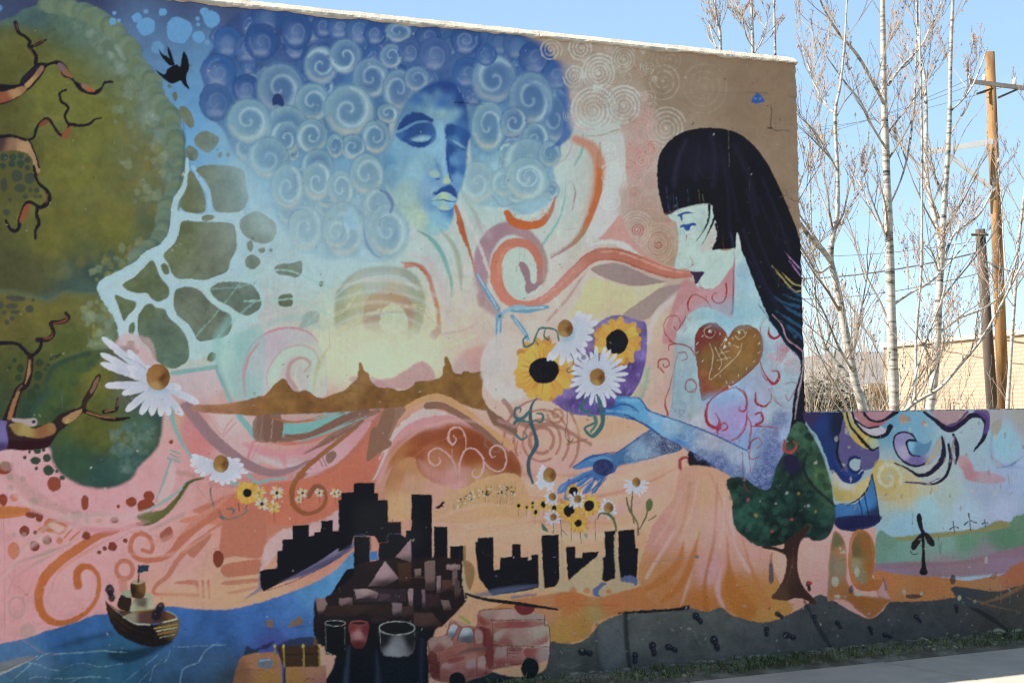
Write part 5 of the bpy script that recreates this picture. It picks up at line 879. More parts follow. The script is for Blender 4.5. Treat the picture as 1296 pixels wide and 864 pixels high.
S('545,350 560,370', 3, '2a2630', 3); S('815,430 825,445', 3, '2a2630', 3)
# ---- city ---------------------------------------------------------------------------------
tile(1, 3)
part(); F('30,230 60,150 130,90 190,75 330,40 420,-10 430,80 280,120 120,200 30,300', 'c4a8ac', 14, .8); F('-60,440 20,400 110,360 300,300 480,190 500,150 300,130 100,280 20,300 10,380', '50,400,8c7c88 300,280,6c6480 450,180,7c7490', 10)
NAVY = '14131c'
def tower(s, col=NAVY, label=None):
    part('painted_tower', label); F(s, col, 3, curve=False, rough=.3)
for s in ('20,300 40,288 108,284 108,196 134,192 134,138 185,136 185,66 268,62 268,120 296,118 296,100 328,98 328,42 388,40 388,94 420,94 420,180 300,260 120,360 40,400 24,380', '418,-60 430,-62 430,-100 494,-102 494,-148 600,-150 600,-100 618,-98 620,-62 668,-62 670,48 735,48 735,120 668,112 668,150 620,155 600,120 495,120 480,180 418,200',
          '786,-92 890,-90 892,390 786,390', '900,72 968,72 970,300 900,300', '980,170 1062,168 1062,390 980,390', '758,92 800,92 800,250 758,250', '668,110 735,112 760,130 780,128 790,400 670,400', '495,122 576,122 578,300 495,310', '456,290 500,282 620,240 622,156 670,150 680,400 360,450'): tower(s)
part(); S('120,350 280,290 400,230 480,170', (10, 26, 34, 20), '4c4868', 18, .8); S('60,395 200,345 330,280 480,190', 6, '2a2838', 6, .8); F('578,196 616,196 616,240 578,242', '3c78b0', 3, curve=False); S('578,120 582,190', 8, '4c4c70', 6, .8); S('500,120 570,116', 6, '5a5878', 5, .7); S('670,110 735,108', 5, '5a5878', 5, .6)
F('340,440 480,330 560,250 1060,240 1075,420 960,560 900,620 880,900 1000,1050 100,1050 340,860 400,720 300,640 300,440', '400,520,2a1e20 600,450,2c2022 900,400,2a1c1c 600,650,15141a 500,800,14161e 700,820,171c26 400,650,1a181c 1000,420,281a1c 820,700,16181e', 10, own=False)
zone(390, 660, 5.4)
part('painted_block'); F('310,455 670,460 670,545 310,545', '392b32', 6, curve=False)
def blk(s, c0, c1, name='painted_block'):
    part(name); v = [tuple(float(u) for u in t.split(',')) for t in s.split()]; xm = sum(a for a, _ in v) / len(v); y0_, y1_ = min(b_ for _, b_ in v), max(b_ for _, b_ in v)
    F(s, f'{xm},{y0_},{c0} {xm-8},{(y0_*.55+y1_*.45)},{c0} {xm+8},{y1_+6},{c1}', 5, .97, curve=False)
for s, a_, b_ in (('610,280 705,275 700,450 620,450', '4c3024', '2b1c1c'), ('725,320 770,318 772,382 728,382', '816960', '342626'), ('795,275 866,268 866,465 800,465', '7a625d', '433234'), ('876,370 905,365 905,485 880,490', '8b7373', '48393e'), ('945,290 1040,290 1036,326 945,326', '997f7a', '6e5856'), ('985,330 1020,330 1012,470 985,470', '755b5b', '342628'), ('912,395 982,395 986,472 910,480', '583930', '281c1c'), ('50,522 112,518 132,560 102,622 70,640', '8b6e69', '342626'), ('210,522 300,515 302,572 215,572', '86696c', '3e2d30'), ('312,460 400,455 480,482 470,522 330,522', 'a88b8d', '403237'), ('120,575 560,562 620,650 110,640', '402d25', '21181a'), ('572,550 642,555 640,640 582,640', '816c73', '342b30'), ('682,455 718,455 715,572 686,572', '997c81', '5b484c'), ('775,460 796,460 802,582 780,582', '78606c', '433439'), ('720,622 850,620 912,700 860,740 722,702', '513932', '211818'), ('905,532 960,535 982,600 930,602', '78605d', '433232'), ('730,470 770,470 770,600 730,600', '261f28', '1c181c'), ('800,490 900,500 900,610 800,600', '3e282b', '21181a'), ('640,575 720,572 722,660 642,660', '483232', '261a1a'), ('480,490 560,490 560,545 480,545', '523f43', '32262b'), ('1000,380 1050,420 1040,500 1000,540', '584340', '302121'), ('430,645 560,655 540,690 430,690', '372626', '1c1518')): blk(s, a_, b_)
for s, a_, b_ in (('525,268 618,386 520,440 412,436', 'aa8b92', '453437'), ('702,116 704,276 594,240', '9e7e84', '6e565b')): blk(s, a_, b_, 'painted_pyramid')
part(); S('312,300 312,104 425,100 432,195', 4, '56527a', 4, .7); S('535,148 545,86 632,80', 4, '56527a', 4, .7); S('800,272 860,266', 8, '94806c', 5, .7); S('905,560 940,720', 5, '181214', 4); S('700,380 800,380', 8, '5c4840', 6, .7)
tile(1, 3)
part('painted_steam'); part()
# debris floats
for s in ('50,545 85,540 88,582 55,585', '158,584 180,550 225,520 245,560 200,578'): part('painted_float'); F(s, '7c6454', 5, curve='c'); 
part(); S('150,590 250,575', 10, '303a7c', 14, .6); S('30,585 100,590', 10, '303a7c', 14, .5)
# barrels
part('painted_barrel', 'dark barrel outlined in chalk white'); F('345,556 450,556 452,700 430,720 370,720 350,700', '15151a', 4); Arc(400, 560, 52, 14, 0, 360, 5, 'a8a8a4', 4, .8); S('350,560 355,700', 5, '8a8a88', 5, .7); S('450,560 450,690', 5, '7a7a78', 5, .6); S('360,710 380,718', 10, 'a8a8a4', 6, .8)
part('painted_barrel', 'red barrel between two grey barrels'); F('474,560 566,555 562,640 540,685 500,685 480,640', '480,580,7c3434 520,620,a87878 555,600,6c2c2c 520,670,5c2424', 5); Arc(520, 558, 44, 11, 0, 360, 6, '8c4848', 4); Ell(520, 560, 34, 7, '3a1c1c', 4)
part('painted_barrel', 'grey white drum in the painted yard'); F('625,590 805,590 802,690 770,725 660,725 632,690', '640,640,201e20 720,670,7c7a7c 790,640,242224 700,700,8c8a8c', 8); Ell(714, 585, 88, 34, '1a1a1c', 4); Arc(714, 585, 90, 34, 0, 360, 7, 'a8a6a2', 4, .85); S('628,590 632,690', 5, '9a9896', 5, .7); S('802,590 800,690', 4, '8a8886', 5, .6)
part(); S('470,680 455,860', (20, 40), '4c5870', 30, .5); S('610,700 620,864', (16, 40), '3c4860', 30, .5); S('840,640 835,864', 30, '2c3850', 30, .6)
F('-60,1000 -60,700 0,690 90,650 60,690 0,720', '24262c', 16, .8); F('100,680 180,640 300,630 330,660 300,680 130,690', '2a2a2e', 14, .8)
# ---- right part of the city, roots, robe ------------------------------------------------------
tile(2, 3)
def towers(ss):
    for s in ss: tower(s, '15141c')
part(); F('-240,120 0,60 140,100 230,130 460,180 640,120 660,300 600,400 200,430 -100,440 -230,420', '0,150,c8a080 300,300,c4a47c 500,250,c6a080 -100,400,c4945c', 20, .5)
towers(('-188,150 -175,148 -172,128 -94,126 -92,290 -60,290 -60,228 0,224 0,160 44,160 46,226 82,226 82,242 98,240 98,215 134,212 136,380 60,400 -100,420 -170,330', '148,115 236,112 242,370 160,385', '272,175 320,172 322,230 355,228 358,202 440,198 430,225 285,345', '450,232 470,225 470,96 524,92 526,340 470,352 455,340', '538,92 620,86 626,180 640,182 630,360 560,365 540,330', '-264,168 -248,168 -246,380 -264,380'))
part(); S('-180,420 -60,400 60,380 130,370', (30, 46, 40, 20), '5c6484', 24, .7); Ell(590, 350, 52, 30, '5c6488', 10); Ell(450, 390, 46, 36, '5c6890', 10, rot=-30); S('0,430 120,415', 20, '54608c', 12, .7)
BE = 'b49c7c'
for s in ('140,225 150,300 150,390', '250,110 255,250 255,330 235,380', '520,110 530,260 535,350', '640,140 655,260 650,360', '-250,250 -240,370 -215,420'): S(s, (8, 18, 24, 34), BE, 8)
F('285,345 350,290 450,220 455,330 420,380 300,420 200,410 230,380', '400,280,b8a07c 300,380,b8a080', 8); F('440,400 500,340 560,350 620,370 560,420 460,430', BE, 10); S('-240,440 -60,420 100,395 160,385', 8, 'b8a888', 6, .7)
part('painted_ground', 'burnt orange ground under the painted city')
F('0,445 150,420 300,400 420,430 560,400 650,370 760,320 850,250 900,200 900,400 890,480 580,505 420,560 390,630 260,665 150,640 60,600 -60,560 -120,500', '100,440,b87848 300,450,b86c38 500,460,b8703c 700,400,b8713a 850,280,b88858 250,600,b4843c 350,560,b07c38 420,520,a88850 180,520,b88058', 14)
Arc(300, 530, 62, 60, 150, 400, 10, 'b09848', 10, .6); dots('240,450,20 310,395,18 380,395,16 490,400,14', 'b86c30', 12, .7); S('200,480 330,470 540,470', 14, 'a85c28', 12, .5)
RB = part('painted_robe', 'pink and orange pleated robe spreading over the ground')
F('640,300 700,100 760,0 820,-80 860,-220 1000,-230 1120,-160 1130,0 1200,80 1296,180 1330,300 1400,450 1420,500 1296,560 1130,520 1060,480 980,500 890,480 800,490 700,440 660,380', '750,100,c08a80 850,-100,c29080 1000,-100,c4987e 900,100,c49888 1050,50,c89a90 1000,300,c49090 1200,200,c89488 1100,400,b8702e 1200,480,b4742c 950,460,b46c2c 850,300,b87c54 780,380,b87440 1300,500,b8823c 700,340,b88050', 8)
for s, w, c in (('870,150 840,260 760,340 680,390', (14, 50, 60, 40), 'b06a2c'), ('950,100 910,240 860,360 760,450', (10, 40, 50, 30), 'b0681f'), ('1040,100 1000,240 975,360 985,490', (6, 22, 26, 40), 'ac641c'), ('1090,120 1095,240 1110,380 1180,490', (8, 24, 80, 120), 'b06a20'), ('1150,60 1190,220 1240,360 1296,470', (6, 16, 34, 60), 'b8743c'), ('900,-150 880,0 840,120 760,240', 20, 'b88468'), ('980,-180 960,0 930,130', 22, 'c4a07c'), ('1040,-140 1030,60 1010,200', 20, 'b47c70'), ('1000,-200 1060,-60 1100,80 1190,260', 16, 'b88270'), ('860,-100 800,40 720,160', 22, 'c4988a'), ('1110,0 1130,160 1200,300', 24, 'cca49c'), ('820,100 740,230 680,330', 26, 'c8a29a'), ('1060,280 1040,400 1070,480', (10, 40, 26), 'c89c98'), ('920,280 880,400 860,460', (10, 30, 20), 'c49484'), ('940,-160 915,-20 880,80', 14, 'cfa896'), ('1075,-120 1075,40 1050,180', 14, 'cda6a0')): S(s, w, c, 20, .85)
part(); S('660,250 760,245 930,225', (5, 8, 8), '8c8078', 5, .7); Ell(936, 224, 10, 10, '6c5c50', 5, .8)
# flowers over the city
tile(2, 2)
for x, y, r in ((35, 830, 10), (75, 838, 8), (105, 818, 8), (105, 838, 7), (158, 825, 16), (212, 842, 15), (118, 862, 12)):
    part('painted_flower'); 
    for i in range(9): petal(x, y, i * 40, 2, r * 2.1, r * .8, 'c09c48', 4)
    Ell(x, y, r * .8, r, '18151a', 3); part(); S([(x, y + r), (x - 4, y + r + 50)], 3, '3c3a30', 3, .8)
for x, y, r, R in ((390, 830, 26, 60), (288, 855, 28, 64), (335, 918, 18, 54), (310, 760, 24, 40)): sunflower(x, y, r, r * 1.1, R, 20, 13, None, int(x), 1., 'painted_flower')
S('290,700 270,760 268,795', (14, 12, 8), '4a6ea8', 5, .9)
for x, y, r, R, lb in ((190, 675, 36, 84, 'daisy with twisted stem under the far hand'), (630, 712, 22, 84, 'daisy on tall olive stem beside the robe'), (205, 785, 20, 46, 'little daisy with large brown head in the meadow'), (332, 797, 20, 56, 'little daisy between dark flower heads'), (490, 840, 26, 60, 'daisy on curled stem over the black towers'), (208, 888, 18, 50, 'daisy with teal leaf over the tall black tower')):
    daisy(x - 4, y + 6, burst(*((-20, 210) if x > 600 else (60, 250) if x < 200 else (-60, 300)), 13, R * .62, R * .95, int(x)), x, y, r * .95, lb, .85)
part('painted_stem'); S('580,790 595,850 635,920 640,980', (10, 12, 10, 8), '5c5c38', 4); S('612,760 605,850 620,920', (8, 12, 8), '64623c', 4); S('690,830 680,880 645,950', (8, 12, 8), '5c6038', 4); F('680,810 700,795 715,820 700,855 680,850', '5a6a40', 4); S('730,880 690,905', 8, '5c6038', 4)
part('painted_stem'); S('430,900 450,870 500,880 525,930 528,960', (8, 12, 18, 14, 10), '5c6438', 4); S('500,880 520,910 515,890', 10, '5c6a3c', 4); S('420,900 425,1010', 4, '4c4c3c', 3)
part(); S('300,920 300,1010', 4, '4a4c3c', 3); S('345,960 350,1020', 5, '4a5040', 3); S('245,900 250,990', 5, '4a5040', 3); S('208,920 210,970', 7, '5c7060', 4); F('148,915 175,945 185,965 155,950', '3f6a60', 4); S('250,950 280,980', 6, '5c7468', 4); F('365,970 385,975 375,1000', '5c8074', 5, .7)
# ---- asphalt grey foot of the wall -----------------------------------------------------------
tile(2, 3)
part('painted_road', 'dark grey painted road along the foot of the mural')
F('-300,840 -200,780 0,830 160,800 195,660 240,662 330,660 390,630 450,560 560,510 590,500 720,490 890,482 980,500 1060,482 1130,525 1296,555 1470,480 1540,420 1600,430 1720,500 1825,535 1910,450 1900,415 2000,418 2150,410 2230,380 2330,385 2450,400 2560,370 2700,330 2700,1200 -300,1200', '300,740,4e4e4c 500,620,5c5c5a 700,560,585857 800,700,4e4e4f 1000,600,5a5a56 1200,650,505052 1400,560,484849 1600,600,464748 1900,560,434445 2200,520,424243 2500,540,4a4440 400,800,3e4041 1000,740,505150 0,900,262c32 2400,460,484444 1600,700,484a4c 2000,650,46484a', 8, mott=.12)
S('575,510 580,640 600,830', (30, 34, 26), '26282c', 16, .85); S('540,510 700,500 830,490 890,480', (8, 18, 14, 24), '1c1a1e', 6); S('430,560 425,640 450,780 520,830', 14, '34383c', 12, .6); F('460,560 540,540 560,680 540,780 480,800 440,720', '60666a', 40, .5)
for s in ('250,770 290,785 360,765', '920,600 960,670 1030,690', '1100,730 1200,725 1290,720', '440,560 520,600', '640,650 700,600'): S(s, 7, '727268', 8, .5)
S('1480,450 1560,600 1620,690 1650,710', (16, 24, 26, 14), '282a2e', 8, .8); S('2230,385 2320,470 2460,560 2520,610', (14, 24, 26, 16), '24262a', 8, .8); S('2380,460 2500,420 2620,330', (20, 30, 30), '9c6c3c', 20, .6); S('2300,430 2420,470 2560,500', 12, '8a6a3c', 12, .5); S('2360,480 2560,480', 8, '8a7444', 8, .4)
for i, (x, y, s, r) in enumerate(((375, 710, 26, 12), (716, 695, 26, 80), (810, 690, 24, 25), (622, 740, 22, 90), (942, 538, 24, 50), (1030, 665, 28, 70), (1290, 605, 18, 90))): ant(x, y, s, r)
tile(3, 3)
for x, y, s, r in ((62, 522, 18, 35), (112, 628, 24, 20), (358, 570, 18, 55), (520, 600, 18, 75), (605, 625, 18, 20), (235, 540, 16, 85), (760, 540, 18, 50), (955, 490, 16, 80), (745, 428, 16, 5), (1140, 432, 16, 150), (1245, 235, 22, 50), (1165, 280, 18, 150), (1020, 315, 18, 160), (665, 295, 14, 10), (865, 300, 14, 150)): ant(x, y, s, r, legs=False)
# ---- low wall ------------------------------------------------------------------------------------
tile(3, 2)
part(); F('190,345 1400,340 1500,340 1500,1270 600,1290 560,1100 540,940 200,900', '600,420,6496b4 700,480,70a0bc 1000,450,9cb0bc 1200,500,8cb4c8 1280,420,a09ca2 600,640,9cacb4 800,700,acb0b0 700,780,b8ac88 900,780,a4b4b0 1100,760,98a4bc 1250,700,98a8c8 800,840,98bcc8 1000,860,a4b8cc 1200,860,a8b0cc 700,920,8cb0c4 1296,640,9cb0d0 1300,880,98a8c4', 3, curve=False)
F('1120,350 1500,345 1500,440 1220,420 1140,480', '1150,400,a49ca0 1280,400,a09c98 1200,440,98acc0', 20, .8); Ell(1200, 510, 70, 110, '8cb8cc', 70, .5); S('1130,480 1130,560 1170,620 1290,640', (20, 30, 30, 20), '8c88b8', 26, .6); S('1160,640 1230,625 1290,580', (8, 18, 8), '4c6c94', 12, .7)
F('190,345 400,350 370,560 420,640 470,680 420,720 350,690 300,600 250,480 200,420', '220,380,3c3058 280,420,203c78 350,420,1c2038 300,550,20386c 400,690,283c7c 440,650,24488c', 6, own=False)
part('painted_swirl', 'bold purple, white and yellow waves on the low wall')
F('395,360 440,430 500,500 560,540 550,620 500,650 460,640 470,600 430,585 400,610 400,660 360,620 350,540 370,440', '5c5484', 5); F('380,360 420,360 460,430 540,480 560,520 540,550 480,535 420,480', '400,400,a8a060 480,510,b89c4c 540,520,9cac90', 4); F('415,360 460,360 500,420 570,430 600,450 560,480 500,470 450,430', 'b4acbc', 5); F('445,350 640,352 620,390 560,430 500,430 460,400', '480,380,a8747c 560,410,a8606c 600,380,a87c88', 5); F('480,350 640,352 600,390 560,405 510,390', 'a8808c', 5)
for s, w in (('395,350 420,430 460,480 520,545 560,535', (8, 8, 12, 14, 6)), ('425,350 450,420 520,480 590,475 620,430', (10, 10, 10, 14, 20)), ('480,350 510,390 560,405 610,385 650,355', (12, 10, 10, 12, 20)), ('440,395 500,435 560,430', 8), ('355,500 350,570 375,640', 10)): S(s, tuple(v * 1.45 for v in w) if isinstance(w, tuple) else w * 1.45, '191826', 4)
S('465,590 430,585 405,610 415,650 450,660 470,640', (12, 20, 16, 14, 20, 10), '1f2c60', 5); S('310,560 330,640 380,690 440,700 480,660', (20, 40, 40, 36, 16), '1e3474', 6)
part('painted_swirl'); F('330,660 380,710 440,720 500,690 540,640 545,700 500,760 440,800 370,810 330,780', '400,720,b8b8bc 480,720,c4b078 400,780,b8a060 350,790,a89858', 6); S('360,820 430,815 490,760 530,680', 6, '1d1a26', 4)
part('painted_swirl'); Spi(605, 690, 8, 76, 1.5, (12, 26, 40), 'b8a458', 12, .9, 60, 1, 1.2); F('540,700 560,620 640,600 700,640 760,690 860,740 800,780 700,790 620,810 560,790', '600,620,b8a864 700,720,c0a868 800,760,b8b088 580,760,b89c5c', 14, .6); Spi(605, 690, 8, 70, 1.4, (12, 24, 20), 'c4bca0', 10, .8, 240, 1, 1.2)
part('painted_swirl'); F('635,520 640,480 680,460 730,470 750,505 720,500 700,520 720,570 770,580 840,520 870,480 900,490 880,560 820,620 740,632 680,610 650,570', '680,490,8c84b0 740,600,7464a0 850,560,94a0b0 700,560,a8a0bc', 5); F('700,500 740,490 790,520 830,500 810,560 770,580 720,565', '760,540,5480a4 720,530,78b0cc', 8)
for s, w in (('752,505 730,470 685,458 645,475 635,520 655,575 700,615 750,630 810,610', (6, 8, 8, 8, 8, 8, 10, 10, 6)), ('745,500 710,500 702,530 725,572 770,580', (10, 10, 8, 8, 6)), ('640,615 700,640 760,675 820,665 880,600 890,540 880,480', (6, 8, 14, 18, 22, 18, 8)), ('690,710 760,715 840,720 900,680 925,600 915,520', (6, 8, 10, 12, 14, 10)), ('940,470 955,520 958,580 950,620', (10, 18, 16, 6)), ('790,355 850,400 920,440 980,410 1030,375 1080,375 1105,410 1090,490 1040,555', (10, 16, 30, 26, 20, 24, 20, 14, 6))): S(s, tuple(v * 1.45 for v in w) if isinstance(w, tuple) else w * 1.45, '241c38', 4)
S('700,712 800,716 870,690', 6, '5c3c84', 4); F('830,350 1010,348 980,400 920,430 870,400', 'a8848c', 5, .9); S('1010,355 960,410 900,430', 16, '3c2468', 8, .8); F('1040,350 1115,350 1120,440 1090,470 1100,400 1060,365', '5c4480', 6, .9); S('800,620 850,560 870,500', 14, 'b8a050', 6, .9); S('945,480 930,560 945,610', 14, '8c6c80', 8, .7)
part('painted_cloud', 'coral cloud on the low wall'); F('960,610 975,575 1010,590 1040,630 1045,655 1120,660 1200,690 1180,715 1080,715 1000,695 985,650', '980,600,b88488 1020,660,b07078 1100,690,b08a98', 14, .8); part()
dots('690,395,26,20 790,412,14 680,385,18', 'a8846c', 8, .8); F('1130,420 1180,390 1175,450 1140,480', '9c9484', 8, .8); S('1215,670 1222,720', 6, '84806c', 4, .7); S('830,740 822,770', 5, '3c4448', 4, .7); S('600,770 590,780', 6, '3c4448', 4, .7); S('1240,760 1220,775', 5, '94724c', 4, .7)
for i in range(46):
    q = rng.random(3); S([(560 + 740 * q[0], 370 + 480 * q[1]), (562 + 740 * q[0], 385 + 480 * q[1] + 30 * q[2])], 2.5, ('54606c', 'c4c4c0', '7c7068')[i % 3], 3, .5)
# harp-like blue box
part('painted_sail', 'blue striped sail beside the dark tree'); F('340,830 440,820 500,760 525,670 545,760 562,870 566,910 520,940 420,960 340,930', '400,860,3c74ac 500,820,3c7cb8 540,880,24345c 420,930,202c5c', 4)
for s in ('525,668 545,760 566,900', '485,760 505,864 510,930', '460,800 475,864 480,940', '525,668 490,770 400,830'): S(s, 7, '16182c', 4)
F('350,890 560,880 562,912 500,935 370,945', '201c48', 8, .9); S('290,810 300,870', 30, 'a8a8b0', 20, .3)
# dark tree
T = part('painted_crown', 'dark green crown of the small tree under the woman', 'painted_small_tree')
F('100,480 140,410 190,420 220,470 260,540 290,620 320,720 330,800 340,900 300,990 230,1010 200,990 130,1010 60,1030 0,1040 -60,1030 -120,990 -160,950 -180,880 -180,800 -210,720 -190,690 -120,690 -50,740 10,740 40,640 80,560', '150,450,34503e 200,560,2e4a38 260,680,44603f 150,640,182426 50,760,17302c 0,850,1e3c33 -100,900,244a3e 100,850,18342e 200,800,1e3830 250,900,1a3430 100,960,142824 -150,750,1a2c26 300,800,34523c -60,980,2f5446 180,900,162e2a', 8, mott=.5)
sponge('-180,700 -20,760 90,560 150,430 220,480 300,660 330,850 280,980 100,990 -80,1010 -170,900', 190, 18, ['26503f', '10201a', '34584a', '1c382f', '121f22'], 12, .45, 10, own=True)
F('80,590 110,570 150,590 160,640 130,672 100,660', '241f40', 8); S('200,560 180,640 220,720 280,780 340,830', (10, 20, 24, 20, 14), '131a20', 10, .8); S('120,680 100,740 180,760', 30, '101c1c', 20, .6)
dots('95,765,9 205,830,7 40,820,6 -120,700,6', '8c9898', 6, .8); dots('155,768,8 240,860,7 -60,880,9', '94783c', 6, .8); dots('-100,800,9 20,960,9 120,900,8', 'a04a54', 5, .8)
S('85,500 85,550 120,560 145,530 130,505', (14, 20, 18, 16, 8), 'a0403c', 5); S('-130,560 -120,720 -90,760', 10, '6c2c34', 6, .6)
tile(3, 3)
part('painted_trunk', 'brown trunk of the small tree', 'painted_small_tree')
F('80,150 150,95 205,60 215,80 165,140 150,200 148,290 172,370 250,455 235,472 190,440 140,430 90,450 20,436 16,425 50,390 85,320 97,240 85,212 30,190 -30,182 -30,168 40,176 82,190', '90,150,3a2420 110,300,4a3024 150,400,402820 60,420,5a3c2c 0,170,3a2420', 4, curve='c'); S('130,180 120,280 80,400', 5, '6c4c38', 5, .7); S('140,290 160,380 220,450', 5, '2a1a18', 5, .7)
S('20,200 15,280', 4, '2a2838', 3); F('5,265 22,262 28,350 4,350', '3c3c58', 6, .8); ant(205, 375, 18, 80, None, False); Ell(210, 358, 13, 11, 'a0343c', 4)
# stone ears, hills, windmills
part('painted_hill', 'green hills behind the painted windmill')
F('560,95 640,125 760,110 900,95 960,100 1040,90 1120,60 1180,40 1220,52 1280,10 1500,-20 1500,220 1200,230 1000,260 800,270 560,275', '600,130,6c8c7c 700,180,74988c 900,170,7c9c90 1000,140,688c74 1200,120,5c8068 1290,60,64846c 900,250,908488 1100,230,8c8088', 12); F('640,130 760,115 900,100 1100,75 1160,40 1225,55 1200,80 1000,110 800,135 680,145', '8c8450', 10, .9)
F('540,265 700,250 900,250 1060,230 1200,190 1500,130 1500,280 1200,310 900,330 560,330', '600,290,8c6c80 800,280,8c6874 1000,270,906c74 1200,240,906c80', 16, .9)
F('540,300 640,310 740,320 900,330 1000,345 1100,330 1200,310 1260,260 1500,190 1500,440 1264,440 1154,430 1034,420 940,430 880,440 760,450 640,450 560,430', '600,350,b4703c 800,355,b0703c 950,360,b07440 1100,350,a8744c 1250,290,a86444 700,400,b07444', 8, own=False)
tile(2, 3); F('2225,380 2330,385 2450,400 2560,372 2720,330 2720,480 2500,500 2300,470', '2250,420,3e4248 2500,440,4a4440 2650,420,54483c', 8, own=False); S('2380,460 2500,420 2620,350', (16, 26, 26), '9c6c3c', 20, .6); S('2300,430 2420,470 2560,500', 12, '8a6a3c', 12, .5); tile(3, 3)
part('painted_windmill', 'black three-bladed windmill on the painted plain'); F('776,100 790,100 796,250 806,310 768,310 778,250', '17151c', 3); F('752,20 765,4 778,20 785,80 795,100 778,105 762,70', '1d1a22', 3); F('775,110 780,130 745,190 725,185 728,155 760,120', '1d1a22', 3); F('790,100 815,110 843,150 840,172 820,168 795,130', '1d1a22', 3)
for x, y, s in ((940, 70, 34), (1022, 40, 50), (1098, 50, 20)):
    part('painted_windmill', None); S([(x, y), (x + 3, y + s)], 6, '2a2832', 3); 
    for an in (-100, 20, 140): S([(x, y), (x + s * .7 * math.cos(math.radians(an)), y + s * .7 * math.sin(math.radians(an)))], (4, 9), '2a2832', 3)
part(); S('720,195 735,212 760,208', 6, '384448', 4); S('862,120 868,200', 4, '384844', 3); S('735,0 730,60', 4, '3c5058', 3); S('878,150 872,210', 4, '3c4c48', 3)
part('painted_rock', 'orange hollow rocks beside the small tree')
F('410,180 420,120 450,88 490,92 520,120 540,170 540,250 530,330 580,345 560,385 500,400 440,380 415,330 405,260', '430,150,b8745c 480,120,a06834 520,250,a4641f 500,370,a8642c 430,330,b07040', 5); F('425,220 430,150 460,105 500,110 525,170 525,280 500,360 460,350 430,300', '450,200,6c5c34 500,180,94602a 470,300,8c7c5c 510,280,9c6024 440,260,948868', 8)
part('painted_rock'); F('300,440 305,300 310,220 325,120 345,95 380,130 395,180 400,260 400,340 430,400 480,420 620,435 600,470 530,535 470,510 400,450 340,440', '320,260,84745c 350,150,6c6444 370,200,a8744c 350,330,94745c 370,380,a06834 450,440,9c5c24 540,480,9c6028 360,280,8c8068', 6, rim=('b87c70', 12, .6)); dots('460,412,28,10 350,425,16,9 380,200,14,9 340,350,20,26 450,300,14,26', 'a8a490', 5, .9)
part(); F('560,400 590,350 600,400 620,440 560,420', 'b88c94', 10, .8); S('585,330 600,390', (8, 16), '5c5c7c', 6, .8); Ell(420, 390, 12, 22, '3c4054', 6, .8)
F('700,418 780,415 770,432 715,436', '2c2e34', 5, .8); dots('690,404,8,14 775,410,8,12 968,432,10,14 1105,240,8,20', 'a8a490', 4, .8); F('1160,300 1120,330 1150,340', '8c5c3c', 6, .7); Ell(935, 340, 14, 26, '3c3038', 6, .8)
part('painted_swing', None, 'painted_small_tree'); S('12,200 10,280', 3, '2a2838', 3); S('24,205 24,280', 3, '2a2838', 3); part()
# crumbling pale render along the foot of the walls
zone(0, 0, 1)
for i in range(260):
    x = 640 + 660 * rng.random(); y = 836 - .102 * (x - 972) - 3 - 6 * rng.random() ** 2
    F(ring(x, y, 2 + 5 * rng.random(), 1 + 1.6 * rng.random(), -6, 7, wob=.6).tolist(), ('8c8880', '74706a', '9c968a', '5c5a56')[i % 4], 1, .55, own=False)
for i in range(70):                                    # flaked chips and scuffs over the low wall and road
    x = 700 + 596 * rng.random(); y = 770 + 60 * rng.random() - .1 * (x - 700) * .6
    F(ring(x, y, .8 + 2 * rng.random(), .6 + 1.2 * rng.random(), 180 * rng.random(), 7, wob=.7).tolist(), ('9a968c', '6c6c6c', '38383c')[i % 3], .8, .5, own=False)
for i in range(70):
    x = 1030 + 266 * rng.random(); y = 525 + 120 * rng.random()
    F(ring(x, y, .8 + 1.8 * rng.random(), 1 + 3 * rng.random(), 0, 7, wob=.8).tolist(), ('a8a498', '8c7c6c', 'b4b0a8')[i % 3], .8, .6, own=False)
# hairline cracks, drips, scuffs and chips over the whole painted face
zone(0, 0, 1)
for i in range(34):
    x, y = 20 + 980 * rng.random(), 40 + 720 * rng.random(); P_ = [(x, y)]; a_ = rng.random() * 6.28
    for k in range(int(4 + 9 * rng.random())):
        a_ += rng.normal() * .6; x += 5 * math.cos(a_) + 1; y += 5 * math.sin(a_); P_.append((x, y))
    S(P_, (.4, 1.0, .4), ('4a423c', '6a6058', '3c3430')[i % 3], 1, .35 + .3 * rng.random())
for i in range(120):
    x, y = 10 + 1270 * rng.random(), 60 + 700 * rng.random()
    if x > 1015 and y < 520: continue
    L_ = 6 + 40 * rng.random() ** 2; S([(x, y), (x + .6, y + L_ * .5), (x + L_ * .025, y + L_)], (.8, .9, .3), ('b8b4ac', '6c645c', '8c8880')[i % 3], 1.2, .12 + .22 * rng.random())
for i in range(620):
    x, y = 1290 * rng.random(), 30 + 800 * rng.random()
    F(ring(x, y, .5 + 1.6 * rng.random() ** 2, .4 + 1.2 * rng.random(), 180 * rng.random(), 6, wob=.8).tolist(), ('b0aca4', '5c5650', '8a8078', '3c3834', 'c0bcb4')[i % 5], .8, .3 + .4 * rng.random(), own=False)
for i in range(26):
    x, y = 40 + 930 * rng.random(), 60 + 680 * rng.random(); w_, h_ = 20 + 50 * rng.random(), 14 + 40 * rng.random()
    F(ring(x, y, w_, h_, 40 * rng.random(), 12, wob=.4).tolist(), ('d0c8bc', '5c5854', 'a09890')[i % 3], 26, .02 + .02 * rng.random(), own=False)
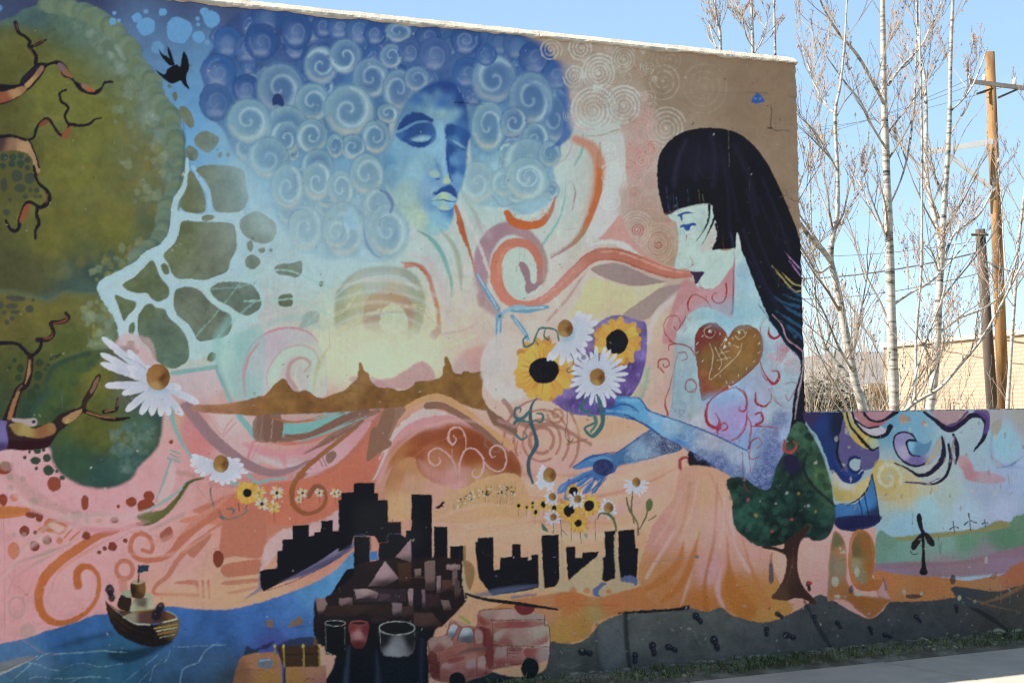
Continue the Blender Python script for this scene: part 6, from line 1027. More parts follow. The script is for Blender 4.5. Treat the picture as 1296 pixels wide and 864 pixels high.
# ---- loose marks on the plaster: blue dab, cracks, patches ----------------------------------------
tile(2, 0); part('painted_mark', 'small blue paint dab on bare tan plaster'); F('1212,515 1228,485 1245,470 1262,488 1280,515 1255,520 1242,524', '2f5aa0', 4); dots('1232,500,7 1255,500,7', '5c84b8', 3, .7); part()
S('1198,466 1240,470 1296,470', 5, '54483c', 4, .8); S('912,632 920,622', 8, '4c4034', 4)
tile(3, 0); S('-324,466 0,478 30,476', 4, '6c5c4c', 4, .5); S('110,490 144,490', 5, '4c4034', 4, .9); S('14,528 18,570 12,640 22,650 0,648', (5, 6, 7, 9), '3c3028', 4); S('22,650 40,662 80,658 110,664', 6, '4c4034', 4, .8); S('30,600 40,655', 4, '6c5a4a', 4, .7); S('110,664 108,760 112,800', 4, '6c5c4c', 4, .5)
tile(3, 1); S('85,95 95,120 60,135', 6, '54463a', 4, .8); S('115,140 135,155 160,152', 6, '54463a', 4, .8); S('104,180 108,190', 8, '54463a', 4, .8)
tile(1, 3)
# cart truck at the bottom edge
T = part('painted_truck', 'orange stake-bed truck at the foot of the mural')
F('-120,864 -100,800 -80,730 -20,712 100,705 130,740 140,1000 -130,1000', '-80,800,8c5c40 0,760,a87450 60,850,a8763c 100,740,a87050', 5, curve='c'); F('0,745 50,735 90,745 80,790 20,790', '6c7480', 5, curve='c'); S('20,750 70,745', 8, 'a8b0bc', 5, .8); F('150,780 280,772 355,775 360,1000 150,1000', '200,850,a8743c 300,800,a87458 340,860,a0685c', 6, curve=False); F('100,676 320,672 325,780 140,782', '48301e', 4, curve=False); S('140,720 320,715', 8, '2c1c14', 4)
for x in (95, 140, 240, 320): S(f'{x},672 {x+4},780', 12, '8a7a3c', 4); Ell(x, 676, 7, 10, 'b09c54', 3)
S('145,790 150,1000', 12, '3c2824', 6); Arc(275, 860, 30, 20, 180, 360, 5, '6c4034', 4); S('-120,860 -80,800 40,800', 5, '6c4034', 4, .7)
# fire engine
T = part('painted_fire_engine', 'red and pink fire engine in front of the painted city')
def FE(s_, c_, so_, a_=.8, **k_): F(s_, c_, so_ if so_ < 7 else so_ * 1.3, a_, **{'curve': 'c', **k_})
zone(530, 750, 7.2)
FE('525,205 545,162 620,145 880,138 1142,190 1152,245 1192,300 1198,600 1092,642 682,692 642,742 440,802 400,830 110,800 84,640 70,450 110,402 250,380 268,290 318,240 480,298 530,310', '150,450,a06a62 250,600,8c403c 500,650,a0645e 620,500,742e2e 900,200,a87c76 900,400,a8867e 900,600,a06a64 1150,400,b0a094 140,700,6c2c2e', 5, curve='c')
FE('530,195 620,150 880,144 1140,195 1146,240 690,246 662,282 592,300 542,262', '600,180,9c867e 1000,190,a08a80 560,260,843834 800,220,b09088', 14); FE('680,262 1146,246 1150,302 690,334', '700,300,94504c 900,280,843430 1100,270,98605c', 14); FE('682,336 1176,306 1186,482 692,472', '700,360,a4948a 1100,350,a89686 900,420,9c7c74 800,465,844440 1150,470,944c48', 16); FE('692,486 800,492 806,660 692,680', '740,540,a08480 750,650,8c4440', 12); FE('816,540 946,545 940,650 816,660', '880,580,a06c68 870,640,843c3a', 12); FE('816,490 945,492 945,535 816,530', '7c4644', 10); FE('955,500 1180,490 1190,600 1100,636 1060,590 960,580', '1000,520,8c3c3a 1150,560,a08480', 14)
FE('535,300 600,310 662,332 682,682 622,702 602,500', '722a2c', 12); FE('80,450 130,402 250,386 332,470 182,540 100,520', '120,450,a0847c 250,430,a88c80 180,520,7c4644', 12); FE('92,505 180,560 192,792 102,762', '642628', 10); FE('192,640 420,600 422,752 280,702 202,792', '260,650,ac8682 350,690,a0645e 240,740,94504c', 14); FE('426,612 520,592 522,740 442,762', '470,640,a08884 480,740,8c4644', 12); FE('534,580 612,570 614,750 544,762', '570,640,b08c88 560,740,8c4440', 12); S('330,570 450,520 600,505', (30, 60, 50), '6a4c4c', 40, .8); FE('250,600 420,570 420,600 270,650', '8c3c3c', 14, .7)
FE('258,372 300,274 362,302 300,422', '290,310,b8c0cc 300,400,5c7486', 6); FE('348,445 390,308 490,320 502,462', '420,340,b4bec8 440,430,3c5460', 6); FE('318,242 480,298 372,302', 'b49880', 8); FE('350,210 376,198 482,262 466,292', '8c9438', 6); FE('505,330 580,340 585,460 510,460', 'a8807c', 10)
for s in ('680,690 670,280 700,250 1146,240', '1150,200 1152,300 1192,305 1195,600', '690,474 1185,490', '808,490 808,660', '816,545 945,545', '850,580 905,588', '84,450 90,640 100,770', '180,545 190,800', '300,425 362,302', '345,450 390,308', '500,320 510,465', '530,310 590,330 605,480', '525,600 530,745', '612,560 616,745', '545,165 620,146 880,140', '440,765 640,730', '300,240 268,300 255,380', '110,620 180,680', '100,680 185,740', '690,680 930,640', '840,470 870,520 840,525'): S(s, 9, '4a1a1e', 5, .92)
F('880,112 1050,126 1030,182 950,204 892,164', '742a2c', 8); S('80,470 84,560', 8, 'b8a078', 6, .8); S('172,540 176,620', 8, 'b8a078', 6, .8)
part('wheel', None, T); Ell(350, 800, 76, 84, '161c1e', 10); part('wheel', None, T); Ell(1015, 684, 82, 98, '161c1e', 10); Arc(1015, 690, 92, 112, 190, 350, 9, '4c2424', 6, .8)
part('ladder', None, T); S('430,8 600,55 860,90 1262,148', (26, 36, 36, 22), '1a201f', 6); S('415,0 420,60', 10, 'b09878', 8, .6)
tile(1, 3); part()
# ---------------------------------------------------------------------------
# walls that carry the mural
# ---------------------------------------------------------------------------
H_TALL, H_LOW = 4.0733, 1.6646
LIGHT = np.array([.66, .73, .85])               # paint is mixed for daylight shade
# overall plaster: slight blotches, fine grain and hairline cracks in the paint film
streak = np.repeat(np.repeat(rng.random((CH // 26 + 1, CW // 2 + 1)).astype(np.float32), 26, 0), 2, 1)[:CH, :CW] - .5
grain = (1 + .05 * streak + .05 * NZ[3] + .05 * NZ[2] + .05 * NZ[1] + .06 * NZ[0] + .07 * NZS)[..., None]
lum = COL @ np.array([.2126, .7152, .0722], np.float32)
COL = np.clip(lum[..., None] + (COL - lum[..., None]) * .9, .004, 1)
COL = COL ** 1.09 * 1.08                            # strong pigments, well covered
PAINT = np.clip(COL * grain / LIGHT, .004, .85).astype(np.float32)

pm = bpy.data.materials.new('mural_paint'); pm.use_nodes = True
nt = pm.node_tree; pb = nt.nodes['Principled BSDF']; pb.inputs['Roughness'].default_value = .72; pb.inputs['Specular IOR Level'].default_value = .2
ca = nt.nodes.new('ShaderNodeAttribute'); ca.attribute_name = 'paint'; nt.links.new(ca.outputs['Color'], pb.inputs['Base Color'])
tcx = nt.nodes.new('ShaderNodeTexCoord'); nb = nt.nodes.new('ShaderNodeTexNoise'); nb.inputs['Scale'].default_value = 55; nb.inputs['Detail'].default_value = 6
nt.links.new(tcx.outputs['Object'], nb.inputs['Vector'])
bp = nt.nodes.new('ShaderNodeBump'); bp.inputs['Strength'].default_value = .5; bp.inputs['Distance'].default_value = .014
nt.links.new(nb.outputs['Fac'], bp.inputs['Height']); nt.links.new(bp.outputs['Normal'], pb.inputs['Normal'])

def axis(a, fine0, fine1, b, st):
    left = np.arange(fine0 - 2 * st, a, -2 * st)[::-1]; mid = np.arange(fine0, fine1 + st * .3, st); right = np.arange(mid[-1] + 2 * st, b, 2 * st)
    v = np.r_[a, left[left > a + st * .2], mid, right[right < b - st * .2]]
    return np.r_[v, b] if b - v[-1] > st * .3 else np.r_[v[:-1], b]
def wall_skin(root, xs, zs, y, jag=None):
    nx, nz = len(xs), len(zs); gx, gz = np.meshgrid(xs, zs)
    px, py = to_px(gx, y, gz); out_ = (px < -100) | (px > 1380)
    px = np.where(px < -100, -200 - px, np.where(px > 1380, 2760 - px, px))     # the painting runs on past both ends
    u = np.clip((px - X0) * SC, 0, CW - 2); v = np.clip((py - Y0) * SC, 0, CH - 2)
    wob = NZ[0][v.astype(int), u.astype(int)] * .8 + NZS[v.astype(int), u.astype(int)] * .6; wob2 = NZ[0][v.astype(int)[::-1], u.astype(int)] * .8 + NZS[v.astype(int)[::-1], u.astype(int)] * .6
    u = np.clip(u + wob, 0, CW - 2); v = np.clip(v + wob2, 0, CH - 2)          # hand-brushed edges
    ui, vi = u.astype(int), v.astype(int); fu, fv = (u - ui)[..., None], (v - vi)[..., None]
    c = (PAINT[vi, ui] * (1 - fu) + PAINT[vi, ui + 1] * fu) * (1 - fv) + (PAINT[vi + 1, ui] * (1 - fu) + PAINT[vi + 1, ui + 1] * fu) * fv
    rel = NZ[3][vi, ui] * .006 + NZ[2][vi, ui] * .003 + NZ[0][vi, ui] * .0016
    gy = y + rel
    if jag is not None: gx, gz = jag(gx, gz)
    co = np.stack([gx, gy, gz], -1).reshape(-1, 3).astype(np.float32)
    rgba = np.concatenate([c, np.ones_like(c[..., :1])], -1).reshape(-1, 4).astype(np.float32)
    cu = (u[:-1, :-1] + u[1:, 1:]) * .5; cv = (v[:-1, :-1] + v[1:, 1:]) * .5
    fid = PID[cv.astype(int), cu.astype(int)].ravel()
    fid[(out_[:-1, :-1] | out_[1:, 1:]).ravel()] = 0
    i0 = (np.arange(nz - 1)[:, None] * nx + np.arange(nx - 1)[None, :]).ravel()
    quads = np.stack([i0, i0 + 1, i0 + nx + 1, i0 + nx], 1)
    cnt = np.bincount(fid, minlength=len(PREC))
    small = np.isin(fid, np.where(cnt < 14)[0]); fid[small] = 0
    # a colour piece that the layers above cut apart becomes several pieces; crumbs go back to the ground
    g2 = fid.reshape(nz - 1, nx - 1); pieces = {}
    for i in np.unique(fid):
        pieces[i] = i
        if i == 0 or cnt[i] > 26000: continue
        rr_, cc_ = np.where(g2 == i); r0, r1, c0_, c1_ = rr_.min(), rr_.max() + 1, cc_.min(), cc_.max() + 1
        m = g2[r0:r1, c0_:c1_] == i; lab = np.where(m, np.arange(1, m.size + 1).reshape(m.shape), 0)
        for _ in range(900):
            p = np.pad(lab, 1); n4 = np.maximum.reduce([lab, p[:-2, 1:-1], p[2:, 1:-1], p[1:-1, :-2], p[1:-1, 2:]]); n4[~m] = 0
            if (n4 == lab).all(): break
            lab = n4
        ids, ct = np.unique(lab[m], return_counts=True); order = np.argsort(-ct)
        sub_ = g2[r0:r1, c0_:c1_]
        for k, o_ in enumerate(order):
            if ct[o_] < (14 if k == 0 else 60): sub_[lab == ids[o_]] = 0
            elif k > 0:
                nid = 100000 + len(pieces) * 50 + k; sub_[lab == ids[o_]] = nid; pieces[nid] = i
    fid = g2.ravel()
    objs, groups = {}, {}
    for i in np.unique(fid):
        q = quads[fid == i]; vs, inv = np.unique(q, return_inverse=True); inv = inv.reshape(q.shape)
        name, label, under = PREC[pieces.get(i, i)] if i else ('mural_ground', None, None)
        me = bpy.data.meshes.new(name); me.vertices.add(len(vs)); me.vertices.foreach_set('co', co[vs].ravel())
        me.loops.add(inv.size); me.loops.foreach_set('vertex_index', inv.ravel().astype(np.int32))
        me.polygons.add(len(q)); me.polygons.foreach_set('loop_start', np.arange(0, inv.size, 4, dtype=np.int32))
        me.polygons.foreach_set('use_smooth', np.ones(len(q), bool))
        at_ = me.attributes.new('paint', 'FLOAT_COLOR', 'POINT'); at_.data.foreach_set('color', rgba[vs].ravel())
        me.update(); me.validate()
        o = link(name, me, None, [pm]); objs[i] = o
        if label: o['label'] = label
    for i, o in objs.items():
        under = PREC[pieces.get(i, i)][2] if i else None
        if isinstance(under, str):
            if under not in groups: groups[under] = link(under, None, root)
            o.parent = groups[under]
        elif under in objs: o.parent = objs[under]
        else: o.parent = root
    return objs

stucco = material('tan_stucco', (.30, .235, .175), .9, .12, 9, .5, 60, (.26, .21, .165))
mortar = material('white_mortar', (.60, .50, .38), .9, .12, 18, .6, 70, (.46, .39, .31))
concrete_raw = material('raw_concrete', (.34, .32, .29), .9, .14, 12, .5, 60)
XL = -6.9
building = empty('mural_building', 'tall stucco building wall covered by a mural of a woman, cloud face and city', 'building', loc=(-3, 3, 0))
building.matrix_world = Matrix.Identity(4)
b = MB(); b.box(XL - .02, -.012, .014, 7.0, -.3, H_TALL - .004); b.build('wall_body', stucco, building)
STEP = .0055
def jag_tall(gx, gz):                            # crumbled right-hand edge and base
    k = np.clip((gx + .03) / .03, 0, 1); n = np.interp(gz, np.linspace(0, 4.2, 160), np.random.default_rng(3).random(160))
    return gx - k * .012 * n * (gz > H_LOW), gz
wall_skin(building, axis(XL, -5.42, 0.0, 0.0, STEP), axis(0.0, 0.0, H_TALL, H_TALL, STEP), 0.0, jag_tall)
# side return of the stucco at the corner
# mortar coping: a rough sloped cap
q = np.random.default_rng(8); n = 460; xs = np.linspace(XL, .004, n); cop = MB()
def rough_line(n, cells, amp): return np.interp(np.arange(n), np.linspace(0, n, cells), q.random(cells) - .5) * amp
r1 = rough_line(n, 150, .012) + rough_line(n, 40, .010) + rough_line(n, 300, .006); r2 = rough_line(n, 120, .010) + rough_line(n, 300, .005)
prof = lambda i: [(-.004, H_TALL - .010 + r1[i]), (-.016 + r2[i] * .5, H_TALL - .002 + r1[i] * .6), (-.010 + r2[i], H_TALL + .012 + r2[i] * .4), (.030, H_TALL + .046 + r2[i] * .5), (.08, H_TALL + .060 + r1[i] * .3), (.26, H_TALL + .062), (.26, H_TALL - .02)]
cop.v = [(xs[i], y, z) for i in range(n) for y, z in prof(i)]
for i in range(n - 1):
    for j in range(6): cop.f.append((i * 7 + j, i * 7 + j + 7, i * 7 + j + 8, i * 7 + j + 1))
cop.f.append(tuple((n - 1) * 7 + j for j in range(7)))
cop.build('coping', mortar, building)

low = empty('low_wall', 'low painted wall with waves, windmills and hills running off from the mural building', 'wall')
XR = 3.6
b = MB(); b.box(.014, XR + .02, .014, .20, -.3, H_LOW - .004); b.build('wall_body', concrete_raw, low)
def jag_low(gx, gz):
    k = np.clip((gz - H_LOW + .012) / .012, 0, 1); n_ = np.interp(gx, np.linspace(0, 4.2, 260), np.random.default_rng(4).random(260))
    return gx, gz - k * .020 * n_
wall_skin(low, axis(0.0, 0.0, 2.1, XR, STEP), axis(0.0, 0.0, H_LOW, H_LOW, STEP), 0.0, jag_low)
# ---------------------------------------------------------------------------
# ground
# ---------------------------------------------------------------------------
asphalt = material('asphalt', (.15, .143, .132), .9, .2, 20, .5, 90, (.18, .17, .155))
dirt = material('dry_dirt', (.30, .25, .18), .95, .25, 1.6, .4, 30, (.22, .19, .11))
soil = material('strip_soil', (.10, .085, .06), .95, .35, 14, .8, 60, (.17, .15, .11))
slab_m = material('sidewalk_concrete', (.38, .315, .255), .9, .10, 5, .35, 120, (.33, .28, .23))
kerb_m = material('kerb_concrete', (.36, .35, .33), .9, .14, 8, .4, 80)
me = MB(); me.add([(-3000, -3000, -.16), (3000, -3000, -.16), (3000, 3000, -.16), (-3000, 3000, -.16)], [(0, 1, 2, 3)]); tag(me.build('ground', dirt), kind='structure')
b = MB(); b.add([(-60, -14, -.15), (60, -14, -.15), (60, -2.45, -.15), (-60, -2.45, -.15)], [(0, 1, 2, 3)]); tag(b.build('road', asphalt), kind='structure')
b = MB(); b.add([(-60, .2, -.012), (60, .2, -.012), (60, 7.5, -.05), (60, 60, -.156), (-60, 60, -.156), (-60, 7.5, -.05)], [(0, 1, 2, 5), (5, 2, 3, 4)]); tag(b.build('dirt_yard', dirt), kind='structure')
sw = link('sidewalk', None); tag(sw, kind='structure')
b = MB(); b.box(-14, 14, -2.3, -.43, -.15, -.03); b.build('bed', kerb_m, sw)
# slabs with open joints
def slab_mesh(w, d):
    s = MB(); e = .008; zt = 0.0
    v = [(0, 0, -.03), (w, 0, -.03), (w, d, -.03), (0, d, -.03), (0, 0, zt - e), (w, 0, zt - e), (w, d, zt - e), (0, d, zt - e), (e, e, zt), (w - e, e, zt), (w - e, d - e, zt), (e, d - e, zt)]
    s.add(v, [(0, 1, 5, 4), (1, 2, 6, 5), (2, 3, 7, 6), (3, 0, 4, 7), (4, 5, 9, 8), (5, 6, 10, 9), (6, 7, 11, 10), (7, 4, 8, 11), (8, 9, 10, 11)])
    return s.mesh('slab')
sm = slab_mesh(1.52, 1.86); sm.materials.append(slab_m)
for i in range(-8, 8):
    o = link('slab', sm, sw); o.location = (i * 1.535 + .256, -2.30, 0); o.rotation_euler = (RND.uniform(-.002, .002), RND.uniform(-.0015, .0015), 0)
kb = link('kerb', None); tag(kb, kind='structure')
ks = MB(); ks.box(0, 1.8, -.15, 0, -.30, 0.0); kmesh = ks.mesh('kerb_stone'); kmesh.materials.append(kerb_m)
for i in range(-7, 7): o = link('kerb_stone', kmesh, kb); o.location = (i * 1.81, -2.305, 0)
# planted strip: soil bank, grass, dead leaves
b = MB(); nx = 220; rows = [(-.434, -.004), (-.36, .012), (-.2, .022), (-.06, .03), (.0, .034)]
qn = np.random.default_rng(2)
for i in range(nx):
    x = -8 + 14 * i / (nx - 1)
    for y, z in rows: b.v.append((x, y + (qn.random() - .5) * .03 * (y > -.43) * (y < -.01), z + (qn.random() - .5) * .02 * (y > -.43)))
for i in range(nx - 1):
    for j in range(4): b.f.append((i * 5 + j, i * 5 + j + 5, i * 5 + j + 6, i * 5 + j + 1))
tag(b.build('soil_strip', soil, smooth=True), kind='structure')
grass_m = material('grass_blades', (.062, .09, .028), .7, .4, 3, 0, 1, (.12, .12, .05))
dry_m = material('dead_leaves', (.16, .12, .07), .8, .4, 8, 0, 1, (.24, .2, .13))
b = MB()
for i in range(7000):
    x = qn.uniform(-4.5, 4.2); y = -.40 + .38 * qn.random() ** .8
    dens = .5 + .5 * math.sin(x * 2.3) * math.sin(x * 5.1 + 1) + .25 * (x > -1.6)
    if qn.random() > dens: continue
    h = (.012 + .042 * qn.random()) * (1.5 if qn.random() < .08 else 1); an = qn.random() * 6.28; le = h * (.3 + .7 * qn.random()); w = .003 + .003 * qn.random()
    z0 = .018; dx, dy = math.cos(an), math.sin(an)
    b.add([(x - dy * w, y + dx * w, z0), (x + dy * w, y - dx * w, z0), (x + dx * le * .4 + dy * w * .7, y + dy * le * .4 - dx * w * .7, z0 + h * .65), (x + dx * le * .4 - dy * w * .7, y + dy * le * .4 + dx * w * .7, z0 + h * .65), (x + dx * le, y + dy * le, z0 + h)], [(0, 1, 2, 3), (3, 2, 4)])
tag(b.build('grass', grass_m), 'ragged green grass and weeds along the foot of the wall', 'grass', kind='stuff')
b = MB()
for i in range(650):
    x = qn.uniform(-4.5, 4.2); y = -.43 + .43 * qn.random(); s = .008 + .016 * qn.random(); a = qn.random() * 6.28; c, n_ = math.cos(a) * s, math.sin(a) * s
    z = .03 + .02 * qn.random(); t = s * (qn.random() - .3)
    b.add([(x - c, y - n_, z), (x + n_ * .5, y - c * .5, z + t), (x + c, y + n_, z + t * .6), (x - n_ * .5, y + c * .5, z - t * .3)], [(0, 1, 2, 3)])
tag(b.build('leaf_litter', dry_m), 'dry brown leaf litter caught in the grass strip', 'leaves', kind='stuff')

# ---------------------------------------------------------------------------
# far brick building
# ---------------------------------------------------------------------------
brick_m = bpy.data.materials.new('tan_brick'); brick_m.use_nodes = True
nt = brick_m.node_tree; pbs = nt.nodes['Principled BSDF']; pbs.inputs['Roughness'].default_value = .9
tc = nt.nodes.new('ShaderNodeTexCoord'); bt = nt.nodes.new('ShaderNodeTexBrick'); bt.inputs['Scale'].default_value = 1.0
bt.inputs['Color1'].default_value = (.41, .30, .195, 1); bt.inputs['Color2'].default_value = (.37, .27, .178, 1); bt.inputs['Mortar'].default_value = (.27, .205, .145, 1)
bt.inputs['Brick Width'].default_value = .42; bt.inputs['Row Height'].default_value = .115; bt.inputs['Mortar Size'].default_value = .02
mpb = nt.nodes.new('ShaderNodeMapping'); mpb.inputs['Rotation'].default_value = (math.radians(90), 0, 0)
nt.links.new(tc.outputs['Object'], mpb.inputs['Vector']); nt.links.new(mpb.outputs['Vector'], bt.inputs['Vector']); nt.links.new(bt.outputs['Color'], pbs.inputs['Base Color'])
cap_m = material('wall_cap', (.62, .52, .40), .85, .1, 4)
wood_red = material('brown_timber', (.22, .11, .07), .8, .2, 6)
dark_m = material('porch_dark', (.03, .028, .025), .8, .1, 3)
roof_m = material('shingle_roof', (.36, .27, .17), .9, .2, 3)
A = at(1121, 520, 50); A.z = -.16; Bq = at(1300, 517, 43.5); Bq.z = -.16
u = (Bq - A); u.z = 0; Lw = u.length * 2.4; u.normalize(); v = Vector((-u.y, u.x, 0))
ang = math.atan2(u.y, u.x)
bb = empty('brick_building', 'long low tan brick building with a porch roof behind the bare trees', 'building', loc=A); bb.rotation_euler.z = ang
b = MB(); b.box(0, Lw, 0, 9, 0, 4.02); b.build('wall', brick_m, bb)
b = MB(); b.box(-.08, Lw + .08, -.08, 9.08, 4.022, 4.16); b.build('wall_cap', cap_m, bb)
b = MB(); b.add([(-3.4, -.6, 1.86), (-.02, -.6, 2.75), (-.02, 4.5, 2.75), (-3.4, 4.5, 1.86), (-3.4, -.6, 2.0), (-.02, -.6, 2.9), (-.02, 4.5, 2.9), (-3.4, 4.5, 2.0)], [(0, 3, 2, 1), (4, 5, 6, 7), (0, 1, 5, 4), (1, 2, 6, 5), (2, 3, 7, 6), (3, 0, 4, 7)]); b.build('porch_roof', roof_m, bb)
b = MB(); b.box(-3.4, -.02, -.62, -.56, 1.78, 1.98); b.build('porch_beam', wood_red, bb)
for x in (-3.2, -1.75, -.3): b = MB(); b.box(x, x + .2, -.55, -.35, 0, 1.82); b.build('porch_post', wood_red, bb)
b = MB(); b.box(-3.3, -.02, 3.9, 4.4, 0, 1.9); b.build('porch_back', dark_m, bb)  # solid box; the dark under the porch roof is put into its colour

# ---------------------------------------------------------------------------
# poles and wires
# ---------------------------------------------------------------------------
pole_m = material('pole_wood', (.27, .145, .055), .85, .35, 4, .4, 30, (.15, .08, .035), (2, 2, .35))
old_m = material('old_pole_wood', (.075, .055, .042), .9, .3, 4, .4, 30, (.115, .09, .07), (2, 2, .35))
white_m = material('white_timber', (.66, .65, .62), .7, .1, 5)
wire_m = material('wire', (.05, .05, .05), .6, .1, 5)
DP = 40.0; arm_m = material('grey_arm_timber', (.2, .18, .16), .9, .2, 5)
up_ = empty('utility_pole', 'tall orange brown utility pole with crossarm and white side arm', 'utility pole', loc=(0, 0, 0))
foot = at(1272, 560, DP); top = at(1252.5, 66, DP); foot = foot + (foot - top) * ((foot.z + .3) / (top.z - foot.z))
b = MB(); b.tube([foot, foot.lerp(top, .5), top], [.155, .14, .12], 14); b.build('pole', pole_m, up_, True)
side = (at(1296, 300, DP) - at(1200, 300, DP)).normalized(); fwd = Vector(AX_F); fwd.z = 0; fwd.normalize()
def beam(p, q, w, h, mat, name, parent):
    p, q = Vector(p), Vector(q); d = q - p; n1 = Vector((0, 0, 1)); s_ = d.normalized().cross(n1).normalized() * w; up2 = s_.cross(d.normalized()).normalized() * h
    m = MB(); m.obox(p - s_ / 2 - up2 / 2, d, s_, up2); return m.build(name, mat, parent)
pf = .18
beam(at(1227, 103, DP - pf), at(1330, 116, DP - pf), .09, .10, arm_m, 'crossarm', up_)
beam(at(1236, 119, DP - pf), at(1257, 112, DP - pf), .04, .05, old_m, 'brace', up_); beam(at(1263, 124, DP - pf), at(1288, 113, DP - pf), .04, .05, old_m, 'brace', up_)
beam(at(1176, 192, DP - pf), at(1256, 179, DP - pf), .1, .13, white_m, 'side_arm', up_); beam(at(1202, 197, DP - pf), at(1258, 241, DP - pf), .07, .09, white_m, 'side_brace', up_)
for px, py in ((1228, 101), (1246, 103), (1284, 108), (1284.5, 107)):
    p = at(px, py, DP - pf); m = MB(); m.tube([p, p + Vector((0, 0, .05)), p + Vector((0, 0, .1)), p + Vector((0, 0, .16))], [.03, .055, .04, .05], 8); m.build('insulator', white_m, up_, True)
op = empty('old_pole', 'short dark weathered pole leaning beside the tall utility pole', 'pole')
foot2 = at(1259, 560, DP + 1); top2 = at(1240.5, 290, DP + 1); foot2 = foot2 + (foot2 - top2) * ((foot2.z + .3) / (top2.z - foot2.z))
b = MB(); b.tube([foot2, foot2.lerp(top2, .5), top2], [.16, .145, .125], 12); b.build('pole', old_m, op, True)
p = at(1240, 297, DP + .84); b = MB(); b.tube([p - side * .22, p + side * .22], [.035, .035], 6); b.build('spike', old_m, op)
def wire(a, c, sag, r, label):
    a, c = Vector(a), Vector(c); m = MB(); P = []
    for i in range(17): t = i / 16; p = a.lerp(c, t); p.z -= sag * 4 * t * (1 - t); P.append(p)
    m.tube(P, [r] * 17, 5); o = m.build('cable', wire_m); tag(o, label, 'cable', None); return o
wire(at(1243, 318, DP + 1), at(930, 349, 60), .35, .022, 'thick black cable strung from the old pole toward the mural building')
wire(at(1243, 345, DP + 1), at(930, 372, 60), .4, .012, 'thinner cable just below the thick black cable')
wire(at(1243, 304, DP + 1), at(930, 318, 62), .3, .009, 'thin cable tied near the top of the old pole')
wire(at(1246, 101, DP - pf), at(940, 170, 75), .5, .007, 'thin wire from the middle of the crossarm past the birches')
wire(at(1284, 106, DP - pf), at(940, 160, 76), .5, .007, 'thin wire from the far half of the crossarm past the pole')
wire(at(1243, 328, DP + 1), at(1420, 345, 30), .3, .018, 'short cable strung from the old pole away from the mural')
wire(at(1228, 100, DP - pf), at(930, 182, 74), .5, .007, 'thin wire leaving the crossarm tip nearest the birches')

# ---------------------------------------------------------------------------
# bare birches
# ---------------------------------------------------------------------------
bark = bpy.data.materials.new('birch_bark'); bark.use_nodes = True
nt = bark.node_tree; pbs = nt.nodes['Principled BSDF']; pbs.inputs['Roughness'].default_value = .8; pbs.inputs['Specular IOR Level'].default_value = .2
tc = nt.nodes.new('ShaderNodeTexCoord'); mp = nt.nodes.new('ShaderNodeMapping'); mp.inputs['Scale'].default_value = (1.2, 1.2, 7.0)
n1 = nt.nodes.new('ShaderNodeTexNoise'); n1.inputs['Scale'].default_value = 2.4; n1.inputs['Detail'].default_value = 7; n1.inputs['Roughness'].default_value = .7
cr = nt.nodes.new('ShaderNodeValToRGB'); el = cr.color_ramp.elements
el[0].position = .36; el[0].color = (.05, .045, .04, 1); el[1].position = .52; el[1].color = (.43, .40, .345, 1)
e2 = cr.color_ramp.elements.new(.44); e2.color = (.27, .24, .2, 1); e3 = cr.color_ramp.elements.new(.75); e3.color = (.52, .485, .42, 1)
nt.links.new(tc.outputs['Object'], mp.inputs['Vector']); nt.links.new(mp.outputs['Vector'], n1.inputs['Vector']); nt.links.new(n1.outputs['Fac'], cr.inputs['Fac']); nt.links.new(cr.outputs['Color'], pbs.inputs['Base Color'])
limb_m = material('limb_bark', (.36, .31, .25), .85, .3, 5, 0, 1, (.20, .165, .13))
twig_m = material('twigs', (.22, .168, .125), .85, .3, 3, 0, 1, (.34, .285, .225))
bud_m = material('buds', (.24, .15, .12), .85, .4, 4, 0, 1, (.32, .25, .2))
def grow(rr, tw, bd, p, d, L, r, lev, spread=.55):
    """a bent limb that carries smaller ones"""
    n = 4; P = [Vector(p)]; D = Vector(d).normalized(); rad = [r]
    for i in range(n):
        D = (D + Vector((rr.gauss(0, .10), rr.gauss(0, .10), rr.gauss(.06, .08)))).normalized(); P.append(P[-1] + D * L / n); rad.append(max(.0022, r * (1 - .75 * (i + 1) / n)))
    tw.tube(P, rad, 4 if r > .012 else 3, cap=False)
    if lev <= 0:
        for i in range(rr.randint(1, 3)):
            t = rr.uniform(.35, 1) * n; k = min(n - 1, int(t)); c = P[k].lerp(P[k + 1], t - k) + Vector((rr.gauss(0, .012), rr.gauss(0, .012), -.01)); s = rr.uniform(.005, .011)
            bd.add([c + Vector((s, 0, 0)), c + Vector((-s * .5, s * .8, 0)), c + Vector((-s * .5, -s * .8, 0)), c + Vector((0, 0, s * 1.6)), c - Vector((0, 0, s * 2))], [(0, 1, 3), (1, 2, 3), (2, 0, 3), (1, 0, 4), (2, 1, 4), (0, 2, 4)])
        return
    m = rr.randint(3, 5) if lev > 1 else rr.randint(3, 6)
    for i in range(m):
        t = (.18 + .82 * (i + rr.random()) / m) * n; k = min(n - 1, int(t)); q = P[k].lerp(P[k + 1], t - k)
        ax = Vector((rr.gauss(0, 1), rr.gauss(0, 1), rr.gauss(0, .5))); dd = (D + ax.normalized() * spread * rr.uniform(.6, 1.3) + Vector((0, 0, .42))).normalized()
        grow(rr, tw, bd, q, dd, L * rr.uniform(.32, .55), max(.0035, r * .45), lev - 1, spread)
